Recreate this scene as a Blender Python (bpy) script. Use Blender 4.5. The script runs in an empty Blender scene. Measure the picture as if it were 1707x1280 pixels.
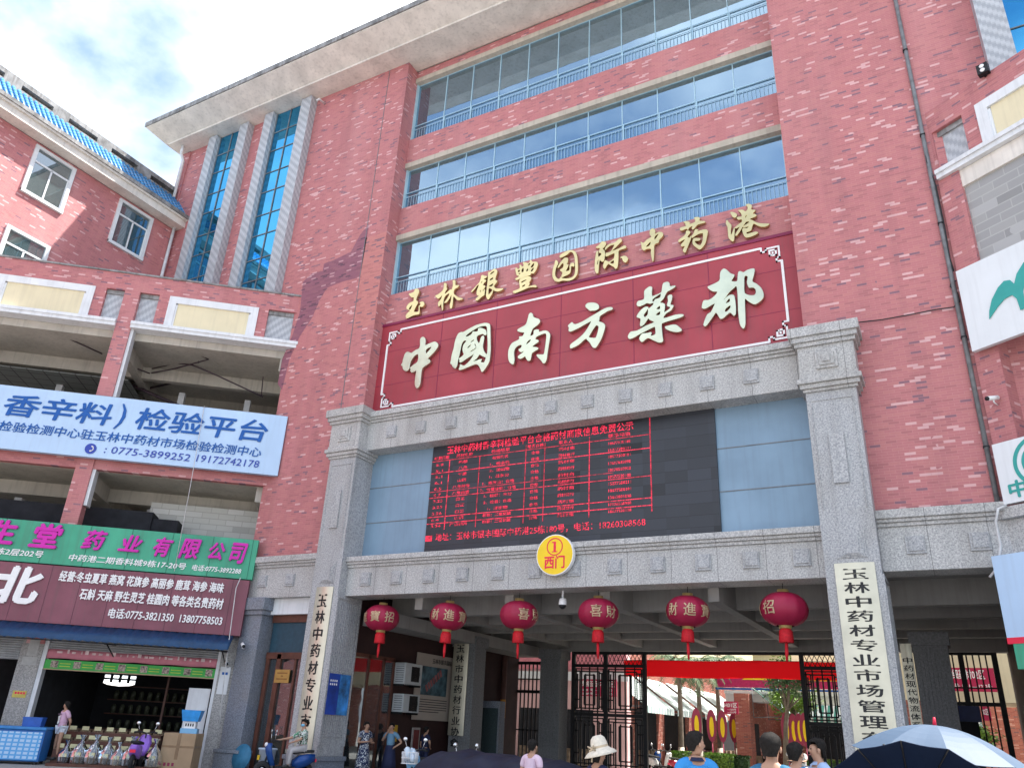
import bpy, bmesh, math, random
from mathutils import Vector, Matrix
random.seed(7)
C = bpy.context.scene
COL = C.collection
R = math.radians
PI = math.pi
# ---------------------------------------------------------------- camera, sky, sun, exposure
FPX, YAW, PITCH, ROLL, EYE = 1309.45, 0.51537, 0.41167, 0.052068, 1.65
_f0 = Vector((-math.sin(YAW), math.cos(YAW), 0)); _r = Vector((math.cos(YAW), math.sin(YAW), 0)); _u = Vector((0, 0, 1))
FWD = _f0 * math.cos(PITCH) + _u * math.sin(PITCH); _up = _u * math.cos(PITCH) - _f0 * math.sin(PITCH)
RGT = _r * math.cos(ROLL) + _up * math.sin(ROLL); UP = _up * math.cos(ROLL) - _r * math.sin(ROLL)
cam = bpy.data.cameras.new('camera'); camo = bpy.data.objects.new('camera', cam); COL.objects.link(camo)
camo.matrix_world = Matrix(((RGT.x, UP.x, -FWD.x, 0), (RGT.y, UP.y, -FWD.y, 0), (RGT.z, UP.z, -FWD.z, EYE), (0, 0, 0, 1)))
cam.sensor_width = 36; cam.lens = 36 * FPX / 1707; cam.clip_end = 2000; cam.clip_start = .05
C.camera = camo
def at(u, v, Y):
    d = RGT * ((u - 853.5) / FPX) - UP * ((v - 640) / FPX) + FWD
    d = d * (Y / d.y); return Vector((d.x, d.y, d.z + EYE))
SUN = Vector((.42, .33, 1)).normalized()
W = bpy.data.worlds.new('World'); C.world = W; W.use_nodes = True
n = W.node_tree.nodes; l = W.node_tree.links; n.clear()
out = n.new('ShaderNodeOutputWorld'); bg = n.new('ShaderNodeBackground'); sky = n.new('ShaderNodeTexSky')
sky.sky_type = 'NISHITA'; sky.sun_disc = False; sky.sun_elevation = math.asin(SUN.z); sky.sun_rotation = math.atan2(SUN.x, SUN.y)
sky.dust_density = 2.0; sky.air_density = 1.0
tc = n.new('ShaderNodeTexCoord'); mp = n.new('ShaderNodeMapping'); mp.inputs['Location'].default_value = (.35, .2, .1)
mp.inputs['Scale'].default_value = (1, 1, 1.6)
nz = n.new('ShaderNodeTexNoise'); nz.inputs['Scale'].default_value = 2.3; nz.inputs['Detail'].default_value = 9; nz.inputs['Roughness'].default_value = .52
rp = n.new('ShaderNodeValToRGB'); rp.color_ramp.elements[0].position = .42; rp.color_ramp.elements[1].position = .60
mx = n.new('ShaderNodeMixRGB'); mx.inputs[2].default_value = (7.6, 7.9, 8.3, 1)
nz2 = n.new('ShaderNodeTexNoise'); nz2.inputs['Scale'].default_value = 5; nz2.inputs['Detail'].default_value = 6
l.new(tc.outputs['Generated'], mp.inputs[0]); l.new(mp.outputs[0], nz.inputs[0]); l.new(nz.outputs[0], rp.inputs[0]); l.new(rp.outputs[0], mx.inputs[0])
pl_ = n.new('ShaderNodeMixRGB'); pl_.inputs[0].default_value = .42; pl_.inputs[2].default_value = (2.7, 3.8, 5.7, 1); l.new(sky.outputs[0], pl_.inputs[1]); l.new(pl_.outputs[0], mx.inputs[1]); l.new(mx.outputs[0], bg.inputs[0]); l.new(bg.outputs[0], out.inputs[0]); bg.inputs[1].default_value = .12
sl = bpy.data.lights.new('sun', 'SUN'); sl.energy = 5.0; sl.angle = R(.6); sl.color = (1, .95, .87)
so = bpy.data.objects.new('sun', sl); COL.objects.link(so); so.rotation_euler = SUN.to_track_quat('Z', 'Y').to_euler()
C.view_settings.view_transform = 'Standard'; C.view_settings.look = 'None'; C.view_settings.exposure = 1.28; C.view_settings.gamma = 1
try:
    C.cycles.max_bounces = 8; C.cycles.diffuse_bounces = 4; C.cycles.transparent_max_bounces = 12; C.cycles.use_denoising = True
except Exception: pass
# ---------------------------------------------------------------- materials
class NT:
    def __init__(s, name):
        s.m = bpy.data.materials.new(name); s.m.use_nodes = True; s.t = s.m.node_tree; s.n = s.t.nodes
        s.b = s.n['Principled BSDF']
    def N(s, k, **kw):
        o = s.n.new('ShaderNode' + k)
        for a, v in kw.items(): setattr(o, a, v)
        return o
    def S(s, sock, v):
        if isinstance(v, bpy.types.NodeSocket): s.t.links.new(v, sock)
        else: sock.default_value = v
    def M(s, op, a, b=0., c=None):
        o = s.N('Math', operation=op); s.S(o.inputs[0], a); s.S(o.inputs[1], b)
        if c is not None: s.S(o.inputs[2], c)
        return o.outputs[0]
    def mix(s, f, a, b, mode='MIX'):
        o = s.N('MixRGB', blend_type=mode); s.S(o.inputs[0], f); s.S(o.inputs[1], a if not isinstance(a, tuple) else (*a[:3], 1)); s.S(o.inputs[2], b if not isinstance(b, tuple) else (*b[:3], 1)); return o.outputs[0]
    def noise(s, sc, det=4, vec=None, rough=.55):
        o = s.N('TexNoise'); o.inputs['Scale'].default_value = sc; o.inputs['Detail'].default_value = det; o.inputs['Roughness'].default_value = rough
        s.S(o.inputs['Vector'], vec if vec is not None else s.obj()); return o.outputs[0]
    def obj(s):
        if not hasattr(s, '_tc'): s._tc = s.N('TexCoord')
        return s._tc.outputs['Object']
    def nrm(s): s.obj(); return s._tc.outputs['Normal']
    def xyz(s, v=None):
        o = s.N('SeparateXYZ'); s.S(o.inputs[0], v if v is not None else s.obj()); return o.outputs
    def ramp(s, f, pts, interp='LINEAR'):
        o = s.N('ValToRGB'); cr = o.color_ramp; cr.interpolation = interp
        while len(cr.elements) < len(pts): cr.elements.new(.5)
        for e, (p, c) in zip(cr.elements, pts): e.position = p; e.color = (*c[:3], 1) if isinstance(c, tuple) else (c, c, c, 1)
        s.S(o.inputs[0], f); return o.outputs[0]
    def bump(s, h, st=.3, d=.02):
        o = s.N('Bump'); o.inputs['Strength'].default_value = st; o.inputs['Distance'].default_value = d; s.S(o.inputs['Height'], h); s.S(s.b.inputs['Normal'], o.outputs[0])
    def fin(s, col, rough=.6, metal=0., spec=.4):
        s.S(s.b.inputs['Base Color'], (*col[:3], 1) if isinstance(col, tuple) else col); s.S(s.b.inputs['Roughness'], rough); s.S(s.b.inputs['Metallic'], metal)
        s.b.inputs['Specular IOR Level'].default_value = spec; return s.m
def mat(name, c, rough=.6, metal=0., ns=6., amt=.18, spec=.4, bump=0., streak=0.):
    s = NT(name); f = s.noise(ns, 5)
    lo = tuple(x * (1 - amt) for x in c); hi = tuple(min(1, x * (1 + amt)) for x in c)
    col = s.ramp(f, [(.3, lo), (.7, hi)])
    if streak:
        v = s.N('Mapping'); s.S(v.inputs[0], s.obj()); v.inputs['Scale'].default_value = (5, 5, .25)
        st = s.noise(1.6, 6, v.outputs[0]); col = s.mix(s.ramp(st, [(.5, 0.), (.75, streak)]), col, (.09, .08, .075))
    if bump: s.bump(s.noise(ns * 6, 4), bump, .01)
    return s.fin(col, rough, metal, spec)
def emis(name, c, st):
    s = NT(name); s.b.inputs['Emission Color'].default_value = (*c, 1); s.b.inputs['Emission Strength'].default_value = st; return s.fin(c, .5)
def uvw(s):
    x, y, z = s.xyz(); nx = s.xyz(s.nrm())[0]
    k = s.M('GREATER_THAN', s.M('ABSOLUTE', nx), .7)
    u = s.M('ADD', s.M('MULTIPLY', x, s.M('SUBTRACT', 1., k)), s.M('MULTIPLY', y, k)); return u, z
def brick(name, base, alt, light, dark, mortar, bw=.245, bh=.068, pl=.925, pd=.05, rough=.72, soot=0.):
    s = NT(name); u, v = uvw(s)
    rv = s.M('DIVIDE', v, bh); row = s.M('FLOOR', rv); fv = s.M('FRACT', rv)
    uu = s.M('ADD', s.M('DIVIDE', u, bw), s.M('MULTIPLY', row, .5)); colm = s.M('FLOOR', uu); fu = s.M('FRACT', uu)
    cv = s.N('CombineXYZ'); s.S(cv.inputs[0], colm); s.S(cv.inputs[1], row)
    wn = s.N('TexWhiteNoise', noise_dimensions='2D'); s.S(wn.inputs['Vector'], cv.outputs[0])
    cl = s.noise(.9, 2)
    w = s.M('ADD', wn.outputs[0], s.M('MULTIPLY', s.M('SUBTRACT', cl, .5), .06))
    br = s.ramp(w, [(0., dark), (pd, base), (.35, alt), (.6, base), (.8, tuple(b * .86 for b in base)), (pl, light)], 'CONSTANT')
    big = s.noise(.35, 5); br = s.mix(s.ramp(big, [(.3, 0.), (.8, .35)]), br, tuple(b * .72 for b in base))
    mort = s.M('MAXIMUM', s.M('LESS_THAN', fu, .035), s.M('LESS_THAN', fv, .13))
    col = s.mix(s.M('MULTIPLY', mort, .75), br, mortar)
    if soot:
        mv = s.N('Mapping'); s.S(mv.inputs[0], s.obj()); mv.inputs['Scale'].default_value = (1.1, 1.1, .09)
        col = s.mix(s.ramp(s.noise(1.5, 6, mv.outputs[0]), [(.48, 0.), (.8, soot)]), col, (.16, .075, .085))
        col = s.mix(s.ramp(s.noise(.5, 5, mv.outputs[0]), [(.5, 0.), (.85, soot)]), col, (.62, .36, .36))
    s.bump(s.M('SUBTRACT', 1., mort), .35, .006)
    return s.fin(col, rough, 0., .35)
BR = brick('red_brick_tile', (.475, .175, .182), (.50, .195, .19), (.68, .41, .41), (.22, .12, .155), (.53, .25, .25), pl=.945, pd=.04, soot=.3)
BRP = brick('pale_brick_tile', (.50, .19, .18), (.53, .21, .19), (.56, .24, .22), (.20, .12, .15), (.50, .23, .21), pl=.99, pd=.06)
BRD = brick('shadow_brick_tile', (.27, .105, .145), (.30, .12, .15), (.52, .30, .33), (.12, .06, .09), (.26, .12, .15))  # wall brick with shade mixed into its colours, for the painted shadow
BRC = brick('courtyard_brick', (.33, .10, .075), (.38, .13, .09), (.50, .27, .22), (.16, .08, .08), (.40, .26, .22))
GRB = brick('grey_block', (.33, .33, .33), (.36, .36, .355), (.42, .42, .42), (.27, .27, .27), (.44, .44, .43), bw=.62, bh=.24, pl=.9)
WHB = brick('white_block', (.55, .55, .52), (.60, .60, .58), (.64, .64, .62), (.42, .42, .40), (.36, .35, .33), bw=.6, bh=.22, pl=.9)
def granite(name, a, b, joint=1.19):
    s = NT(name); f = s.noise(26, 3, rough=.75); f2 = s.noise(.8, 4)
    vo = s.N('TexVoronoi'); vo.inputs['Scale'].default_value = 42; s.S(vo.inputs['Vector'], s.obj())
    c = s.ramp(f, [(.36, a), (.5, tuple((x + y) / 2 for x, y in zip(a, b))), (.64, b)])
    c = s.mix(s.ramp(vo.outputs['Distance'], [(.08, .55), (.22, 0.)]), c, (.07, .07, .075))
    mv = s.N('Mapping'); s.S(mv.inputs[0], s.obj()); mv.inputs['Scale'].default_value = (2.2, 2.2, .16)
    c = s.mix(s.ramp(f2, [(.45, 0.), (.75, .35)]), c, (.26, .235, .20)); c = s.mix(s.ramp(s.noise(1.3, 6, mv.outputs[0]), [(.5, 0.), (.78, .42)]), c, (.17, .165, .16))
    if joint:
        u, v = uvw(s); j = s.M('LESS_THAN', s.M('FRACT', s.M('DIVIDE', u, joint)), .013)
        c = s.mix(s.M('MULTIPLY', j, .8), c, (.12, .12, .12))
    return s.fin(c, .55, 0., .45)
GR = granite('grey_granite', (.25, .25, .255), (.60, .59, .57))
GRP = granite('grey_granite_shaft', (.22, .23, .25), (.52, .52, .52), 0)
GRD = granite('dark_granite', (.10, .12, .16), (.26, .29, .34), 0)
def glass(name, tint, refl=.3, dens=.6, gc=(.85, .93, 1)):
    s = NT(name); o = s.n['Material Output']
    lw = s.N('LayerWeight'); lw.inputs['Blend'].default_value = .35
    f = s.M('ADD', s.M('MULTIPLY', lw.outputs['Fresnel'], 1. - refl), refl)
    gl = s.N('BsdfGlossy'); gl.inputs['Roughness'].default_value = .02; gl.inputs['Color'].default_value = (*gc, 1)
    nb = s.N('Bump'); nb.inputs['Strength'].default_value = .05; nb.inputs['Distance'].default_value = .05; s.S(nb.inputs['Height'], s.noise(.8, 2)); s.S(gl.inputs['Normal'], nb.outputs[0])
    tr = s.N('BsdfTransparent'); tr.inputs['Color'].default_value = (*tint, 1)
    df = s.N('BsdfDiffuse'); df.inputs['Color'].default_value = (*[t * .35 for t in tint], 1)
    m0 = s.N('MixShader'); m0.inputs[0].default_value = dens; s.t.links.new(tr.outputs[0], m0.inputs[1]); s.t.links.new(df.outputs[0], m0.inputs[2])
    m1 = s.N('MixShader'); s.S(m1.inputs[0], f); s.t.links.new(m0.outputs[0], m1.inputs[1]); s.t.links.new(gl.outputs[0], m1.inputs[2]); s.t.links.new(m1.outputs[0], o.inputs[0]); return s.m
GL = glass('band_glass', (.30, .52, .62), .44, .45, (.56, .74, .90))
GLS = glass('strip_glass', (.05, .30, .45), .60, .9, (.10, .46, .80))
GLW = glass('window_glass', (.25, .38, .40), .22, .6)
GLSHOP = glass('shop_glass', (.5, .55, .55), .12, .15)
def tilewave():
    s = NT('grey_wave_tile'); u, v = uvw(s)
    a = s.M('ADD', u, s.M('MULTIPLY', v, 1.0)); row = s.M('FLOOR', s.M('DIVIDE', v, .06))
    w = s.M('SINE', s.M('MULTIPLY', s.M('ADD', s.M('MULTIPLY', s.M('FLOOR', s.M('DIVIDE', u, .10)), .10), s.M('MULTIPLY', row, .06)), 17.))
    c = s.ramp(s.M('ADD', s.M('MULTIPLY', w, .5), .5), [(.1, (.33, .35, .38)), (.5, (.40, .42, .45)), (.9, (.48, .50, .53))])
    c = s.mix(s.ramp(s.noise(2, 4), [(.4, 0.), (.8, .3)]), c, (.22, .22, .22)); s.bump(w, .25, .01); return s.fin(c, .45)
GT = tilewave()
def corr(name, c, per=.09, ax=0, rough=.45, c2=None):
    s = NT(name); x = s.xyz()[ax]; f = s.M('FRACT', s.M('DIVIDE', x, per))
    if c2: col = s.mix(s.M('GREATER_THAN', f, .5), c, c2)
    else: col = s.ramp(s.noise(3, 4), [(.3, tuple(v * .8 for v in c)), (.7, tuple(v * 1.15 for v in c))])
    if not c2: s.bump(s.M('SINE', s.M('MULTIPLY', x, 2 * PI / per)), .8, .02)
    return s.fin(col, rough)
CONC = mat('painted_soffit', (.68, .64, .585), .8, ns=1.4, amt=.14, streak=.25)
FASC = mat('stained_fascia', (.24, .24, .24), .85, ns=2.2, amt=.5, streak=.9)
LINT = mat('beige_lintel', (.46, .41, .34), .8, ns=2, amt=.12, streak=.3)
CREAM = mat('cream_render', (.72, .64, .44), .8, ns=1.2, amt=.06, streak=.12)
WHT = mat('white_render', (.70, .72, .74), .7, ns=2, amt=.08, streak=.2)
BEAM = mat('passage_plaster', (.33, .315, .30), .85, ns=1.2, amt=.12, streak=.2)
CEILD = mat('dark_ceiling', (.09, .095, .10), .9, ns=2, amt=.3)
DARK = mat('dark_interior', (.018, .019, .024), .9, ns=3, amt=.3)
FRAME = mat('white_window_frame', (.66, .68, .70), .5, ns=4, amt=.06)
BLUEM = mat('pale_blue_metal', (.34, .52, .64), .4, .2, ns=3, amt=.08)
MULL = mat('pale_blue_mullion', (.42, .60, .68), .45, .2, ns=5, amt=.08)
BPAN = mat('blue_grey_panel', (.20, .30, .40), .5, .1, ns=.8, amt=.10, streak=.15)
IRON = mat('black_iron', (.014, .014, .016), .5, .3, ns=10, amt=.3)
PIPE = mat('white_pipe', (.66, .68, .70), .5, ns=5, amt=.1)
PIPED = mat('grey_pipe', (.16, .17, .18), .5, ns=5, amt=.3)
SPRK = mat('dark_red_pipe', (.05, .03, .04), .5, ns=5, amt=.2)
CABLE = mat('black_cable', (.02, .02, .022), .6, ns=9, amt=.2)
WIRE = mat('pale_wire', (.55, .55, .55), .6)
def gold(name, c, rough):
    s = NT(name); x, y, z = s.xyz()
    f = s.noise(1.6, 3); s.bump(f, .25, .06); return s.fin(s.ramp(f, [(.35, c), (.65, tuple(min(1, v * 1.15) for v in c))]), rough, 1., .5)
GOLD = gold('gold_letter', (.50, .52, .40), .32)
GOLD2 = gold('gold_brass', (.56, .47, .25), .30)
GEDGE = mat('gold_letter_edge', (.45, .32, .10), .4, .8)
BRASS = mat('brushed_brass_plate', (.58, .55, .44), .34, .55, ns=1.3, amt=.14)
SRED = mat('sign_red', (.34, .042, .058), .42, ns=.7, amt=.14, streak=.2)
SREDD = mat('sign_red_rim', (.20, .012, .06), .5, ns=2, amt=.1)
WPAINT = mat('white_paint', (.80, .80, .80), .5, ns=5, amt=.04)
BLK = mat('black_paint', (.012, .012, .014), .45, ns=8, amt=.2)
YEL = mat('yellow_sign', (.85, .58, .01), .45, ns=3, amt=.06)
RED = mat('red_paint', (.75, .02, .06), .5, ns=4, amt=.06)
SIGNB = mat('pale_blue_sign', (.44, .60, .80), .45, ns=.8, amt=.06, streak=.08, bump=.3)
SIGNW = mat('white_sign', (.72, .75, .77), .4, ns=.8, amt=.05, streak=.08)
BLUET = mat('blue_lettering', (.004, .09, .36), .5, ns=4, amt=.06)
NAVYT = mat('navy_lettering', (.03, .06, .36), .5, ns=4, amt=.06)
GREENS = mat('green_sign', (.05, .33, .20), .5, ns=.7, amt=.18, streak=.3, bump=.3)
MAG = mat('magenta_lettering', (.55, .01, .36), .45, ns=3, amt=.1)
MAR = mat('maroon_sign', (.20, .065, .09), .55, ns=.8, amt=.2, streak=.35, bump=.3)
TEAL = mat('teal_logo', (.03, .33, .30), .45, ns=4, amt=.05)
LEDOFF = None
def ledmat():
    s = NT('led_panel'); u, v = uvw(s)
    cu = s.M('FLOOR', s.M('DIVIDE', u, .64)); cvv = s.M('FLOOR', s.M('DIVIDE', v, .32)); c = s.N('CombineXYZ'); s.S(c.inputs[0], cu); s.S(c.inputs[1], cvv)
    w = s.N('TexWhiteNoise', noise_dimensions='2D'); s.S(w.inputs['Vector'], c.outputs[0])
    col = s.ramp(w.outputs[0], [(0., (.004, .005, .008)), (.05, (.022, .024, .03)), (1., (.034, .038, .05))])
    j = s.M('LESS_THAN', s.M('FRACT', s.M('DIVIDE', v, .32)), .05); col = s.mix(s.M('MULTIPLY', j, .6), col, (.005, .005, .008)); return s.fin(col, .42)
LED = ledmat()
def ledred(name, st, thin=.42):
    s = NT(name); f = s.noise(9, 3); u, v = uvw(s)
    d = s.M('MULTIPLY', s.M('GREATER_THAN', s.M('FRACT', s.M('DIVIDE', u, .05)), .22), s.M('GREATER_THAN', s.M('FRACT', s.M('DIVIDE', v, .05)), .22))
    s.b.inputs['Emission Color'].default_value = (1, .03, .09, 1); s.S(s.b.inputs['Emission Strength'], s.M('MULTIPLY', s.M('MULTIPLY', d, s.ramp(f, [(.36, .12), (thin + .1, 1.)])), st)); return s.fin((.25, .01, .02), .5)
LEDR = ledred('led_red', .75)
PAVE = None
def ground():
    s = NT('plaza_concrete'); x, y, z = s.xyz(); f = s.noise(.5, 6); f2 = s.noise(8, 4)
    c = s.ramp(f, [(.3, (.27, .26, .245)), (.7, (.37, .36, .335))]); c = s.mix(s.ramp(f2, [(.4, 0.), (.8, .3)]), c, (.2, .195, .185))
    j = s.M('MAXIMUM', s.M('LESS_THAN', s.M('FRACT', s.M('DIVIDE', x, .8)), .012), s.M('LESS_THAN', s.M('FRACT', s.M('DIVIDE', y, .8)), .012)); c = s.mix(s.M('MULTIPLY', j, .5), c, (.12, .12, .11)); s.bump(f2, .2, .01); return s.fin(c, .8)
GRND = ground()
# ---------------------------------------------------------------- mesh helpers
class MB:
    def __init__(s): s.v = []; s.f = []; s.sm = []
    def add(s, vs, fs, smooth=False):
        b = len(s.v); s.v += [Vector(v) for v in vs]; s.f += [tuple(i + b for i in f) for f in fs]; s.sm += [smooth] * len(fs); return s
    def box(s, x0, x1, y0, y1, z0, z1):
        x0, x1 = sorted((x0, x1)); y0, y1 = sorted((y0, y1)); z0, z1 = sorted((z0, z1))
        return s.add([(x0, y0, z0), (x1, y0, z0), (x1, y1, z0), (x0, y1, z0), (x0, y0, z1), (x1, y0, z1), (x1, y1, z1), (x0, y1, z1)],
                     [(0, 3, 2, 1), (4, 5, 6, 7), (0, 1, 5, 4), (1, 2, 6, 5), (2, 3, 7, 6), (3, 0, 4, 7)])
    def rbox(s, c, size, r=0., taper=1.):
        c = Vector(c); sx, sy, sz = [v / 2 for v in size]; m = Matrix.Rotation(r, 3, 'Z') if not isinstance(r, Matrix) else r
        vs = []
        for z, k in ((-sz, 1), (sz, taper)):
            for x, y in ((-sx, -sy), (sx, -sy), (sx, sy), (-sx, sy)): vs.append(c + m @ Vector((x * k, y * k, z)))
        return s.add(vs, [(0, 3, 2, 1), (4, 5, 6, 7), (0, 1, 5, 4), (1, 2, 6, 5), (2, 3, 7, 6), (3, 0, 4, 7)])
    def prism(s, poly, d):
        d = Vector(d); n = len(poly); vs = [Vector(p) for p in poly] + [Vector(p) + d for p in poly]
        return s.add(vs, [tuple(range(n))[::-1], tuple(range(n, 2 * n))] + [(i, (i + 1) % n, (i + 1) % n + n, i + n) for i in range(n)])
    def tube(s, pts, r, n=8, cap=True):
        pts = [Vector(p) for p in pts]; rs = r if isinstance(r, (list, tuple)) else [r] * len(pts); vs = []; pv = None
        for i, p in enumerate(pts):
            t = (pts[min(i + 1, len(pts) - 1)] - pts[max(i - 1, 0)]).normalized()
            a = pv if pv is not None else (Vector((0, 0, 1)) if abs(t.z) < .9 else Vector((1, 0, 0)))
            a = (a - t * a.dot(t)).normalized(); b = t.cross(a); pv = a
            vs += [p + (a * math.cos(2 * PI * k / n) + b * math.sin(2 * PI * k / n)) * rs[i] for k in range(n)]
        fs = [(i * n + k, i * n + (k + 1) % n, (i + 1) * n + (k + 1) % n, (i + 1) * n + k) for i in range(len(pts) - 1) for k in range(n)]
        if cap: fs += [tuple(range(n))[::-1], tuple(range((len(pts) - 1) * n, len(pts) * n))]
        return s.add(vs, fs, True)
    def lathe(s, prof, n=20, c=(0, 0, 0), wob=None):
        c = Vector(c); vs = []
        for r, z in prof:
            for k in range(n):
                a = 2 * PI * k / n; q = r * (wob(k, z) if wob else 1); vs.append(c + Vector((q * math.cos(a), q * math.sin(a), z)))
        fs = [(i * n + k, i * n + (k + 1) % n, (i + 1) * n + (k + 1) % n, (i + 1) * n + k) for i in range(len(prof) - 1) for k in range(n)]
        return s.add(vs, fs, True)
    def ball(s, c, r, n=12, m=8):
        c = Vector(c); r = Vector((r, r, r)) if not hasattr(r, '__len__') else Vector(r); vs = []
        for i in range(m + 1):
            t = PI * i / m
            for k in range(n):
                a = 2 * PI * k / n; vs.append(c + Vector((r.x * math.sin(t) * math.cos(a), r.y * math.sin(t) * math.sin(a), r.z * math.cos(t))))
        return s.add(vs, [(i * n + k, (i + 1) * n + k, (i + 1) * n + (k + 1) % n, i * n + (k + 1) % n) for i in range(m) for k in range(n)], True)
    def merge(s, o, mtx=None):
        b = len(s.v); s.v += [mtx @ v if mtx else v.copy() for v in o.v]; s.f += [tuple(i + b for i in f) for f in o.f]; s.sm += o.sm; return s
    def build(s, name, m, parent=None, bevel=0., recalc=True):
        me = bpy.data.meshes.new(name); off = Vector((0, 0, 0))
        me.from_pydata([tuple(v) for v in s.v], [], s.f); me.polygons.foreach_set('use_smooth', s.sm)
        if recalc:
            bm = bmesh.new(); bm.from_mesh(me); bmesh.ops.remove_doubles(bm, verts=bm.verts, dist=1e-5) if any(s.sm) else None
            bmesh.ops.recalc_face_normals(bm, faces=bm.faces); bm.to_mesh(me); bm.free()
        me.update(); o = bpy.data.objects.new(name, me); COL.objects.link(o)
        for q in (m if isinstance(m, (list, tuple)) else [m]): me.materials.append(q)
        if parent: o.parent = parent
        if bevel:
            b = o.modifiers.new('bevel', 'BEVEL'); b.width = bevel; b.segments = 2; b.limit_method = 'ANGLE'
        return o
def B(x0, x1, y0, y1, z0, z1): return MB().box(x0, x1, y0, y1, z0, z1)
def tag(o, label, cat, group=None, kind=None):
    if label: o['label'] = label
    if cat: o['category'] = cat
    if group: o['group'] = group
    if kind: o['kind'] = kind
    return o
def thing(name, label, cat, loc=(0, 0, 0), rz=0., group=None):
    o = bpy.data.objects.new(name, None); COL.objects.link(o); o.location = loc; o.rotation_euler = (0, 0, rz); o.empty_display_size = .2
    return tag(o, label, cat, group)
def dup(o, loc, rz=None, label=None, parent=None):
    c = o.copy(); COL.objects.link(c)
    if parent: c.parent = parent
    else:
        c.location = loc
        if rz is not None: c.rotation_euler = (0, 0, rz)
    if label: c['label'] = label
    for ch in list(o.children): dup(ch, None, None, None, c)
    return c
_TX = {}
def glyphs(body, bold=0., ext=.01, sp=1., shear=0.):
    k = (body, bold, ext, sp, shear)
    if k in _TX: return _TX[k]
    c = bpy.data.curves.new('lettering', 'FONT'); c.body = body; c.extrude = 0; c.offset = bold; c.space_character = sp; c.shear = shear; c.resolution_u = 2
    o = bpy.data.objects.new('lettering', c); COL.objects.link(o); dg = bpy.context.evaluated_depsgraph_get(); dg.update()
    me = bpy.data.meshes.new_from_object(o.evaluated_get(dg)); bm = bmesh.new(); bm.from_mesh(me)
    bmesh.ops.remove_doubles(bm, verts=bm.verts, dist=1e-5)
    vs = [v.co.copy() for v in bm.verts]; fs = [tuple(v.index for v in f.verts) for f in bm.faces]; es = [(e.verts[0].index, e.verts[1].index) for e in bm.edges if len(e.link_faces) == 1]
    bm.free(); bpy.data.objects.remove(o); bpy.data.curves.remove(c); bpy.data.meshes.remove(me); _TX[k] = (vs, fs, es); return _TX[k]
def put_text(mb, body, org, xd, yd, w, h=None, bold=0., ext=.012, sp=1., shear=0., warp=None):
    """lettering with its lower-left corner at org, w metres wide (and h high) along xd/yd, standing ext proud"""
    vs, fs, es = glyphs(body, 0., 0., sp, shear)
    if not vs: return mb
    xs = [v.x for v in vs]; ys = [v.y for v in vs]; x0, x1, y0, y1 = min(xs), max(xs), min(ys), max(ys)
    kx = w / (x1 - x0); ky = (h / (y1 - y0)) if h else kx; bw_ = bold * .75
    xd = Vector(xd).normalized(); yd = Vector(yd).normalized(); nd = xd.cross(yd); org = Vector(org); n = len(vs)
    for q, (sx_, sy_) in enumerate(((0, 0), (bw_, 0), (-bw_, 0), (0, bw_), (0, -bw_)) if bold else ((0, 0),)):
        P = []
        for e in (ext - .0006 * q, 0.):
            for v in vs: P.append(org + xd * ((v.x - x0 + sx_) * kx) + yd * ((v.y - y0 + sy_) * ky) + nd * e)
        mb.add(P, list(fs) + [(a, b, b + n, a + n) for a, b in es])
    return mb
def spline(pts, k=3):
    n = len(pts); o = []
    for i in range(n):
        p0, p1, p2, p3 = (Vector(pts[(i + j - 1) % n]) for j in range(4))
        for q in range(k):
            t = q / k; o.append(.5 * ((2 * p1) + (p2 - p0) * t + (2 * p0 - 5 * p1 + 4 * p2 - p3) * t * t + (3 * p1 - p0 - 3 * p2 + p3) * t ** 3))
    return o
def relief(name, data, Y, depth, m, parent, org):
    """a metal character cut out along its brush outline"""
    cu = bpy.data.curves.new(name, 'CURVE'); cu.dimensions = '2D'; cu.fill_mode = 'BOTH'; cu.extrude = depth / 2; cu.bevel_depth = .012; cu.bevel_resolution = 1
    for c in data.split('|'):
        pts = [tuple(int(q) / 1000 for q in p.split(',')) for p in c.split()]; pts = spline([(a, b, 0) for a, b in pts], 3)
        sp = cu.splines.new('POLY'); sp.points.add(len(pts) - 1); sp.use_cyclic_u = True
        for q, p in zip(sp.points, pts): q.co = (p[0] - org.x, p[1] - org.z, 0, 1)
    o = bpy.data.objects.new(name, cu); COL.objects.link(o); dg = bpy.context.evaluated_depsgraph_get(); dg.update()
    me = bpy.data.meshes.new_from_object(o.evaluated_get(dg)); bpy.data.objects.remove(o); bpy.data.curves.remove(cu)
    for v in me.vertices: v.co = Vector((v.co.x, Y - org.y - v.co.z, v.co.y))
    me.materials.clear(); me.materials.append(m); me.name = name
    o = bpy.data.objects.new(name, me); COL.objects.link(o); o.parent = parent; return o
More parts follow.
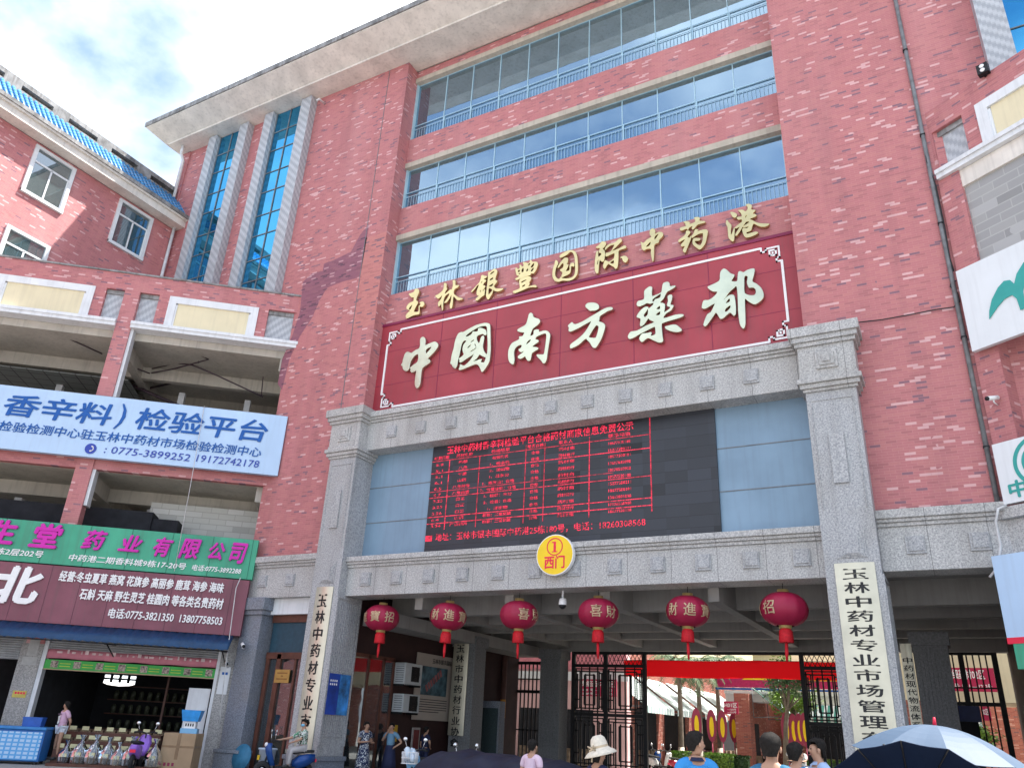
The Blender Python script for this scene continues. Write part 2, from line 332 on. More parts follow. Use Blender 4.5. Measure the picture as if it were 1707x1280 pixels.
GLYPHS = {
'中': '-15301,14334 -15213,14255 -15179,14145 -15172,13978 -15052,13996 -14814,14042 -14700,13999 -14613,13890 -14654,13756 -14790,13600 -14991,13435 -14998,13396 -14929,13363 -14888,13285 -14946,13215 -15133,13129 -15202,13061 -15221,12934 -15224,12676 -15226,12498 -15277,12369 -15339,12340 -15402,12409 -15443,12534 -15453,12754 -15441,12932 -15453,13034 -15538,13009 -15637,12996 -15702,13078 -15687,13136 -15728,13194 -15593,13281 -15446,13356 -15412,13451 -15413,13553 -15450,13683 -15570,13654 -15671,13560 -15745,13431 -15768,13252 -15778,13152 -15872,13092 -16004,13161 -16062,13263 -16069,13315 -16149,13370 -16098,13454 -16081,13594 -16026,13790 -15932,13855 -15812,13802 -15742,13778 -15571,13859 -15419,13903 -15391,14041 -15414,14212 -15387,14310|-15118,13794 -15014,13845 -14888,13862 -14919,13786 -15018,13683 -15100,13627 -15122,13723',
'國': '-12717,14355 -12583,14308 -12522,14232 -12501,14065 -12479,13808 -12452,13517 -12435,13266 -12440,13021 -12464,12833 -12561,12660 -12678,12516 -12734,12525 -12778,12628 -12861,12765 -12959,12835 -13125,12821 -13344,12772 -13529,12734 -13633,12744 -13647,12799 -13622,12830 -13612,12935 -13563,12917 -13465,12864 -13355,12906 -13233,13008 -13148,13116 -13082,13229 -13092,13239 -13191,13196 -13372,13113 -13517,13042 -13620,13021 -13652,13067 -13640,13100 -13671,13177 -13571,13230 -13492,13305 -13538,13404 -13561,13552 -13517,13706 -13429,13798 -13509,13841 -13581,13792 -13630,13692 -13653,13515 -13676,13339 -13716,13150 -13736,12939 -13784,12841 -13831,12841 -13926,12938 -13962,13015 -14017,13052 -14005,13167 -13986,13379 -13931,13623 -13904,13855 -13853,14047 -13786,14162 -13683,14197 -13576,14184 -13353,14267 -13093,14342 -12867,14359|-13467,14024 -13266,14139 -13009,14238 -12766,14254 -12654,14205 -12620,14089 -12591,13830 -12558,13538 -12550,13288 -12572,13124 -12696,13280 -12751,13468 -12740,13627 -12724,13803 -12776,13871 -12843,13827 -12874,13689 -12916,13616 -12977,13691 -13025,13827 -13003,13913 -12893,13945 -12781,13950 -12722,13896 -12643,13891 -12667,14044 -12757,14135 -12893,14196 -12983,14191 -12990,14107 -13073,14087 -13189,14118 -13235,14033 -13330,13988 -13443,13969|-13270,13704 -13236,13760 -13126,13802 -13123,13756 -13214,13720|-13376,13499 -13353,13566 -13227,13641 -13241,13581 -13312,13522|-13259,13342 -13225,13380 -13044,13462 -13060,13546 -13101,13599 -13067,13637 -13004,13481 -13040,13417 -13167,13360|-12855,13177 -12758,13106 -12604,13016 -12601,12972 -12647,12849 -12740,12857 -12798,12903 -12757,12965 -12804,12992 -12914,12976 -13005,12958 -13108,12964 -12992,13026 -12915,13109',
'南': '-10955,14366 -10882,14300 -10852,14195 -10752,14121 -10646,14063 -10599,13983 -10623,13909 -10707,13839 -10843,13762 -10900,13669 -10945,13512 -10918,13490 -10816,13530 -10804,13667 -10701,13689 -10630,13657 -10610,13575 -10473,13590 -10335,13562 -10239,13465 -10210,13373 -10229,13172 -10264,12924 -10290,12710 -10310,12529 -10365,12414 -10432,12418 -10503,12531 -10654,12702 -10656,12762 -10545,12741 -10426,12727 -10394,12780 -10354,13111 -10337,13364 -10358,13463 -10435,13487 -10589,13458 -10708,13421 -10748,13352 -10721,13320 -10642,13288 -10628,13225 -10715,13173 -10799,13129 -10840,13077 -10710,13040 -10631,12995 -10646,12946 -10773,12894 -10856,12833 -10876,12701 -10906,12605 -10975,12600 -11038,12671 -11095,12784 -11163,12754 -11266,12725 -11347,12771 -11355,12832 -11274,12885 -11172,12943 -11148,12987 -11243,12965 -11315,13005 -11350,13080 -11285,13111 -11236,13179 -11264,13228 -11344,13235 -11464,13171 -11520,13061 -11517,12905 -11494,12746 -11521,12580 -11592,12602 -11686,12713 -11733,12911 -11730,13118 -11681,13265 -11598,13371 -11458,13414 -11346,13462 -11350,13550 -11235,13544 -11177,13620 -11171,13671 -11296,13711 -11405,13763 -11426,13829 -11322,13879 -11166,13934 -11098,14009 -11053,14176 -11015,14329|-11071,13203 -11065,13267 -10999,13341 -10913,13367 -10919,13308 -10995,13245',
'方': '-8961,14211 -8896,14265 -8749,14258 -8602,14199 -8513,14101 -8513,13999 -8601,13950 -8747,13965 -8812,13980 -8894,14066 -8952,14139|-8074,13935 -8034,13884 -8074,13843 -8185,13833 -8344,13767 -8471,13701 -8487,13604 -8503,13523 -8391,13458 -8312,13374 -8296,13279 -8343,13107 -8422,12892 -8500,12760 -8594,12631 -8658,12626 -8721,12680 -8802,12835 -8899,12953 -8932,13001 -9028,12954 -9156,12854 -9301,12791 -9447,12758 -9480,12801 -9474,12883 -9385,12949 -9207,13048 -9031,13180 -8919,13308 -8824,13456 -8755,13585 -8808,13579 -9002,13510 -9181,13437 -9393,13379 -9491,13366 -9542,13401 -9536,13519 -9570,13586 -9513,13643 -9431,13685 -9372,13613 -9265,13591 -9053,13639 -8826,13735 -8536,13851 -8344,13928 -8201,13955|-8844,13042 -8757,13191 -8630,13374 -8566,13399 -8510,13340 -8510,13257 -8557,13067 -8612,12963 -8740,12988',
'藥': '-6795,14385 -6733,14334 -6745,14196 -6740,14035 -6650,14034 -6450,14087 -6411,14198 -6389,14332 -6351,14404 -6243,14414 -6182,14363 -6160,14238 -6089,14231 -6001,14223 -6011,14182 -6111,14126 -6255,14071 -6320,13977 -6386,13854 -6496,13751 -6408,13711 -6348,13649 -6352,13513 -6374,13382 -6276,13418 -6186,13476 -6184,13524 -6253,13569 -6265,13630 -6229,13759 -6242,13900 -6170,13942 -6109,13909 -6123,13774 -6173,13609 -6086,13561 -6098,13495 -6171,13395 -6314,13330 -6396,13231 -6380,13180 -6213,13192 -6020,13218 -5831,13196 -5781,13156 -5834,13110 -6008,13081 -6253,13056 -6429,13026 -6466,12976 -6462,12803 -6451,12573 -6438,12438 -6483,12391 -6587,12411 -6743,12517 -6882,12612 -6971,12591 -7071,12525 -7124,12545 -7168,12630 -7157,12695 -7075,12794 -6932,12784 -6807,12793 -6790,12756 -6810,12664 -6668,12693 -6655,12824 -6670,12942 -6714,12951 -6911,12886 -7146,12809 -7328,12729 -7474,12700 -7528,12750 -7527,12827 -7452,12929 -7343,12936 -7216,12939 -6962,13041 -6701,13103 -6727,13147 -6832,13228 -6875,13286 -6922,13227 -7014,13110 -7105,13061 -7141,13108 -7119,13269 -7136,13341 -7226,13390 -7234,13451 -7150,13571 -7039,13665 -6929,13700 -6867,13657 -6868,13608 -6712,13711 -6701,13788 -6801,13780 -6908,13825 -7000,13795 -7147,13765 -7223,13806 -7227,13887 -7180,13956 -6996,13984 -6981,14252 -6897,14343|-6735,13884 -6688,13943 -6506,14036 -6455,14048 -6473,13933 -6546,13901 -6636,13892 -6673,13837 -6719,13815|-7026,13426 -6951,13527 -6877,13619 -6881,13434 -6955,13352 -6982,13338|-6613,13547 -6572,13601 -6496,13639 -6494,13525 -6574,13527|-6632,13340 -6613,13385 -6496,13447 -6499,13341 -6562,13316|-6354,12886 -6275,12898 -6119,12904 -6016,12873 -5933,12789 -5860,12689 -5887,12638 -6007,12638 -6161,12694 -6297,12779 -6347,12837',
'都': '-4502,14445 -4414,14374 -4315,14232 -4212,14158 -4269,14047 -4307,13970 -4145,13925 -4111,14066 -4085,14213 -4026,14237 -3940,14177 -3831,14226 -3700,14241 -3625,14213 -3638,14101 -3680,13959 -3715,13816 -3611,13715 -3495,13556 -3439,13375 -3450,13230 -3545,13123 -3676,13060 -3768,13099 -3887,13219 -3960,13310 -3979,13091 -3993,12726 -4010,12493 -4050,12366 -4097,12375 -4145,12485 -4165,12672 -4170,12949 -4157,13262 -4153,13562 -4172,13775 -4257,13719 -4412,13603 -4556,13409 -4539,13415 -4435,13495 -4336,13519 -4265,13474 -4248,13358 -4239,13131 -4254,12893 -4299,12820 -4345,12867 -4405,12945 -4506,12892 -4608,12813 -4683,12797 -4721,12846 -4809,13033 -4897,12940 -5022,12780 -5127,12662 -5177,12667 -5194,12723 -5132,12897 -5058,13031 -4955,13084 -4863,13252 -4825,13338 -4926,13313 -5097,13238 -5189,13252 -5215,13311 -5151,13507 -5000,13492 -4845,13571 -4729,13706 -4852,13754 -4948,13835 -5010,13937 -4924,13974 -4736,14026 -4639,14099 -4622,14250 -4589,14379|-3925,14039 -3837,14027 -3835,13940 -3859,13832 -3843,13715 -3809,13631 -3698,13614 -3634,13514 -3642,13404 -3701,13353 -3827,13382 -3934,13454 -3964,13536 -3952,13779|-4515,13268 -4486,13337 -4408,13413 -4381,13369 -4399,13298|-4556,13006 -4543,13087 -4423,13172 -4375,13161 -4396,13082 -4499,12993',
'玉': '-15961,16563 -15870,16523 -15812,16437 -15829,16332 -15888,16182 -15901,16050 -15827,15988 -15817,15896 -15895,15752 -15952,15586 -15862,15548 -15729,15546 -15743,15754 -15715,15756 -15687,15457 -15742,15416 -15932,15422 -16081,15392 -16229,15352 -16274,15406 -16295,15500 -16220,15591 -16132,15661 -16175,15698 -16289,15768 -16303,15879 -16192,15999 -16025,16042 -16024,16195 -16124,16228 -16223,16333 -16271,16408 -16147,16424 -16035,16453 -16007,16547|-16210,15750 -16170,15813 -16061,15897 -16071,15791 -16127,15696|-15721,15892 -15631,15934 -15541,15887 -15506,15790 -15568,15706 -15665,15727 -15709,15782 -15658,15833',
'林': '-14698,16488 -14623,16478 -14579,16396 -14585,16308 -14552,16211 -14617,16128 -14625,16015 -14528,16063 -14409,16150 -14335,16142 -14300,16258 -14304,16401 -14324,16513 -14232,16512 -14207,16431 -14194,16285 -14074,16266 -14043,16223 -14101,16166 -14224,16115 -14237,15959 -14145,15850 -13991,15727 -13842,15658 -13856,15618 -14017,15620 -14094,15681 -14234,15836 -14242,15627 -14250,15420 -14288,15342 -14337,15388 -14351,15530 -14320,15680 -14324,15927 -14394,15802 -14491,15666 -14561,15638 -14608,15658 -14527,15762 -14425,15933 -14432,16005 -14521,15981 -14606,15922 -14650,15808 -14659,15617 -14647,15404 -14670,15357 -14710,15488 -14743,15636 -14818,15556 -14867,15593 -14873,15735 -14780,15820 -14724,16002 -14810,15933 -14898,15892 -14978,15954 -15043,16041 -14934,16069 -14794,16143 -14710,16230 -14694,16352',
'銀': '-13040,16429 -12975,16383 -12870,16336 -12907,16284 -13006,16247 -12911,16193 -12897,16139 -12965,16095 -13009,16004 -12935,15966 -12912,15920 -12957,15850 -13013,15783 -12971,15752 -12935,15825 -12910,15758 -12922,15641 -12928,15582 -13035,15527 -13190,15422 -13274,15461 -13219,15549 -13141,15591 -13227,15651 -13248,15798 -13216,15911 -13191,15987 -13177,16064 -13257,16043 -13350,15923 -13456,15826 -13469,15870 -13297,16032 -13163,16163 -13113,16314 -13100,16414|-13101,16148 -13022,16190 -13076,16091|-13125,15789 -13068,15836 -13090,15720|-12592,16573 -12498,16519 -12452,16436 -12483,16281 -12513,16126 -12438,16047 -12444,15989 -12538,15891 -12532,15809 -12427,15724 -12187,15677 -12194,15629 -12340,15594 -12481,15637 -12566,15707 -12597,15585 -12669,15462 -12742,15360 -12807,15434 -12846,15563 -12839,15741 -12825,15980 -12813,16240 -12819,16487 -12738,16487|-12730,16363 -12715,16441 -12576,16488 -12583,16428|-12744,16122 -12719,16197 -12600,16229 -12615,16151|-12778,15888 -12740,15919 -12584,15982 -12616,15869|-12759,15602 -12754,15822 -12596,15714 -12660,15619 -12736,15557',
'豐': '-11141,16566 -11081,16510 -11040,16459 -10906,16434 -10835,16346 -10859,16213 -10902,16105 -10983,15987 -11060,16007 -11107,15989 -11115,15951 -11267,15940 -11516,15902 -11651,15885 -11693,15945 -11540,16007 -11641,16072 -11688,16224 -11715,16371 -11656,16377 -11614,16305 -11538,16346 -11554,16471 -11484,16433 -11461,16367 -11385,16408 -11430,16540 -11332,16515 -11253,16474 -11213,16444 -11157,16490|-11620,16247 -11554,16280 -11521,16202 -11588,16179|-11585,16118 -11528,16144 -11497,16106 -11564,16083|-11474,16230 -11438,16301 -11391,16319 -11374,16165 -11450,16144|-11212,16413 -11146,16447 -11133,16383 -11218,16345|-11110,16297 -11000,16409 -10969,16361 -11013,16253 -11089,16242|-11104,16136 -11002,16230 -10989,16147 -11062,16067|-11279,16201 -11214,16244 -11200,16161 -11266,16118|-11486,15885 -11266,15920 -11151,15901 -11072,15832 -11087,15757 -11141,15672 -11128,15601 -11172,15504 -11039,15511 -10887,15494 -10856,15409 -10998,15443 -11151,15460 -11377,15416 -11663,15366 -11752,15416 -11745,15464 -11592,15486 -11497,15523 -11514,15664 -11531,15806|-11469,15732 -11433,15783 -11243,15815 -11279,15765 -11411,15718|-11422,15544 -11405,15599 -11292,15630 -11307,15556',
'国': '-10139,16299 -10077,16220 -10065,16132 -10131,16003 -10165,15823 -10151,15675 -10069,15551 -9990,15521 -9933,15589 -9873,15513 -9639,15455 -9485,15489 -9420,15616 -9414,15820 -9428,16072 -9460,16289 -9521,16431 -9620,16489 -9717,16420 -9834,16377 -9972,16350 -10003,16411 -9975,16467 -9818,16531 -9661,16563 -9503,16510 -9404,16400 -9352,16198 -9329,15922 -9325,15674 -9370,15501 -9483,15387 -9656,15368 -9871,15430 -10007,15416 -10146,15477 -10229,15611 -10257,15763 -10240,15988 -10185,16163 -10168,16264|-9753,16293 -9694,16246 -9701,16122 -9738,16027 -9679,16002 -9696,15913 -9753,15803 -9761,15763 -9645,15755 -9617,15830 -9619,15934 -9572,16026 -9494,16017 -9455,15954 -9473,15876 -9570,15912 -9578,15820 -9604,15662 -9700,15604 -9855,15570 -9897,15566 -9918,15617 -9878,15731 -9959,15834 -9970,15878 -9882,15918 -9845,16013 -9857,16100 -9926,16097 -10012,15993 -10061,15974 -10043,16043 -9948,16186 -9832,16292',
'际': '-8458,16582 -8354,16543 -8316,16470 -8373,16351 -8438,16296 -8363,16184 -8354,16038 -8382,15861 -8428,15792 -8503,15852 -8522,15939 -8559,15785 -8577,15566 -8595,15409 -8641,15401 -8689,15494 -8708,15620 -8700,15883 -8673,16122 -8645,16249 -8598,16236 -8598,16102 -8578,16015 -8485,16072 -8485,16134 -8560,16185 -8542,16293 -8523,16340 -8674,16402 -8580,16470 -8505,16532|-8634,15743 -8615,15861 -8591,15936 -8574,15891 -8596,15734|-7870,16512 -7787,16499 -7769,16412 -7853,16333 -8001,16209 -8112,16116 -7854,16149 -7689,16206 -7625,16178 -7626,16107 -7745,16089 -7873,16072 -7883,15913 -7894,15653 -7923,15460 -7978,15404 -8041,15491 -8169,15604 -8224,15658 -8298,15596 -8363,15502 -8410,15605 -8400,15683 -8354,15813 -8280,15784 -8206,15734 -8058,15797 -8021,15868 -8020,16010 -8168,15988 -8298,15961 -8326,16030 -8298,16094 -8149,16106 -8056,16244 -8019,16337 -8149,16352 -8261,16290 -8345,16230 -8317,16336 -8186,16414 -8000,16414|-8178,15687 -8044,15753 -8037,15630 -8096,15629|-7811,15793 -7693,15822 -7603,15768 -7559,15666 -7632,15555 -7713,15626 -7748,15736',
'中b': '-6723,16596 -6658,16567 -6619,16471 -6630,16361 -6514,16403 -6400,16362 -6363,16267 -6422,16171 -6506,16101 -6525,16013 -6657,15975 -6678,15795 -6693,15522 -6721,15364 -6751,15482 -6779,15674 -6775,15839 -6922,15879 -7005,15846 -7078,15940 -7083,16073 -7106,16192 -7016,16129 -6914,16214 -6781,16271 -6747,16300 -6794,16388 -6791,16539|-6649,16253 -6598,16314 -6499,16343 -6534,16277 -6644,16139|-6945,15960 -6902,16023 -6784,16122 -6786,16029 -6854,15954',
'药': '-5332,16604 -5238,16604 -5163,16545 -5183,16449 -5030,16385 -5017,16335 -5189,16330 -5268,16307 -5383,16192 -5428,16242 -5393,16324 -5520,16287 -5555,16214 -5600,16273 -5728,16254 -5791,16272 -5804,16350 -5707,16369 -5611,16379 -5638,16489 -5683,16558 -5573,16544 -5481,16462 -5507,16413 -5325,16434 -5305,16522|-5603,16191 -5518,16157 -5489,16094 -5564,16005 -5582,15954 -5545,15907 -5604,15796 -5488,15946 -5464,15958 -5493,15838 -5563,15675 -5632,15513 -5683,15409 -5743,15488 -5724,15556 -5673,15651 -5783,15663 -5788,15737 -5664,15867 -5663,15904 -5855,15847 -5860,15922 -5754,15984 -5657,16049 -5622,16113|-5330,16159 -5260,16148 -5238,16114 -5279,16071 -5107,16086 -4985,16060 -4943,15975 -4984,15787 -5040,15586 -5139,15451 -5218,15401 -5277,15453 -5395,15593 -5428,15711 -5399,15830 -5321,15845 -5214,15806 -5186,15753 -5249,15725 -5356,15755 -5345,15670 -5256,15573 -5180,15552 -5111,15696 -5085,15906 -5113,15969 -5237,15967 -5348,15926 -5436,15886 -5441,15952 -5374,16043',
'港': '-4209,16475 -4128,16450 -4050,16384 -4025,16312 -4070,16247 -4139,16275 -4170,16348|-4345,16200 -4321,16207 -4280,16109 -4215,16005 -4243,15844 -4251,15635 -4199,15719 -4156,15833 -4124,15880 -4144,15661 -4168,15472 -4207,15414 -4272,15487 -4318,15598 -4323,15796 -4324,15966 -4363,16105|-3730,16602 -3636,16609 -3561,16521 -3593,16403 -3527,16354 -3472,16330 -3522,16268 -3560,16222 -3483,16185 -3452,16134 -3512,16095 -3664,16063 -3578,15988 -3482,15890 -3351,15810 -3131,15739 -3123,15702 -3216,15667 -3338,15695 -3445,15768 -3552,15869 -3604,15786 -3647,15659 -3730,15627 -3782,15628 -3781,15558 -3678,15557 -3529,15563 -3474,15541 -3454,15507 -3537,15462 -3675,15432 -3801,15439 -3853,15509 -3880,15614 -3895,15744 -3857,15789 -3778,15759 -3731,15767 -3694,15812 -3855,15816 -3840,15868 -3721,15918 -3671,15973 -3761,16000 -3823,15934 -3900,15830 -3978,15712 -4079,15587 -4111,15624 -4059,15721 -3954,15887 -4062,15848 -4107,15875 -4081,15910 -3959,15987 -3886,16036 -3892,16123 -3984,16136 -4032,16214 -3989,16237 -3885,16220 -3889,16335 -3952,16440 -3961,16479 -3834,16447 -3781,16374 -3722,16385 -3682,16458 -3688,16532|-3792,16129 -3781,16204 -3720,16249 -3736,16190',
}
def root_m(p):
    while p.parent: p = p.parent
    return Matrix.Translation(p.location) @ Matrix.Rotation(p.rotation_euler.z, 4, 'Z')
def WB(mb, name, m, parent=None, **k):
    """link a mesh given in world coordinates under its thing"""
    if parent:
        inv = root_m(parent).inverted(); mb.v = [inv @ v for v in mb.v]
    return mb.build(name, m, parent, **k)
def solo(mb, name, m, label, cat, group=None, **k):
    """a thing that is one mesh, its origin at its base"""
    c = Vector((sum(v.x for v in mb.v) / len(mb.v), sum(v.y for v in mb.v) / len(mb.v), min(v.z for v in mb.v)))
    mb.v = [v - c for v in mb.v]; o = mb.build(name, m, None, **k); o.location = c; return tag(o, label, cat, group)
# ---------------------------------------------------------------- ground
g = MB().add([(-400, -300, 0), (300, -300, 0), (300, 500, 0), (-400, 500, 0)], [(0, 1, 2, 3)]).build('ground', GRND); tag(g, 'pale concrete paving of the market square', None, None, 'structure')
# ---------------------------------------------------------------- main gate building
XL, XR = -17.32, -2.42
bld = thing('market_building', 'tall red brick market hall with three long glass bands above a granite gateway', 'building', (-9.8, 20, 0))
w = MB(); w.box(-31.5, -21.55, 20, 21, 16.9, 28.02); w.box(-21.55, XL, 20, 21, 6.3, 28.02); w.box(XR, 9.5, 20, 21, 6.3, 28.02)
for a, b in ((10.9, 16.68), (19.38, 20.70), (22.94, 24.22), (27.59, 28.02)): w.box(XL, XR, 20.65, 21.05, a, b)
w.box(-31.56, -31.0, 19.94, 20, 17, 28.0)
WB(w, 'brick_wall', BR, bld)
WB(MB().prism([(-18.35, 19.996, 15.1), (XL - .002, 19.996, 15.1), (XL - .002, 19.996, 19.2), (-18.35, 19.996, 19.2)], (0, .004, 0)), 'repaired_wall_patch', BRP, bld)
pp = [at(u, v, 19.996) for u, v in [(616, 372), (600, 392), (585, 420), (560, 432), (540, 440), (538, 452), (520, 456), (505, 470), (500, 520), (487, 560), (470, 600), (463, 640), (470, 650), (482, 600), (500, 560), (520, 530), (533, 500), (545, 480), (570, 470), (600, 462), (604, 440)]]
WB(MB().prism(pp, (0, .003, 0)), 'painted_shadow_patch', BRD, bld)  # shadow on the wall painted as a thin sheet of darker purple brick
l_ = MB()
for x in (-18.36, ): l_.box(x - .012, x + .012, 19.985, 20.0, 11.5, 28.0)
WB(l_, 'expansion_joint', PIPED, bld)
# rooms and floors behind the glass
fl = MB(); fl.box(-21.4, 9.5, 21.05, 33, 5.55, 5.9)
for z in (15.6, 19.5, 23.3, 27.75): fl.box(-21.4 if z < 17 else -31.4, 9.4, 21.05, 33, z - .2, z + .1)
WB(fl, 'floor_slab', BEAM, bld)
b_ = MB()
for z in (19.3, 23.1, 27.55):
    for x in (-17.1, -13.2, -9.2, -5.2): b_.box(x - .15, x + .15, 21.1, 33, z - .55, z)
WB(b_, 'ceiling_beam', BEAM, bld)
WB(MB().box(-21.4, 9.5, 33, 33.4, 5.0, 28.0).box(-32, -21.4, 33, 33.4, 17, 28.0).box(-21.9, -21.5, 21.05, 33, 5.5, 17).box(-32.0, -31.5, 21, 33.4, 0, 28).box(9.5, 10, 20, 33.4, 5.5, 28), 'rear_wall', BEAM, bld)
for i, (z0, z1) in enumerate(((16.68, 19.14), (20.70, 22.70), (24.22, 27.35))):
    gb = WB(B(XL, XR, 20.84, 20.86, z0, z1), 'glass_band', GL, bld)
    WB(B(XL, XR, 20.60, 21.0, z1, z1 + .24), 'lintel', LINT, bld)
    m = MB(); x = -15.77; m.box(XL, XL + .07, 20.72, 20.9, z0, z1)
    while x < XR: m.box(x - .013, x + .013, 20.81, 20.87, z0, z1); x += 1.325
    m.box(XL, XR, 20.81, 20.87, z1 - .025, z1); m.box(XL, XR, 20.81, 20.87, z0, z0 + .03)
    WB(m, 'mullion', MULL, gb)
    r = MB(); h = .82
    for zz, t in ((z0 + h, .017), (z0 + h - .2, .012), (z0 + .06, .012)): r.box(XL, XR, 20.79, 20.79 + t * 1.6, zz - t, zz + t)
    x = XL + .1; k = 0
    while x < XR: r.box(x - .006, x + .006, 20.795, 20.81, z0, z0 + h - .2); x += .1325
    x = -15.77
    while x < XR: r.box(x + .03, x + .07, 20.785, 20.83, z0, z0 + h); x += 1.325
    WB(r, 'railing', BLUEM, gb)
# narrow stair windows with grey tiled jambs
def stair_window(a, b, c, d, zb, zt, label=None):
    f = WB(B(b, c, 19.90, 19.93, zb, zt), 'stair_window', GLS, bld)
    WB(MB().box(a, b, 19.62, 20.0, zb, zt).box(c, d, 19.62, 20.0, zb, zt), 'tiled_jamb', GT, f)
    m = MB(); x = (b + c) / 2; m.box(x - .02, x + .02, 19.86, 19.92, zb, zt)
    z = zt - 1.15; k = 0
    while z > zb: m.box(b, c, 19.87, 19.92, z - .018, z + .018); z -= 1.28 if k % 2 else 1.1; k += 1
    m.box(b, b + .03, 19.86, 19.92, zb, zt); m.box(c - .03, c, 19.86, 19.92, zb, zt); WB(m, 'mullion', PIPED, f)
    WB(B(b, c, 19.955, 19.99, zb, zt), 'backing', DARK, f)
stair_window(-29.25, -28.72, -27.12, -26.55, 16.6, 27.98)
stair_window(-25.45, -24.92, -23.14, -22.52, 16.6, 27.98)
stair_window(3.02, 3.68, 5.3, 5.95, 16.6, 27.98)
# roof with stepped eaves
ro = MB(); ro.prism([(-31.7, 19.1, 28.02), (-31.7, 20.6, 28.02), (-31.7, 20.6, 28.4), (-31.7, 19.1, 28.4)], (43, 0, 0))
ro.prism([(-32.3, 18.1, 28.55), (-31.9, 19.09, 28.12), (-31.9, 33.6, 28.12), (-32.3, 33.6, 28.62), (-32.3, 18.1, 28.62)], (44, 0, 0))
rf = WB(ro, 'eaves', CONC, bld)
WB(MB().box(-32.36, 11.8, 18.04, 18.3, 28.60, 28.86).box(-32.36, -32.1, 18.3, 33.6, 28.60, 28.86), 'stained_fascia', FASC, rf)
WB(B(-32.2, 11.6, 18.3, 33.6, 28.62, 28.9), 'roof_slab', FASC, rf)
sp = MB()
for x in (-22.0, ): sp.tube([(x, 20, 27.55), (x, 19.6, 27.5), (x, 19.5, 27.35)], .05)
WB(sp, 'drain_spout', PIPE, bld)
dp = MB(); dp.tube([(-31.05, 19.5, 28.0), (-31.05, 19.5, 27.55), (-31.15, 19.78, 27.3), (-31.15, 19.8, 24.2)], .075)
WB(dp, 'downpipe', PIPE, bld)
# granite work
def boss(mb, x, y, z, s=.40):
    mb.rbox((x, y - .02, z), (s, .05, s)); mb.rbox((x + .015, y - .055, z + .015), (s * .78, .03, s * .78))
def entab(name, x0, x1, y, zb, zt, xs, parent=bld):
    e = MB(); h = zt - zb; e.box(x0, x1, y, 20.62, zb, zt - .32 * h * .85)
    zc = zt - .32 * h * .85
    e.box(x0, x1, y - .05, 20.62, zc, zc + .09); e.box(x0, x1, y - .11, 20.62, zc + .09, zc + .17); e.box(x0, x1, y - .17, 20.62, zc + .17, zt)
    o = WB(e, name, GR, parent, bevel=.012); b2 = MB()
    for x in xs: boss(b2, x, y, zb + (zc - zb) * .56)
    WB(b2, 'boss', GRP, o, bevel=.008); return o
lower = entab('lower_entablature', -16.86, -2.48, 19.77, 5.2, 6.40, [-16.1 + 1.19 * k for k in range(12)])
upper = entab('upper_entablature', -16.86, -2.48, 19.77, 10.02, 11.36, [-15.75 + 1.19 * k for k in range(11)])
entab('side_entablature', -21.35, -18.0, 19.85, 5.25, 6.62, [-20.6, -19.35])
entab('side_entablature', -1.29, 1.30, 19.85, 5.30, 6.68, [-.55, .72])
WB(MB().box(-21.2, -18.1, 20.1, 20.4, 4.74, 5.25), 'soffit_board', WHT, bld)
def pilaster(x0, x1, front=True):
    s = MB(); s.box(x0, x1, 19.42, 20.63, .62, 9.72)
    s.box(x0 + .10, x0 + .13, 19.40, 19.43, 6.7, 9.5); s.box(x1 - .13, x1 - .10, 19.40, 19.43, 6.7, 9.5); s.box(x0 + .10, x1 - .10, 19.40, 19.43, 9.47, 9.5)
    o = WB(s, 'pilaster', GRP, bld, bevel=.01); xc = (x0 + x1) / 2; hw = (x1 - x0) / 2
    c = MB()
    for z0, z1, e in ((9.72, 9.80, .05), (9.80, 9.92, .11), (9.92, 10.05, .17), (10.05, 10.16, .10), (10.16, 10.95, .08), (10.95, 11.06, .14), (11.06, 11.20, .20), (11.20, 11.47, .26)): c.box(x0 - e, x1 + e, 19.42 - e, 20.63, z0, z1)
    for k, t in ((.26, .03), (.18, .06), (.10, .09)): c.rbox((xc, 19.34 - t / 2, 10.55), (k * 2, .03 + t, k * 2))
    WB(c, 'capital', GR, o, bevel=.01)
    p = MB(); p.box(x0 - .06, x1 + .06, 19.36, 20.66, .0, .5); p.box(x0 - .1, x1 + .1, 19.32, 20.68, .5, .62); p.box(x0 + .1, x1 - .1, 19.34, 19.37, .12, .42); p.box(x1 + .05, x1 + .075, 19.6, 20.4, .12, .42); WB(p, 'pedestal', GRD, o, bevel=.01)
    f = MB(); y = 19.58
    while y < 20.5: f.box(x1 - .002, x1 + .028, y, y + .05, 1.15, 5.0); y += .095
    f.box(x1 - .002, x1 + .035, 19.43, 19.5, .9, 5.1); f.box(x1 - .002, x1 + .035, 20.55, 20.62, .9, 5.1); f.box(x1 - .002, x1 + .035, 19.43, 20.62, 5.1, 5.18)
    WB(f, 'fluting', GRP, o)
    t = MB(); t.rbox((xc, 19.39, 7.95), (.34, .05, 1.25))
    for k in range(4): t.prism([(xc - .30 + .07 * k, 19.42, 5.56 + .03 * k), (xc + .34 - .05 * k, 19.42, 5.56 + .03 * k), (xc + .34 - .05 * k, 19.42, 6.22 - .07 * k)], (0, -.02 - .018 * k, 0))
    WB(t, 'carved_panel', GRP, o)
    return o
pilaster(-17.97, -16.86); pilaster(-2.48, -1.29)
bp = MB(); bp.box(-16.86, -14.34, 20.36, 20.5, 6.38, 10.05); WB(bp, 'blue_panel', BPAN, bld)
bp = MB(); bp.box(-5.02, -2.48, 20.36, 20.5, 6.38, 10.05); WB(bp, 'blue_panel', BPAN, bld)
sm = MB()
for x0, x1 in ((-16.86, -14.34), (-5.02, -2.48)):
    for z in (7.65, 8.85): sm.box(x0, x1, 20.345, 20.37, z - .012, z + .012)
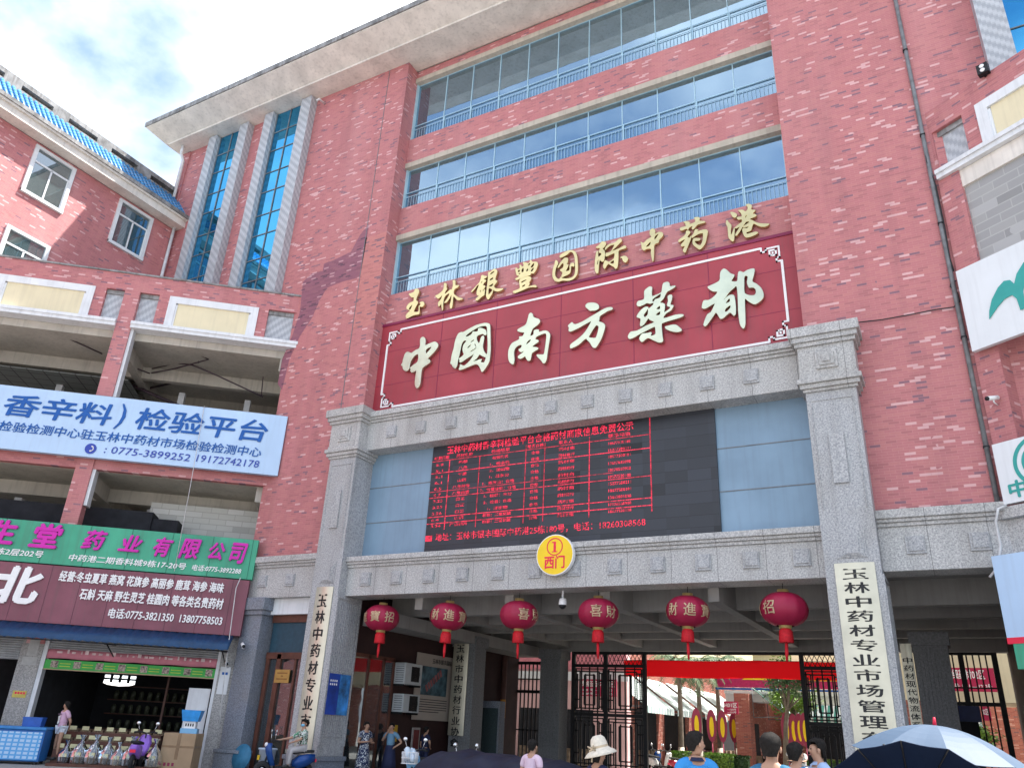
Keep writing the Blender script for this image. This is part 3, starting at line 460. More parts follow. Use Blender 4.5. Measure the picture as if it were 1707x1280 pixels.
WB(sm, 'panel_seam', PIPED, bld)
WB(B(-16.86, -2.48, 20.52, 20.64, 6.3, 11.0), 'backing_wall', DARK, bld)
cp = MB(); cp.box(-21.2, -20.32, 19.8, 20.7, .6, 4.7); cp.box(-21.28, -20.24, 19.72, 20.78, 4.7, 4.85); cp.box(-21.36, -20.16, 19.64, 20.86, 4.85, 5.25); cp.box(-21.28, -20.24, 19.7, 20.78, 0, .5); cp.box(-21.32, -20.2, 19.66, 20.82, .5, .6)
WB(cp, 'corner_pillar', GRD, bld, bevel=.015)
# passage: coffered ceiling, inner pillars and side walls
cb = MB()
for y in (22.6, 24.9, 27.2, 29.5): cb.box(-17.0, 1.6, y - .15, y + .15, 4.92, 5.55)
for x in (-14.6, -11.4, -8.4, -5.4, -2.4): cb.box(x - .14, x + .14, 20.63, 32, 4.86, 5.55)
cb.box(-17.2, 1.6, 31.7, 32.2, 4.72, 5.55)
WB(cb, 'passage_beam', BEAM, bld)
ab = MB(); p = at(795, 1078, 24.5); q = at(925, 1104, 31.5)
ab.box(-17.0, -15.9, 21, 31.7, 4.45, 4.86); WB(ab, 'edge_beam', BEAM, bld)
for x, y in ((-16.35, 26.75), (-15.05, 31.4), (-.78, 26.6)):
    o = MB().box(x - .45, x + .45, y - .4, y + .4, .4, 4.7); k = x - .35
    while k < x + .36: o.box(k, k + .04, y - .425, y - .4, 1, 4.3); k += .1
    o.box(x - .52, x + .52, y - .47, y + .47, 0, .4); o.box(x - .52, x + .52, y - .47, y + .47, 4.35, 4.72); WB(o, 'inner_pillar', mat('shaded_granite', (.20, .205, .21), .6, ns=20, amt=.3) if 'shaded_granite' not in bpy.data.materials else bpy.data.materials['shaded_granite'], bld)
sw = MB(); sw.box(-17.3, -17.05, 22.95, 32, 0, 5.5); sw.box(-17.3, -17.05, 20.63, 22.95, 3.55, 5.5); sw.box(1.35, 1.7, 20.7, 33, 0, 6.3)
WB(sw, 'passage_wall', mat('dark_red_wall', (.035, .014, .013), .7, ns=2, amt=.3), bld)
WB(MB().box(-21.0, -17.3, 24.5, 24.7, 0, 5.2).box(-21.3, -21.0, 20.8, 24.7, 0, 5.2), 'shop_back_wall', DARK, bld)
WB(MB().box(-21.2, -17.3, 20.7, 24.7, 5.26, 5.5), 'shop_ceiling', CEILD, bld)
# shop door beside the left pilaster and shop window inside the passage
WOOD = mat('brown_wood', (.10, .035, .022), .5, ns=4, amt=.3)
d = MB(); d.box(-20.25, -20.1, 20.25, 20.4, 0, 3.4); d.box(-19.75, -19.58, 20.22, 20.4, 0, 3.5); d.box(-18.15, -18.02, 20.25, 20.4, 0, 3.4); d.box(-20.25, -18.0, 20.22, 20.4, 3.35, 3.55); d.box(-19.0, -18.92, 20.25, 20.38, 0, 3.35); d.box(-20.25, -18.0, 20.25, 20.4, 4.5, 4.75); d.box(-19.58, -18.0, 20.25, 20.38, 0, .25)
dd = WB(d, 'shop_door', WOOD, bld); WB(B(-20.2, -18.0, 20.30, 20.32, 0, 3.5), 'pane', GLSHOP, dd)
WB(B(-20.25, -18.0, 20.32, 20.4, 3.55, 4.5), 'shop_door_panel', mat('teal_dark_board', (.02, .06, .09), .5), bld)
sg = MB()
for y in (20.7, 21.5, 22.3, 22.85): sg.box(-17.06, -16.98, y, y + .1, 0, 3.6)
sg.box(-17.06, -16.98, 20.7, 22.95, 3.5, 3.62); sg.box(-17.06, -16.98, 20.7, 22.95, 0, .2)
so_ = WB(sg, 'shop_window', WOOD, bld); WB(B(-17.03, -17.01, 20.7, 22.9, .2, 3.5), 'pane', GLSHOP, so_)
# ---------------------------------------------------------------- lettering over the gate
up = thing('gold_lettering', 'row of nine small gold brush characters on the brick above the big red board', 'sign', (-9.8, 20.63, 15.4))
for k in ('玉', '林', '銀', '豐', '国', '际', '中b', '药', '港'): relief('character', GLYPHS[k], 20.55, .10, GOLD2, up, up.location)
sb = thing('red_signboard', 'long dark red signboard with six big gold characters and white key-pattern border', 'sign', (-9.86, 20.62, 11.4))
s = MB().box(XL, XR, 20.50, 20.63, 11.36, 15.26); WB(s, 'board', SRED, sb)
j = MB()
for x in (-14.6, -12.35, -9.9, -7.4, -5.0): j.box(x - .008, x + .008, 20.492, 20.51, 11.4, 15.2)
for z, x0 in ((14.1, XL), (12.75, XL)): j.box(x0, XR, 20.494, 20.51, z - .006, z + .006)
j.box(XL, XR, 20.47, 20.52, 15.2, 15.3); WB(j, 'board_seam', SREDD, sb)
f = MB(); x0, x1, z0, z1, t = -16.98, -2.86, 11.85, 14.93, .035
f.box(x0 + .55, x1 - .55, 20.47, 20.5, z1 - t, z1 + t); f.box(x0 + .55, x1 - .55, 20.47, 20.5, z0 - t, z0 + t); f.box(x0 - t, x0 + t, 20.47, 20.5, z0 + .55, z1 - .55); f.box(x1 - t, x1 + t, 20.47, 20.5, z0 + .55, z1 - .55)
for cx, sx in ((x0, 1), (x1, -1)):
    for cz, sz in ((z0, 1), (z1, -1)):
        for a, b, c2, d2 in ((.55, 0, .55, .14), (.55, .14, .42, .14), (.42, .14, .42, .05), (.42, .05, .05, .05), (.05, .05, .05, .42), (.05, .42, .14, .42), (.14, .42, .14, .55), (0, .55, .14, .55), (.14, .14, .32, .14), (.32, .14, .32, .30), (.32, .30, .23, .30), (.23, .30, .23, .22), (.14, .14, .14, .32), (.14, .32, .22, .32)):
            xa, xb = sorted((cx + sx * a, cx + sx * c2)); za, zb = sorted((cz + sz * b, cz + sz * d2)); e = .026
            f.box(xa - e, xb + e, 20.472 + .002 * (a > .2), 20.5, za - e, zb + e)
WB(f, 'key_pattern_border', WPAINT, sb)
for k in ('中', '國', '南', '方', '藥', '都'): relief('character', GLYPHS[k], 20.42, .11, GOLD, sb, sb.location)
# ---------------------------------------------------------------- LED screen
ls = thing('led_screen', 'wide black LED screen filled with rows of red text between two blue panels', 'screen', (-9.68, 20.36, 6.4))
WB(B(-14.34, -5.02, 20.28, 20.42, 6.40, 10.06), 'screen_panel', LED, ls)
t = MB(); Y = 20.278; X = lambda u: (1, 0, 0); U = (0, 0, 1)
def led(body, x, z, w, h, bold=0.): put_text(t, body, (x, Y, z), (1, 0, 0), (0, 0, 1), w, h, bold, .006)
led('玉林中药材香辛料检验平台合格药材商家信息免费公示', -13.78, 9.70, 6.40, .27, .01)
led('地址：玉林市银丰国际中药港25栋180号，电话：18260308568', -13.95, 6.86, 6.88, .24)
for q, x, w2 in (('检测日期', -14.25, .56), ('药材名称', -13.4, .62), ('检验结果', -12.1, .66), ('是否合格', -10.82, .56), ('联系人', -9.75, .46), ('联系电话', -8.15, .68)): led(q, x, 9.54, w2, .12)
rows = [('5.8', '肉桂', '检验性状'), ('5.1', '八角', '1、粉末性'), ('5.1', '干姜', '2、浸出物'), ('6.1', '山药', '1、总灰分'), ('6.5', '八角茴香', '1、挥发油：合格'), ('6.7', '八角茴香', '2、含量检验：合格'), ('3.25', '白芷', '1、检验：水分'), ('3.25', '白芷', '2、检验：合格'), ('3.26', '白芷', '1、浸出物'), ('6.4', '山药', '检验：二氧化硫'), ('3.24', '广山药片', '检验：二氧化硫')]
for i, (a, b, c2) in enumerate(rows):
    z = 9.33 - i * .203
    led(a, -14.16, z, .09 * len(a), .085); led(b, -13.12 - .085 * len(b), z, .16 * len(b), .105); led(c2, -11.75 - .075 * len(c2), z, .14 * len(c2), .105); led('合格', -10.68, z, .28, .105); led('药材商行'[: 3 + i % 2], -9.75, z, .52, .105); led(('18677520188', '15277580211', '18677500181', '13617895898', '18178568908')[i % 5], -8.15, z, .68, .085)
WB(t, 'screen_text', LEDR, ls)
t = MB()
for z in (9.50, 9.09, 8.27, 7.64, 7.43): t.box(-14.33, -6.88, 20.272, 20.28, z - .010, z + .010)
t.box(-14.33, -8.0, 20.272, 20.28, 8.465, 8.475)
for x in (-13.65, -12.52, -10.87, -10.22, -8.75): t.box(x - .010, x + .010, 20.271, 20.28, 7.22, 9.65 if x > -12 else 9.5)
t.box(-6.89, -6.865, 20.271, 20.28, 7.25, 10.0); t.box(-14.33, -14.08, 20.27, 20.28, 6.88, 7.06)
WB(t, 'screen_table_rule', ledred('led_red_rule', .7, .45), ls)
# ---------------------------------------------------------------- round yellow gate badge
bg_ = thing('gate_badge', 'round yellow gate number sign lettered in red under the LED screen', 'sign', (-9.42, 19.58, 5.5))
d = MB(); n = 40; c0 = Vector((-9.42, 19.5, 6.05)); r0 = .56
rim = [(c0.x + r0 * math.cos(2 * PI * k / n), 19.50, c0.z + r0 * math.sin(2 * PI * k / n)) for k in range(n)]
WB(MB().prism(rim, (0, .14, 0)), 'rim', WPAINT, bg_)
ri = [(c0.x + (r0 - .025) * math.cos(2 * PI * k / n), 19.492, c0.z + (r0 - .025) * math.sin(2 * PI * k / n)) for k in range(n)]
WB(MB().prism(ri, (0, .02, 0)), 'disc', YEL, bg_)
t = MB(); put_text(t, '西门', (-9.72, 19.491, 5.68), (1, 0, 0), U, .60, .34, .035, .006); t.box(-9.455, -9.385, 19.485, 19.492, 6.13, 6.41).box(-9.50, -9.34, 19.486, 19.492, 6.12, 6.145).box(-9.51, -9.455, 19.486, 19.492, 6.375, 6.405)
for k in range(n):
    a0, a1 = 2 * PI * k / n, 2 * PI * (k + 1) / n; q = [(c0.x + r * math.cos(a), 19.486, 6.27 + r * math.sin(a)) for r, a in ((.215, a0), (.245, a0), (.245, a1), (.215, a1))]; t.add(q, [(0, 1, 2, 3)])
WB(t, 'lettering', RED, bg_)
WB(MB().box(-9.68, -9.62, 19.62, 19.66, 6.5, 6.66).box(-9.22, -9.16, 19.62, 19.66, 6.5, 6.66), 'bracket', IRON, bg_)
# ---------------------------------------------------------------- brass name plates
def plate(name, label, x0, x1, y, z0, z1, body, m, bold, tm, ch, ct, cb_, bow=.05):
    o = thing(name, label, 'sign', ((x0 + x1) / 2, y, z0)); mb = MB(); n = 10
    ps = [(x0 + (x1 - x0) * k / n, y - .02 - bow * math.sin(PI * k / n)) for k in range(n + 1)]
    mb.prism([(a, b, z0) for a, b in ps] + [(x1, y, z0), (x0, y, z0)], (0, 0, z1 - z0)); WB(mb, 'plate', m, o)
    t = MB(); h = (ct - cb_) / len(body)
    for i, chh in enumerate(body):
        k = len(t.v); put_text(t, chh, ((x0 + x1) / 2 - ch / 2, 0, ct - (i + 1) * h + h * .12), (1, 0, 0), U, ch, h * .76, bold, .006)
        for v in t.v[k:]: v.y += y - .024 - bow * math.sin(PI * max(0, min(1, (v.x - x0) / (x1 - x0))))
    WB(t, 'lettering', tm, o); return o
plate('name_plate', 'tall brass name plate with black characters on the pilaster beside the masked scooter rider', -17.72, -17.04, 19.41, .66, 5.44, '玉林中药材专业市场', BRASS, .03, BLK, .36, 5.26, .80)
plate('name_plate', 'tall brass name plate with black characters on the pilaster behind the pale blue umbrella', -2.27, -1.42, 19.41, .66, 5.44, '玉林中药材专业市场管理有限公司', BRASS, .022, BLK, .52, 5.34, .74)
p0, p1 = at(758, 1066, 26.3), at(783, 1066, 26.3)
plate('name_plate', 'dim brass name plate on the dark inner pillar under the second lantern from the left', p0.x, p1.x, 26.3, 1.3, 4.65, '玉林市中药材行业协会', BRASS, .02, BLK, .34, 4.45, .9)
p0, p1 = at(1502, 1090, 26.15), at(1521, 1090, 26.15)
plate('name_plate', 'narrow name plate on the dark inner pillar right of the big brass plate', p0.x, p1.x, 26.15, 1.4, 4.4, '中药材现代物流体系研究课题', BRASS, .02, BLK, .24, 4.05, 1.3, .02)
# ---------------------------------------------------------------- lanterns
LRED = mat('lantern_red', (.31, .008, .045), .5, ns=3, amt=.1); LGOLD = mat('lantern_gold', (.75, .55, .22), .4, .7); TASS = mat('tassel_red', (.55, .01, .02), .7, ns=20, amt=.2); LPRINT = mat('lantern_print', (.50, .36, .22), .5)
def lantern():
    o = thing('red_lantern', 'x', 'lantern', (0, 0, 0), 0, 'red lanterns hung under the gateway')
    n = 48; gb = MB(); pr = []
    for i in range(15):
        a = PI * (.10 + .80 * i / 14); pr.append((.53 * math.sin(a) ** .82, .385 * math.cos(a)))
    gb.lathe(pr[::-1], n, (0, 0, 0), lambda k, z: 1 - .035 * (k % 4 == 0) - .012 * (k % 4 == 1)); gl = gb.build('globe', LRED, o)
    MB().lathe([(0, .44), (.13, .44), (.13, .34), (.15, .33)][::-1], 20).build('top_cap', LGOLD, o)
    MB().lathe([(0, -.42), (.14, -.42), (.14, -.36), (.16, -.34)], 20).build('bottom_cap', LGOLD, o)
    ts = MB().lathe([(.11, -.42), (.15, -.48), (.165, -.72), (.15, -.73), (0, -.70)], 22, (0, 0, 0), lambda k, z: 1 - .08 * (k % 2)); ts.tube([(0, 0, -.7), (.01, 0, -.95), (.02, 0, -1.13)], [.035, .04, .022]); ts.build('tassel', TASS, o)
    MB().tube([(0, 0, .43), (0, 0, .62)], .008, 5).build('cord', CABLE, o)
    t = MB()
    for ang, chh in ((-1.95, '財'), (-1.1, '進'), (-.25, '寶'), (-2.75, '喜'), (.6, '招')):
        k = len(t.v); put_text(t, chh, (-.14, 0, -.15), (1, 0, 0), U, .28, .30, .015, 0.)
        for v in t.v[k:]:
            x, z = v.x, v.z; rr = .545 * math.sqrt(max(.05, 1 - (z / .40) ** 2)); a = ang + x / .5; v.x = rr * math.cos(a); v.y = rr * math.sin(a)
    t.build('lettering', LPRINT, o); return o
L0 = lantern(); lx = [-15.71, -13.26, -10.88, -8.46, -6.0, -3.62]
ll = ['red lantern hanging furthest left, nearest the fluted pilaster', 'red lantern in front of the dim inner name plate', 'red lantern left of the white dome camera', 'red lantern right of the white dome camera', 'red lantern above the middle of the plain red banner', 'red lantern furthest right, nearest the big brass name plate']
for i, x in enumerate(lx):
    o = L0 if i == 0 else dup(L0, (0, 0, 0)); o.location = (x, 20.3, 4.58); o.rotation_euler = (0, R((0, 3, -2, 1, 2, -1)[i]), R((-62, 8, 110, 84, -5, 206)[i])); o['label'] = ll[i]; s_ = 1.03 if i < 5 else 1.06; o.scale = (s_, s_, s_)
# lantern cables and the dome camera between them
dc = thing('dome_camera', 'white dome camera on a short pole between the two middle lanterns', 'camera', (-9.65, 20.25, 4.2))
q = at(938, 1005, 20.25); dc.location = q
MB().tube([(0, 0, .55), (0, 0, .12)], .03).build('pole', PIPE, dc); MB().lathe([(0, .14), (.09, .12), (.11, .02), (.11, -.05)], 16).build('housing', WPAINT, dc); MB().ball((0, 0, -.06), .10).build('lens', BLK, dc)
# ---------------------------------------------------------------- left block with blue tiled roof
LX = -30.6
lb = thing('brick_block', 'side block of red brick with white sash windows and a blue tiled roof edge', 'building', (LX, 12, 0))
WB(B(-38, LX, -6, 20.0, 16.98, 23.0), 'brick_wall', BR, lb); WB(B(-38, LX, -6, 4.0, 0, 16.98), 'lower_wall', BR, lb)
def sash(y0, y1, z0, z1):
    f = MB(); x = LX
    f.box(x - .05, x + .09, y0 - .02, y0 + .13, z0, z1); f.box(x - .05, x + .09, y1 - .13, y1 + .02, z0, z1); f.box(x - .05, x + .09, y0 + .13, y1 - .13, z1 - .13, z1); f.box(x - .05, x + .12, y0 - .02, y1 + .02, z0 - .02, z0 + .12)
    zt = z0 + (z1 - z0) * .68; f.box(x - .04, x + .05, y0 + .13, y1 - .13, zt - .04, zt + .04); ym = (y0 + y1) / 2; f.box(x - .04, x + .05, ym - .035, ym + .035, z0 + .12, zt)
    for a, b in ((y0 + .13, ym), (ym, y1 - .13)): f.box(x - .03, x + .03, a, a + .035, z0 + .12, zt); f.box(x - .03, x + .03, b - .035, b, z0 + .12, zt)
    o = WB(f, 'sash_window', FRAME, lb); WB(B(x + .005, x + .015, y0 + .1, y1 - .1, z0 + .1, z1 - .1), 'pane', GLW, o)
for z0, z1 in ((20.54, 22.86), (16.6, 18.88)):
    for y in (9.0, 12.95, 16.93): sash(y, y + 1.76, z0, z1)
ev = MB(); ev.box(LX, LX + .62, -6, 20.5, 23.02, 23.36); ev.box(LX, LX + .72, -6, 20.5, 23.36, 23.46); WB(ev, 'eaves', CONC, lb)
WB(MB().box(LX + .55, LX + .78, -6, 20.55, 23.46, 23.64).box(LX - .1, LX + .55, -6, 20.5, 23.40, 23.5), 'gutter', FASC, lb)
def rooftile():
    s = NT('blue_roof_tile'); x, y, z = s.xyz(); fy = s.M('FRACT', s.M('DIVIDE', y, .24)); fz = s.M('FRACT', s.M('DIVIDE', z, .22))
    c = s.ramp(s.noise(2.5, 4), [(.3, (.02, .17, .42)), (.7, (.05, .30, .60))]); e = s.M('MAXIMUM', s.M('LESS_THAN', fy, .14), s.M('LESS_THAN', fz, .16)); c = s.mix(s.M('MULTIPLY', e, .7), c, (.02, .03, .06))
    c = s.mix(s.M('MULTIPLY', s.M('GREATER_THAN', fz, .8), .45), c, (.40, .58, .72)); s.bump(s.M('SINE', s.M('MULTIPLY', y, 2 * PI / .24)), .8, .03); return s.fin(c, .35)
BT = rooftile()
r = MB(); y = -6.0
while y < 20.3: r.tube([(LX + .56, y + .12, 23.62), (-31.2, y + .12, 25.08)], .085, 7); y += .24
r.prism([(LX + .56, -6, 23.55), (-31.25, -6, 25.0), (-31.25, -6, 25.06), (LX + .56, -6, 23.61)], (0, 26.4, 0)); WB(r, 'blue_tile_roof', BT, lb)
rg = MB(); rg.box(-31.65, -31.22, -6, 20.4, 24.95, 25.22); rg.box(-31.65, -31.22, -6, 20.4, 25.46, 25.68); y = -6
while y < 20.4: rg.box(-31.65, -31.22, y, y + .75, 25.22, 25.46); y += 2.15
WB(rg, 'slotted_parapet', FASC, lb); WB(B(-38, -31.66, -6, 20.4, 23.0, 25.55), 'roof_slab', FASC, lb)
WB(MB().tube([(LX + .12, 19.8, 23.0), (LX + .12, 19.8, 14)], .075).tube([(LX + .12, 19.8, 23.0), (LX + .3, 19.75, 23.15)], .07), 'downpipe', PIPE, lb)
# ---------------------------------------------------------------- left arcade wing (local x runs away from the gate, local y faces the square)
lw = thing('arcade_wing', 'open arcade wing left of the gateway with cream panels and grey tile insets', 'building', (-21.4, 20, 0), R(219.5))
def wing(root, sg, L, dz, infill):
    """sg = +1: outward is +y, -1: outward is -y"""
    def bx(mb, x0, x1, y0, y1, z0, z1): return mb.box(x0, x1, sg * y0, sg * y1, z0 + dz, z1 + dz)
    w = MB(); piers = [(-.15, .02)] if sg > 0 else [(.02, .58)]; bays = [(0, 6.0)]
    bx(w, -.2, L, -.32, 0, 16.47, 17.2)
    def strip(a, b): bx(w, a, b, -.32, 0, 15.18, 16.47)
    pr = [(5.95, 6.5)] + ([(12.5, 13.05)] if L > 13 else [])
    if sg < 0: pr = [(.02, .58), (6.6, 7.2)]
    for a, b in pr: bx(w, a, b, -.4, .06, 0 if sg < 0 else 3.4, 16.47 if sg > 0 else 15.0)
    gs = MB(); wf = MB(); cr = MB()
    if sg > 0: panels = [(1.47, 4.84), (7.58, 11.0), (14, 17)]; greys = [(-.2, 1.10), (5.24, 5.95), (6.5, 7.19), (11.5, 12.5), (13.05, 13.6)]; strips = [(1.10, 1.47), (4.84, 5.24), (7.19, 7.58), (11.0, 11.5), (13.6, 14)]
    else: panels = [(1.3, 4.7)]; greys = [(.08, .92), (5.1, 6.6)]; strips = [(-.1, .08), (.92, 1.3), (4.7, 5.1)]
    for a, b in strips:
        if a < L: strip(a, b)
    WB_l(w, 'brick_frame', BR, root)
    for a, b in greys: bx(gs, a, b, -.26, -.16, 15.0, 16.3); 
    WB_l(gs, 'grey_tile_inset', GT, root)
    st = MB()
    for a, b in greys: bx(st, a, b, -.3, -.1, 16.3, 16.46)
    WB_l(st, 'weathered_lintel', FASC, root)
    for a, b in panels:
        bx(wf, a, b, -.2, .05, 16.18, 16.46); bx(wf, a, a + .28, -.2, .05, 15.1, 16.18); bx(wf, b - .28, b, -.2, .05, 15.1, 16.18); bx(wf, a + .28, a + .34, -.2, .02, 15.1, 16.12); bx(wf, b - .34, b - .28, -.2, .02, 15.1, 16.12); bx(cr, a + .34, b - .34, -.2, -.02, 15.1, 16.18)
    WB_l(wf, 'white_panel_frame', WHT, root); WB_l(cr, 'cream_panel', CREAM, root)
    ld = MB(); xs = ([-.25] + [v for a, b in pr for v in (a - .0, b)] + [L]) if sg > 0 else [.06, L]
    for a, b in zip(xs[::2], xs[1::2]):
        if b > a: bx(ld, a, b, -.35, .17, 14.86, 15.10); bx(ld, a, b, -.35, .22, 15.0, 15.12)
    WB_l(ld, 'white_ledge', WHT, root)
    return bx
def WB_l(mb, name, m, parent, **k): return mb.build(name, m, parent, **k)
bx = wing(lw, 1, 17, 0., True)
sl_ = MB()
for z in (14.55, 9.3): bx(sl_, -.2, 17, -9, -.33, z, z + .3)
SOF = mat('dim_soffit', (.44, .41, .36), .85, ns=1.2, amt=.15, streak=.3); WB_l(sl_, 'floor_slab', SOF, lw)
bm_ = MB()
for x in (.2, 6.2, 12.7): bx(bm_, x - .16, x + .16, -9, -.34, 14.0, 14.55); bx(bm_, x - .16, x + .16, -9, -.34, 8.75, 9.3)
bx(bm_, -.2, 17, -3.2, -2.9, 14.05, 14.55); bx(bm_, -.2, 17, -6.2, -5.9, 14.05, 14.55); bx(bm_, -.2, 17, -3.0, -2.7, 8.8, 9.3)
WB_l(bm_, 'ceiling_beam', SOF, lw)
ct = NT('grid_ceiling'); x_, y_, z_ = ct.xyz(); jj = ct.M('MAXIMUM', ct.M('LESS_THAN', ct.M('FRACT', ct.M('DIVIDE', x_, .6)), .06), ct.M('LESS_THAN', ct.M('FRACT', ct.M('DIVIDE', y_, .6)), .06)); ctm = ct.fin(ct.mix(jj, (.17, .18, .17), (.04, .04, .04)), .8)
c_ = MB(); bx(c_, 6.4, 17, -9, -2.6, 13.75, 13.8); WB_l(c_, 'grid_ceiling', ctm, lw)
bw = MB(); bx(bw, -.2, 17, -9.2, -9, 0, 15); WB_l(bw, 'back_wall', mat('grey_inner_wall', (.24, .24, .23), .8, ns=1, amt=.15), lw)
iw = MB(); bx(iw, -.1, 4.3, -2.3, -2.1, 5.0, 8.8); bx(iw, -.1, .12, -2.1, -.34, 5.0, 8.8); WB_l(iw, 'white_block_wall', WHB, lw); iw2 = MB(); bx(iw2, -.12, .05, -9, -.45, 9.6, 14.5); WB_l(iw2, 'side_wall', bpy.data.materials['grey_inner_wall'], lw)
rs = NT('ribbed_panel'); xx = rs.xyz()[2]; rsm = rs.fin(rs.mix(rs.M('LESS_THAN', rs.M('FRACT', rs.M('DIVIDE', xx, .16)), .18), (.42, .43, .42), (.20, .20, .20)), .6)
rsb = MB(); bx(rsb, -.1, 3.6, -5.0, -4.9, 9.6, 13.2); WB_l(rsb, 'ribbed_cladding', rsm, lw)
cl_ = MB()
for x in (1.9, 4.6, 9.4): bx(cl_, x - .12, x + .12, -4.2, -3.95, 9.6, 14.0); bx(cl_, x - .13, x + .13, -3.6, -3.35, 5, 8.8)
WB_l(cl_, 'inner_column', PIPE, lw)
sb_ = MB()
for a, b in ((-.2, 1.55), (4.8, 7.7), (10.9, 14.6)): bx(sb_, a, b, -.3, .04, 11.2, 11.98)
bx(sb_, -.2, 17, -.28, 0, 9.3, 11.2); WB_l(sb_, 'brick_sill', BR, lw)
cap_ = MB()
for a, b in ((-.25, 1.6), (4.75, 7.75), (10.85, 14.65)): bx(cap_, a, b, -.33, .07, 11.98, 12.04)
bx(cap_, -.3, 17, -.36, .05, 17.2, 17.27); WB_l(cap_, 'coping', FASC, lw)
rl = MB(); bx(rl, -.2, 17, -9, -.3, 16.9, 17.0); WB_l(rl, 'roof_slab', FASC, lw)
wj = MB(); bx(wj, 5.84, 5.95, -.4, -.02, 8.0, 15.0); WB_l(wj, 'white_jamb', FRAME, lw)
du = MB(); du.box(3.9, 17, -2.0, -1.1, 7.0, 8.2); du.box(3.0, 3.9, -1.9, -1.2, 7.2, 8.0); WB_l(du, 'air_duct', DARK, lw)
pi = MB()
def lp(u, v, o):   # a point of the photo's wing brought to local coordinates at depth o behind the front
    d = at(u, v, 1.) - Vector((0, 0, EYE)); nrm = Vector((math.cos(R(309.5)), math.sin(R(309.5)), 0)); nrm = Vector((.636, -.772, 0)); p0 = Vector((-21.4, 20, 0)) - nrm * o
    k = (p0.dot(nrm)) / d.dot(nrm); P = d * k; P.z += EYE; return root_m(lw).inverted() @ P
A2 = lambda x, y, o: lp(x / 3.2827, 430 + y / 3.2827, o)
pi.tube([A2(290, 365, .6), A2(280, 398, .7), A2(560, 525, 1.6)], .03, 6); pi.tube([A2(680, 580, 2), A2(820, 632, 2.4)], .03, 6)
pi.tube([A2(970, 450, .6), A2(970, 468, .7), A2(1140, 555, 1.2), A2(960, 605, 2.2), A2(640, 665, 4.0)], .03, 6)
pi.tube([A2(680, 645, 3.8), A2(960, 575, 2.2), A2(1050, 585, 1.9), A2(1160, 630, 1.8), A2(1440, 760, 1.7)], .03, 6)
for a, b, o in (((370, 400), (360, 432), 1.), ((1045, 460), (1035, 500), .9), ((990, 490), (962, 575), 2.2), ((1090, 540), (1085, 575), 1.6), ((1440, 650), (1430, 755), 1.7), ((705, 550), (700, 585), 2.1)): pi.tube([A2(*a, o), A2(*b, o)], .022, 6)
pi.tube([A2(660, 670, 4), A2(1030, 830, 3.9)], .07, 6); pi.tube([A2(820, 712, 4.4), A2(1545, 548, 4.2)], .05, 6)
WB_l(pi, 'sprinkler_pipe', SPRK, lw)
# shop fronts under the wing
STONE = granite('shop_pillar_stone', (.20, .20, .20), (.46, .45, .43), 0)
ps = MB(); bx(ps, 5.95, 6.6, -.5, .05, 0, 3.9); bx(ps, -.02, .46, -.5, .05, 0, 3.9); bx(ps, 12.4, 13.1, -.5, .05, 0, 3.9); WB_l(ps, 'stone_pillar', STONE, lw, bevel=.01)
jb = MB(); bx(jb, 5.82, 5.95, -.3, .02, 0, 3.6); bx(jb, .46, .56, -.3, .02, 0, 3.6); WB_l(jb, 'shutter_rail', FRAME, lw)
sh = MB(); bx(sh, .5, 5.9, -.45, -.02, 3.28, 3.62); bx(sh, 6.6, 12.4, -.45, -.02, 2.9, 3.62); WB_l(sh, 'shutter_box', corr('grey_shutter', (.36, .37, .38), .07, 2), lw)
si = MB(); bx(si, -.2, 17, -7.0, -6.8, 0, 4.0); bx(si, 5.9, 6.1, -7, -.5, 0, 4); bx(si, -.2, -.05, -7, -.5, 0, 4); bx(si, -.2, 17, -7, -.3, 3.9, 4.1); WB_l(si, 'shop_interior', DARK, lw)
fz = MB(); bx(fz, -.2, 17, -.4, .05, 3.9, 9.0 - 3.9 + .2); WB_l(fz, 'shop_fascia', GRD, lw)
dv = MB(); bx(dv, 2.4, 2.47, -2.5, -2.4, 0, 3.2); bx(dv, .55, 2.4, -2.6, -2.55, 2.9, 3.4); WB_l(dv, 'partition', WOOD, lw)
# shop sign boards: one thing each
LM = root_m(lw); lxd = Vector((LM[0][0], LM[1][0], 0)) * -1; LN = Vector((LM[0][1], LM[1][1], 0))
def LW(x, y, z): return LM @ Vector((x, y, z))
def sign_l(name, label, x0, x1, y, z0, z1, th, m, texts, lean=0., parts=()):
    """board across the wing; its text reads from high x to low x"""
    o = thing(name, label, 'sign', LW((x0 + x1) / 2, y, z0), R(219.5)); b = MB(); w_ = (x1 - x0) / 2
    b.prism([(-w_, 0, 0), (w_, 0, 0), (w_, -lean, z1 - z0), (-w_, -lean, z1 - z0)], (0, -th, 0)); b.build('board', m, o)
    g2 = {}
    for body, xa, xb, zb, hh, bold, tm, ext, sh in texts:   # xa = left end (high x)
        mb = g2.setdefault(body + str(xa), (MB(), tm))[0]; k = (zb - z0) / (z1 - z0)
        put_text(mb, body, ((xa - (x0 + x1) / 2), .012 - lean * k, zb - z0), (-1, 0, 0), (0, -lean, z1 - z0), xa - xb, hh, bold, ext, 1., sh)
    for mb, tm in g2.values(): mb.build('lettering', tm, o)
    return o
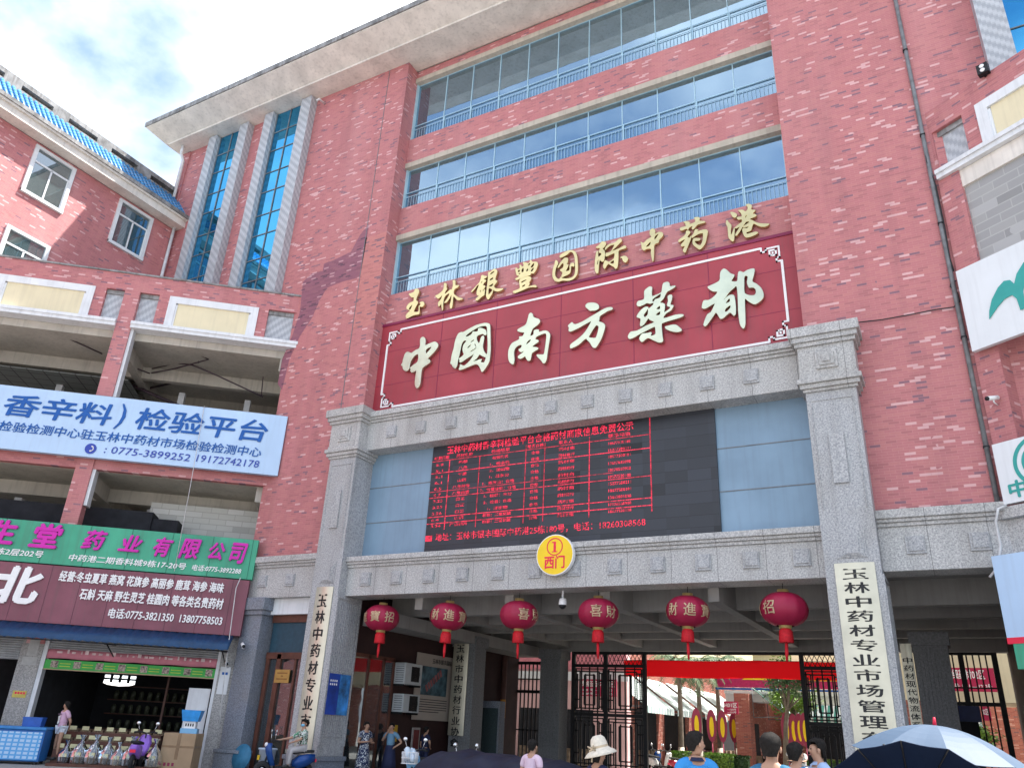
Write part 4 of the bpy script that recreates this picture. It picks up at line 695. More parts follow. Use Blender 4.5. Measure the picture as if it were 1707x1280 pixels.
bs = sign_l('inspection_sign', 'pale blue signboard with blue characters and phone numbers across the arcade', -.38, 17, .42, 9.6, 11.9, .2, SIGNB, [
    ('香辛料', 9.2, 5.66, 10.80, .80, .022, BLUET, .02, .12), (')', 5.5, 5.2, 10.72, .95, .01, BLUET, .02, .12), ('检验平台', 4.82, .24, 10.80, .82, .022, BLUET, .02, .12), ('材检验检测中心驻玉林中药材市场检验检测中心', 9.6, .33, 10.22, .36, .012, BLUET, .015, .1),
    (': 0775-3899252', 5.6, 2.72, 9.80, .26, .0, NAVYT, .012, .1), ('19172742178', 2.5, .32, 9.82, .26, .0, NAVYT, .012, .1)])
k = 28; pc = MB(); pc.prism([(6.05 - 8.31 + .19 * math.cos(2 * PI * i / k), .012, .30 + .19 * math.sin(2 * PI * i / k)) for i in range(k)], (0, .01, 0)); pc.build('phone_disc', NAVYT, bs)
hs = MB(); hs.tube([(6.05 - 8.31 + .09 * math.cos(a), .03, .30 + .09 * math.sin(a)) for a in [R(v) for v in range(100, 290, 20)]], [.022, .03, .02, .016, .016, .016, .016, .02, .03, .022][:10], 6); hs.build('phone_mark', WPAINT, bs)
sign_l('green_sign', 'green company signboard with magenta brush characters over the maroon one', -.15, 17, .55, 5.85, 7.2, .25, GREENS, [
    ('生', 8.35, 7.55, 6.38, .74, .045, MAG, .07, .15), ('堂', 7.05, 6.15, 6.36, .76, .045, MAG, .07, .15), ('药', 5.45, 4.75, 6.42, .62, .04, MAG, .07, .2), ('业', 4.3, 3.6, 6.46, .52, .04, MAG, .07, .2), ('有', 3.2, 2.62, 6.38, .62, .04, MAG, .07, .2), ('限', 2.35, 1.72, 6.38, .64, .04, MAG, .07, .2), ('公', 1.4, .9, 6.42, .56, .04, MAG, .07, .2), ('司', .7, .18, 6.36, .66, .04, MAG, .07, .2),
    ('中药港4栋2层202号', 9.0, 6.55, 6.02, .22, .02, WPAINT, .012, .15), ('中药港二期香料城9栋17-20号', 5.75, 2.05, 6.0, .22, .02, WPAINT, .012, .1), ('电话:0775-3892288', 1.85, .25, 6.0, .2, .02, WPAINT, .012, .15)])
for q in bpy.data.objects['green_sign'].children:
    pass
sm = MB()
for i in range(9): sm.box(-8.4 + i * 1.32 - .01, -8.4 + i * 1.32 + .01, 0, .008, 0, 1.35)
sm.build('board_seam', mat('dark_green_seam', (.02, .14, .09), .6), bpy.data.objects['green_sign'])
ma = sign_l('maroon_sign', 'maroon shop signboard listing herbs in white above the blue awning', .26, 17, .62, 4.0, 5.8, .3, MAR, [
    ('北', 7.75, 6.35, 4.55, 1.1, .05, WPAINT, .06, .12), ('经营:冬虫夏草 燕窝 花旗参 高丽参 鹿茸 海参 海味', 5.85, .7, 5.32, .33, .035, WPAINT, .03, .05), ('石斛 天麻 野生灵芝 桂圆肉 等各类名贵药材', 5.1, .62, 4.8, .34, .035, WPAINT, .03, .05), ('电话:0775-3821350  13807758503', 4.1, .55, 4.28, .31, .025, WPAINT, .03, .05)])
MB().box(-8.37 - .35, -8.37, -.6, 0, 0, 1.8).build('return_panel', MAR, ma)
sm = MB()
for i in range(12): sm.box(-8.2 + i * .95 - .008, -8.2 + i * .95 + .008, 0, .006, 0, 1.8)
sm.build('board_seam', mat('dark_maroon_seam', (.10, .03, .05), .6), ma)
aw = thing('shop_awning', 'dark blue corrugated awning sloping under the maroon signboard', 'awning', LW(6, .6, 3.5), R(219.5))
a = MB(); n = 180; vs = []
for i in range(n + 1):
    x = -5.9 + 16 * i / n; dzz = .018 * math.sin(i * PI / 1.5) ; vs += [(x, 0, .48 + dzz), (x, .78, -.02 + dzz)]
a.add(vs, [(2 * i, 2 * i + 1, 2 * i + 3, 2 * i + 2) for i in range(n)], True); o = a.build('sheet', mat('blue_awning_sheet', (.006, .045, .12), .45, ns=3, amt=.2), aw)
m_ = o.modifiers.new('solid', 'SOLIDIFY'); m_.thickness = .012
fr = MB()
for x in (-5.7, -2.2, 1.6, 5.5): fr.tube([(x, -.55, .0), (x, .74, -.06)], .02, 6); fr.tube([(x, -.55, -.35), (x, .5, -.05)], .02, 6)
fr.tube([(-5.9, .76, -.05), (10, .76, -.05)], .02, 6); fr.build('frame', IRON, aw)
pk = thing('cloth_banner', 'faded pink cloth banner with pale characters rolled under the shop shutter', 'banner', LW(3.2, -.05, 3.0), R(219.5))
b = MB(); vs = []; n = 60
for i in range(n + 1):
    x = -2.66 + 5.34 * i / n
    for j, (y, z) in enumerate(((0, .28), (.03, .16), (.02, .0))): vs.append((x, y + .012 * math.sin(i * .9 + j), z + .01 * math.sin(i * .5)))
b.add(vs, [(3 * i + j, 3 * i + j + 1, 3 * i + j + 4, 3 * i + j + 3) for i in range(n) for j in range(2)], True); o = b.build('cloth', mat('faded_pink_cloth', (.60, .22, .27), .85, ns=2, amt=.15), pk); m_ = o.modifiers.new('solid', 'SOLIDIFY'); m_.thickness = .006
t = MB(); rnd = random.Random(9); [t.box(x, x + rnd.uniform(.03, .16), .04, .046, .16, .16 + rnd.uniform(.05, .12)) for x in [-2.45 + .2 * i + rnd.uniform(0, .03) for i in range(24)]]; t.build('small_print', mat('pale_pink_print', (.72, .55, .55), .8), pk)
gs_ = thing('green_strip_banner', 'narrow green banner with small photos of herbs across the shop opening', 'banner', LW(3.2, -.02, 2.68), R(219.5))
MB().box(-2.66, 2.68, -.01, .01, 0, .28).build('strip', mat('green_banner', (.04, .38, .06), .5, ns=2, amt=.15), gs_)
hp = MB()
for i in range(8): hp.box(-2.55 + .68 * i, -2.33 + .68 * i, .01, .016, .04, .25)
hp.build('herb_photo', mat('herb_photo', (.30, .24, .20), .5, ns=22, amt=.9), gs_)
t = MB()
for i in range(7):
    for z in (.16, .08): t.box(-2.24 + .68 * i, -1.92 + .68 * i, .01, .014, z, z + .022)
t.build('small_print', mat('yellow_print', (.45, .55, .05), .6), gs_); MB().box(-2.7, 2.7, -.03, .02, -.03, 0).build('batten', mat('pale_wood', (.42, .30, .18), .6), gs_)
# thin stay wire down the blue signboard
q0, q1 = LW(2.62, .45, 11.95), LW(2.35, .75, 5.9)
solo(MB().tube([q0, (q0 + q1) / 2 + Vector((.03, 0, -.02)), q1], .012, 5), 'stay_wire', WIRE, 'thin pale wire hanging down across the blue signboard', 'wire')
q0, q1 = LW(.2, .78, 5.85), LW(.0, .9, 1.2)
solo(MB().tube([q0, LW(.28, .8, 5.5), LW(.18, .85, 3.6), LW(.1, .9, 2.4), q1], .016, 5), 'hanging_cable', WIRE, 'pale cable dropping from the green sign past the end of the maroon sign', 'cable')
# ---------------------------------------------------------------- right arcade wing
rw = thing('arcade_wing', 'arcade wing right of the gateway with grey block infill and a cream panel', 'building', (1.35, 20, 0), R(-32))
wing(rw, -1, 14, .55, True)
gb_ = MB().box(.58, 6.6, .05, .25, 12.0, 15.4).box(-.3, 14, .05, .3, 5.5, 6.6); WB_l(gb_, 'grey_block_infill', GRB, rw)
fz = MB().box(.55, 6.6, -.02, .3, 14.9, 15.4); WB_l(fz, 'plaster_band', CONC, rw)
rd = MB().box(.6, 14, 5.0, 5.2, 0, 15).box(-.1, 14, .35, 5.0, 5.9, 6.2).box(-.1, 14, .35, 5.0, 15.0, 15.3); WB_l(rd, 'inner_wall', DARK, rw)
ge = MB().box(-.04, 14, -.16, .4, 5.3, 6.3).box(-.04, 14, -.3, .4, 6.3, 6.55); WB_l(ge, 'granite_band', GR, rw, bevel=.01)
gd = MB().box(-.02, .75, -.05, .6, 0, 5.3); WB_l(gd, 'corner_pillar', GRD, rw)
RM = root_m(rw)
def RW(x, y, z): return RM @ Vector((x, y, z))
def sign_r(name, label, x0, x1, y, z0, z1, th, m): 
    o = thing(name, label, 'sign', RW(x0, y, z0), R(-32)); MB().box(0, x1 - x0, 0, th, 0, z1 - z0).build('board', m, o); return o
s1 = sign_r('leaf_logo_sign', 'big white signboard with a teal twin-leaf mark at the right edge', .12, 5, -.3, 10.3, 12.5, .12, SIGNW)
def leaf(ox, oz, sc, flip=1):
    pts = [(0, 0), (.06, .02), (.05, .22), (.14, .42), (.30, .58), (.55, .66), (.78, .60), (.86, .50), (.70, .46), (.52, .36), (.36, .2), (.24, .02), (.18, -.1)]
    return pts
tl = MB(); P3 = [(.30, .62), (.30, .50), (.34, .70), (.45, .95), (.64, 1.18), (.80, 1.28), (.93, 1.24), (1.0, 1.10), (1.10, 1.32), (1.30, 1.52), (1.52, 1.56), (1.70, 1.46), (1.74, 1.36), (1.45, 1.28), (1.25, 1.10), (1.14, .84), (1.12, .42), (1.0, .42), (.98, .72), (.90, .86), (.72, .84), (.52, .70)]
tl.prism([(a + .25, -.01, b + .12) for a, b in P3[1:]], (0, -.02, 0)); tl.build('leaf_mark', TEAL, s1)
MB().tube([(1.45 + .3 * math.cos(a), -.015, 1.05 + .5 * math.sin(a)) for a in [R(v) for v in range(250, 330, 10)]], .02, 5).build('swoosh_mark', mat('grey_mark', (.4, .4, .38), .5), s1)
s2 = sign_r('ring_logo_sign', 'small white signboard with a teal ring mark below the leaf signboard', .12, 4, -.3, 6.6, 7.97, .1, SIGNW)
rg_ = MB(); n = 40
for r0, r1, a0, a1 in ((.50, .58, 60, 420), (.33, .40, 90, 330)):
    q = [R(a0 + (a1 - a0) * k / n) for k in range(n + 1)]
    for a, b in zip(q, q[1:]): rg_.prism([(.95 + r0 * math.cos(a), -.004, .78 + r0 * math.sin(a)), (.95 + r1 * math.cos(a), -.004, .78 + r1 * math.sin(a)), (.95 + r1 * math.cos(b), -.004, .78 + r1 * math.sin(b)), (.95 + r0 * math.cos(b), -.004, .78 + r0 * math.sin(b))], (0, -.008, 0))
rg_.build('ring_mark', TEAL, s2); t = MB(); put_text(t, '中国药材', (.18, -.006, .10), (1, 0, 0), U, 1.75, .36, .04, .01); t.build('lettering', TEAL, s2)
s3 = sign_r('light_box_sign', 'pale blue light box sign jutting out at the lower right edge', -.12, 3, -.75, 3.8, 5.45, .7, SIGNB)
MB().box(0, 3.1, -.01, .7, -.12, 0).build('red_edge', RED, s3); MB().box(.1, 3.1, .0, .6, -.6, -.12).build('green_valance', GREENS, s3)
dp = thing('downpipe', 'dark downpipe running down the joint between the wall and the right wing', 'pipe', (1.2, 19.93, 6.6))
MB().tube([(0.02, 0, 22), (0.0, 0, 8), (0.0, 0, 0)], .055, 8).build('pipe', PIPED, dp); bk = MB()
for z in (1.4, 4.2, 7.5, 10.4, 13.5, 16.4, 19.4): bk.box(-.066, .066, -.06, .07, z, z + .035)
bk.build('bracket', IRON, dp)
pts = [at(u, v, 19.9) for u, v in [(1538, 220), (1545, 270), (1560, 310), (1575, 380), (1583, 430), (1590, 452)]] 
solo(MB().tube(pts, .018, 5), 'wall_cable', CABLE, 'black cable looping beside the dark downpipe above the leaf sign', 'cable')
pts = [at(u, v, 19.93) for u, v in [(1425, 538), (1470, 533), (1520, 524), (1560, 516), (1590, 512), (1600, 503), (1596, 488), (1584, 478), (1585, 472), (1594, 468)]]
solo(MB().tube(pts, .016, 5), 'wall_cable', CABLE, 'thin black cable sagging across the brick right of the pilaster capital', 'cable')
pts = [at(u, v, 19.6) for u, v in [(1678, 842), (1664, 848), (1660, 870), (1668, 910), (1664, 945), (1650, 962)]]
solo(MB().tube(pts, .03, 6), 'conduit', WIRE, 'bundle of pale cables hanging off the granite at the lower right', 'cable')
def cctv(name, label, p, d, up=.0):
    o = thing(name, label, 'camera', p); d = Vector(d).normalized(); MB().tube([Vector((0, 0, 0)) - d * .13, d * .15], .055, 10).build('body', WPAINT, o); MB().tube([d * .15, d * .19], .05, 10).build('lens', BLK, o); MB().tube([(0, 0, 0), Vector((0, 0, -.1)), Vector((0, .12, -.14)) - d * .1], .018, 6).build('bracket', WPAINT, o); return o
cctv('security_camera', 'white bullet camera on the brick pier between the two white signs', RW(.34, -.25, 9.05), (-.7, -.6, -.2))
cctv('security_camera', 'white bullet camera on the dark corner pillar left of the shop door', Vector((-20.75, 19.6, 3.72)), (.8, -.5, -.3))
cctv('security_camera', 'white bullet camera under the right end of the blue awning', LW(.22, .3, 3.15), (.8, -.6, -.2))
def flood(label, p, rz):
    o = thing('floodlight', label, 'lamp', p, rz); MB().rbox((0, 0, .06), (.26, .16, .30)).build('housing', IRON, o); m2 = MB()
    for z in (.0, .13): m2.ball((0, -.085, z), (.06, .02, .06), 10, 6)
    m2.build('lens', WPAINT, o); MB().box(-.03, .03, .05, .3, -.1, -.05).build('bracket', IRON, o); return o
flood('black twin floodlight on the left arcade parapet below the stair windows', at(402, 499, 19.0) , R(20))
flood('black twin floodlight on the right arcade parapet beside the cream panel', RW(1.75, -.12, 17.75), R(-20))
# ---------------------------------------------------------------- inside the passage
ACM = mat('ac_white', (.45, .47, .47), .5, ns=5, amt=.08)
def ac(label, y0, y1, z0, z1):
    o = thing('ac_unit', label, 'air conditioner', (-16.85, (y0 + y1) / 2, z0), 0, 'air conditioner units on the passage wall'); h = z1 - z0; w2 = (y1 - y0) / 2
    MB().box(-.18, .28, -w2, w2, 0, h).build('casing', ACM, o, bevel=.02); g2 = MB(); c = (.285, .1, h / 2)
    for r_ in (.06, .12, .18, .24):
        g2.tube([(.29, .1 + r_ * math.cos(a), h / 2 + r_ * math.sin(a)) for a in [R(v) for v in range(0, 361, 20)]], .008, 4)
    g2.box(.28, .284, -.14, .34, h / 2 - .24, h / 2 + .24); g2.build('fan_grille', IRON, o); lv = MB(); k = .06
    while k < h - .05: lv.box(-.1, .22, -w2 - .006, -w2, k, k + .03); k += .07
    lv.build('side_louvre', PIPED, o); MB().box(-.2, .25, -w2, -w2 + .05, -.06, 0).box(-.2, .25, w2 - .05, w2, -.06, 0).build('bracket', IRON, o)
ac('upper white air conditioner on the dark passage wall', 23.0, 24.0, 2.82, 3.5); ac('lower white air conditioner on the dark passage wall', 23.05, 24.0, 1.95, 2.52)
def board_x(name, label, y0, y1, z0, z1, m, cat='poster'):
    o = thing(name, label, cat, (-17.0, (y0 + y1) / 2, z0)); MB().box(0, .04, -(y1 - y0) / 2, (y1 - y0) / 2, 0, z1 - z0).build('board', m, o); return o
po = board_x('wall_poster', 'large framed poster with an aerial picture on the passage wall right of the air conditioners', 24.2, 26.6, 1.75, 3.95, mat('poster_paper', (.42, .36, .31), .7, ns=1, amt=.08))
MB().box(.04, .05, -.85, .8, .82, 1.78).build('picture', mat('aerial_picture', (.06, .12, .15), .6, ns=3, amt=.8), po)
pb = MB()
for i in range(7): pb.rbox((.052, -.5 + i * .14, 1.05 + i * .09), (.01, .11, .24), Matrix.Rotation(.5, 3, 'X'))
pb.build('picture_block', mat('aerial_block', (.30, .10, .10), .6, ns=6, amt=.5), po)
t = MB(); put_text(t, '玉林市银丰国际', (.045, -.25, 1.9), (0, 1, 0), U, 1.3, .17, .02, .004)
for i in range(6): t.box(.04, .046, -.95, .9 - .5 * (i == 5), .66 - i * .08, .685 - i * .08)
t.build('lettering', BLK, po)
yb = solo(B(-16.99, -16.95, 22.98, 23.4, 1.05, 1.55), 'notice', mat('yellow_notice', (.55, .33, .03), .6), 'small yellow notice behind the woman in the blue blouse', 'notice')
rn = board_x('notice', 'pale framed notice with dark red panel below the wall poster', 24.3, 24.75, .75, 1.5, mat('pale_frame', (.38, .34, .32), .6)); MB().box(.04, .05, -.16, .16, .08, .68).build('panel', mat('dark_red_panel', (.16, .03, .03), .6), rn)
p0 = at(1195 / 2.667, 800 + 845 / 2.667, 20.2)
on = thing('notice', 'orange notice board hanging on the brown shop door left of the brass plate', 'notice', (-19.4, 20.2, 2.62)); MB().box(-.31, .31, 0, .03, 0, .4).build('board', mat('orange_board', (.42, .23, .06), .6, ns=4, amt=.15), on); t = MB()
for i, w2 in enumerate((.44, .1, .46)): t.box(-w2 / 2, w2 / 2, -.004, 0, .28 - i * .09, .31 - i * .09)
t.build('small_print', mat('brown_print', (.2, .08, .02), .6), on)
bpst = thing('blue_poster', 'two blue posters taped side by side on the fluted side of the left pilaster', 'poster', (-16.82, 19.98, 1.75)); MB().box(0, .012, -.48, .02, 0, 1.15).build('poster_sheet', mat('blue_poster_sheet', (.01, .05, .30), .4, ns=2, amt=.4), bpst); MB().box(0, .013, .025, .52, 0, 1.15).build('poster_sheet', mat('wave_poster_sheet', (.03, .20, .50), .4, ns=2.2, amt=.8), bpst)
t = MB()
for i in range(4):
    for z in (.92, .82): t.box(.012, .016, -.42 + .09 * i, -.37 + .09 * i, z, z + .055)
t.build('small_print', WPAINT, bpst)
# goods behind the shop window: shelves with jars
shf = thing('jar_shelf', 'shelf of glass jars behind the shop window in the passage', 'shelf', (-17.6, 21.8, 0)); m = MB()
for z in (.5, 1.0, 1.5, 2.0, 2.5): m.box(-.2, .25, -.95, .95, z, z + .03)
m.build('rack', WOOD, shf); m = MB()
for z in (.53, 1.03, 1.53, 2.03):
    for i in range(7): m.lathe([(0, 0), (.1, 0), (.11, .22), (.07, .30), (.075, .36), (0, .37)], 10, (.05, -.8 + i * .26, z))
o = m.build('jars', mat('jar_glass', (.09, .10, .07), .2, ns=7, amt=.5), shf)
shf2 = thing('jar_shelf', 'lit shelf of amber jars behind the brown shop door', 'shelf', (-19.2, 22.6, 0)); m = MB()
for z in (.4, .95, 1.5, 2.05, 2.6): m.box(-1.2, 1.2, -.2, .2, z, z + .04)
m.build('rack', WOOD, shf2); m = MB()
for z in (.44, .99, 1.54, 2.09):
    for i in range(11): m.lathe([(0, 0), (.09, 0), (.09, .26), (.05, .32), (0, .33)], 8, (-1.05 + .21 * i, 0, z))
m.build('jars', mat('amber_jar', (.35, .09, .02), .25, ns=7, amt=.6), shf2)
tb = thing('tube_lamp', 'white tube lamp glowing inside the shop behind the brown door', 'lamp', (-18.75, 21.6, 2.72)); MB().tube([(-.55, 0, 0), (.55, 0, 0)], .03).build('tube', emis('tube_glow', (.9, .95, 1), 6), tb); MB().box(-.6, .6, -.03, .03, .03, .08).build('fitting', WPAINT, tb)
# ---------------------------------------------------------------- iron gates
def lattice(name, label, x0, x1, y, z0, z1, style, posts=()):
    o = thing(name, label, 'gate', ((x0 + x1) / 2, y, 0)); f = MB(); a = MB(); t = .05
    for x in (x0, x1) + tuple(posts): f.box(x - .075, x + .075, y - .07, y + .07, z0, z1)
    rails = [z1 - .05, z1 - .55, 2.3, .25] if style != 'bars' else [z1 - .05, 3.1, .25]
    for z in rails: f.box(x0, x1, y - .05, y + .05, z - .06, z + .06)
    xs = [x0] + list(posts) + [x1]; b = .024
    def hb(xa, xb, z): a.box(xa, xb, y - b, y + b, z - b, z + b)
    def vb(x, za, zb): a.box(x - b, x + b, y - b, y + b, za, zb)
    for xa, xb in zip(xs, xs[1:]):
        w2 = xb - xa
        if style == 'bars':
            k = xa + .16
            while k < xb: vb(k, .25, z1); k += .19
            hb(xa, xb, 3.6); hb(xa, xb, 1.6)
            continue
        k = xa + .1
        while k < xb - .1:   # diamond frieze
            e = min(k + .36, xb); a.tube([(k, y, z1 - .5), ((k + e) / 2, y, z1 - .1)], .014, 4); a.tube([((k + e) / 2, y, z1 - .1), (e, y, z1 - .5)], .014, 4); a.tube([(k, y, z1 - .1), ((k + e) / 2, y, z1 - .5)], .014, 4); a.tube([((k + e) / 2, y, z1 - .5), (e, y, z1 - .1)], .014, 4); k += .36
        for za, zb in ((2.3, z1 - .55), (.25, 2.3)):
            for i in range(1, 8):
                x = xa + w2 * i / 8; gap = .32 * (i % 2); vb(x, za + gap * .6, zb - gap)
            cx_, cz = (xa + xb) / 2, (za + zb) / 2
            for q in (.16, .30, .42):
                for s2 in (-1, 1): vb(cx_ + s2 * w2 * q, cz - (.45 + q) * (zb - za) / 2, cz + (.45 + q) * (zb - za) / 2); hb(cx_ - w2 * q, cx_ + w2 * q, cz + s2 * (.45 + q) * (zb - za) / 2)
            for q in (-.38, -.2, .2, .38): hb(xa, xa + w2 * .2, cz + q * (zb - za)); hb(xb - w2 * .2, xb, cz + q * (zb - za) * .9); 
    WB(f, 'frame', IRON, o); WB(a, 'lattice', IRON, o); return o
lattice('lattice_gate', 'black lattice gate leaf left of the open gateway, beside the white-hatted person', -14.43, -11.32, 32, 0, 4.72, 'fret', (-12.99,))
lattice('lattice_gate', 'black lattice gate leaf right of the open gateway, behind the man in pale blue', -5.25, -2.6, 32, 0, 4.72, 'fret', (-3.9,))
lattice('lattice_gate', 'black barred side gate in front of the green striped awning', -17.45, -15.65, 32, 0, 4.3, 'bars')
xr0, xr1 = at(1556, 1150, 32).x, at(1668, 1150, 32).x
lattice('lattice_gate', 'black barred gate behind the umbrellas under the right passage', xr0, xr1, 32, 0, 4.75, 'bars', ((xr0 + xr1) / 2,))
solo(B(-11.3, -5.3, 31.92, 32.1, 4.62, 4.74), 'gate_rail', IRON, 'black iron rail across the top of the open gateway', 'rail')
gp = thing('gate_post', 'brownish post with an orange label beside the barred side gate', 'post', (at(838, 1180, 30.5).x, 30.5, 0)); MB().tube([(0, 0, 0), (0, 0, 4.4)], .11, 12).build('post', mat('brown_post', (.12, .06, .05), .6), gp); MB().lathe([(.113, 2.0), (.113, 2.7)], 14).build('label_band', mat('orange_label', (.55, .25, .04), .6), gp)
kb = thing('notice_cabinet', 'dark glazed cabinet with a pale edge beside the inner pillar', 'cabinet', (at(808, 1190, 28).x, 28, 0)); MB().box(-.75, .65, 0, .4, .3, 2.55).build('case', GRD, kb); MB().box(-.62, .58, -.012, 0, .45, 2.3).build('pane', GLW, kb); MB().box(-.85, -.76, -.02, .3, 0, 2.7).build('edge_post', PIPE, kb)
# ---------------------------------------------------------------- sunny courtyard beyond the gate
AWW = corr('pale_green_stripe_awning', (.66, .70, .68), .42, 0, .7, (.34, .46, .44)); AWG = corr('green_stripe_awning', (.62, .64, .60), .36, 0, .7, (.06, .24, .18))
def awning(label, x0, x1, y, zt, zb, drop, m, grp=None, side=None):
    """slope over a shop front; side: front faces +x instead of -y"""
    o = thing('shop_awning', label, 'awning', (0, 0, 0), 0, grp); w2 = (x1 - x0) / 2
    s_ = MB().prism([(-w2, 0, zt), (w2, 0, zt), (w2, -drop, zb), (-w2, -drop, zb)], (0, 0, .03)); s_.build('sheet', m, o)
    v = MB(); n = int(w2 * 2 / .3) + 1
    for i in range(n): xa = -w2 + 2 * w2 * i / n; v.box(xa + .01, xa + 2 * w2 / n - .01, -drop - .02, -drop, zb - .28, zb + .02)
    v.build('valance', m, o); f = MB()
    for x in (-w2, w2): f.tube([(x, 0, zb - .1), (x, -drop, zb)], .025, 6); f.tube([(x, 0, zt), (x, 0, zb - .1)], .02, 6)
    f.build('frame', PIPED, o); return o
def place(o, x, y, rz): o.location = (x, y, 0); o.rotation_euler = (0, 0, rz); return o
def shop(label, x0, x1, y0, y1, h, openings, face='-y', up=None):
    o = thing('shop_block', label, 'building', ((x0 + x1) / 2, y0, 0)); w = MB(); w.box(x0, x1, y0, y1, 0, h); WB(w, 'brick_wall', BRC, o)
    if up: WB(B(x0 - .05, x1 + .05, y0 - .1, y1, h, h + up), 'upper_wall', CREAM, o)
    d = MB()
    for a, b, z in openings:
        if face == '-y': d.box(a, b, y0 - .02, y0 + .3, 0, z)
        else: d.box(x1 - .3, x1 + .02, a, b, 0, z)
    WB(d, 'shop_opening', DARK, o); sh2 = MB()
    for a, b, z in openings:
        n = 5
        for i in range(n):
            q = a + (b - a) * (i + .5) / n
            if face == '-y': sh2.rbox((q, y0 - .15, .45), (.5, .3, .9))
            else: sh2.rbox((x1 + .15, q, .45), (.3, .5, .9))
    WB(sh2, 'goods', mat('mixed_goods', (.22, .16, .11), .7, ns=3, amt=.9) if 'mixed_goods' not in bpy.data.materials else bpy.data.materials['mixed_goods'], o); return o
# left row faces +x (towards the lane), right row faces -x
xl = at(1098, 1200, 44).x
shop('brick shop row on the left of the sunny lane behind the big white awnings', xl - 12, xl - 1.0, 38, 72, 6.2, [(39, 42, 2.9), (43.2, 46.5, 2.9), (48, 52, 2.9), (53.5, 58, 2.9), (60, 66, 2.9)], '+x', 5)
for i, (ya, yb_, lab) in enumerate(((38.2, 42.6, 'nearest large pale striped awning on the left of the lane'), (43.2, 47.6, 'second pale striped awning on the left of the lane'), (48.4, 53.4, 'third pale striped awning on the left of the lane'), (54.4, 60.5, 'farthest pale striped awning on the left of the lane'))):
    o = awning(lab, -(yb_ - ya) / 2, (yb_ - ya) / 2, 0, 4.5, 2.9, 2.3, AWW, 'awnings over the left row of shops'); place(o, xl - 1.0, (ya + yb_) / 2, PI / 2)
# cross block behind the lattice gate: pink building with the red area board
xb0, xb1 = at(955, 1150, 37).x, at(1040, 1150, 37).x
PKM = mat('pale_pink_render', (.66, .42, .42), .7, ns=1, amt=.15)
pkb = shop('pink shop front behind the lattice gate with a red area board', xb0 - 4, xb1, 37.4, 37.9, 6, [(xb0 - 3, xb0 + .9, 2.6)], '-y', None); WB(B(xb0 - 4, xb1 + .1, 37.3, 37.4, 3.9, 4.3), 'canopy', WHT, pkb); WB(B(xb0 - 4, xb1, 37.34, 37.4, 4.4, 6), 'pink_band', mat('pink_render', (.62, .22, .26), .7), pkb); pkb.children[0].data.materials[0] = PKM
def areasign(label, u0, v0, u1, v1, Y, lines):
    a, b = at(u0, v0, Y), at(u1, v1, Y); o = thing('area_sign', label, 'sign', ((a.x + b.x) / 2, Y, b.z)); w2, h = abs(b.x - a.x) / 2, abs(a.z - b.z)
    MB().box(-w2, w2, 0, .08, 0, h).build('board', mat('area_sign_red', (.42, .015, .07), .5, ns=2, amt=.08) if 'area_sign_red' not in bpy.data.materials else bpy.data.materials['area_sign_red'], o); t = MB()
    for body, fx, fz, fw, fh in lines: put_text(t, body, (-w2 + 2 * w2 * fx, -.004, h * fz), (1, 0, 0), U, 2 * w2 * fw, h * fh, .02, .006)
    t.build('lettering', WPAINT, o); return o
areasign('dark red area board with white characters seen through the left lattice gate', 966, 1131, 1027, 1161, 36.9, [('贵细药材01区', .04, .55, .92, .36), ('1201号 — 1208号', .1, .28, .8, .16), ('1209号 — 1218号', .1, .06, .8, .16)])
areasign('red area board with white characters seen through the right barred gate', 1566, 1112, 1663, 1153, 40, [('贵细药材02区', .1, .52, .72, .40), ('12号: 1201 — 1233号', .16, .1, .76, .22)])
areasign('small maroon area sign on the brick corner beyond the red banner', 1206, 1168, 1231, 1190, 46, [('H01区', .06, .52, .88, .36), ('—1203号', .25, .28, .6, .16), ('—1210号', .25, .06, .6, .16)])
areasign('small magenta area sign half hidden behind the navy kiosk board', 1634, 1176, 1654, 1201, 41, [('02区', .1, .4, .7, .4)])
# red banner across the gateway
a, b = at(1040, 1101, 33), at(1420, 1101, 33); zt, zb = at(1200, 1101, 33).z, at(1200, 1130, 33).z
bn = thing('red_banner', 'long plain red cloth banner stretched across the open gateway', 'banner', ((a.x + b.x) / 2, 33, zb)); w2 = (b.x - a.x) / 2; vs = []; n = 40
for i in range(n + 1):
    x = -w2 + 2 * w2 * i / n
    for z in (0, (zt - zb) / 2, zt - zb): vs.append((x, .03 * math.sin(i * .7 + z), z + .02 * math.sin(i * .31)))
CLR = NT('red_banner_cloth'); CLR.b.inputs['Transmission Weight'].default_value = 0; clm = CLR.fin((.80, .006, .012), .8)
sb2 = CLR.N('BsdfTranslucent'); sb2.inputs[0].default_value = (.9, .01, .015, 1); ms = CLR.N('MixShader'); ms.inputs[0].default_value = .45; CLR.t.links.new(CLR.b.outputs[0], ms.inputs[1]); CLR.t.links.new(sb2.outputs[0], ms.inputs[2]); CLR.t.links.new(ms.outputs[0], CLR.n['Material Output'].inputs[0])
o = MB().add(vs, [(3 * i + j, 3 * i + j + 1, 3 * i + j + 4, 3 * i + j + 3) for i in range(n) for j in range(2)], True).build('cloth', clm, bn, recalc=False)
MB().tube([(-w2 - .5, 0, zt - zb), (w2 + .5, 0, zt - zb)], .01, 5).build('rope', CABLE, bn)
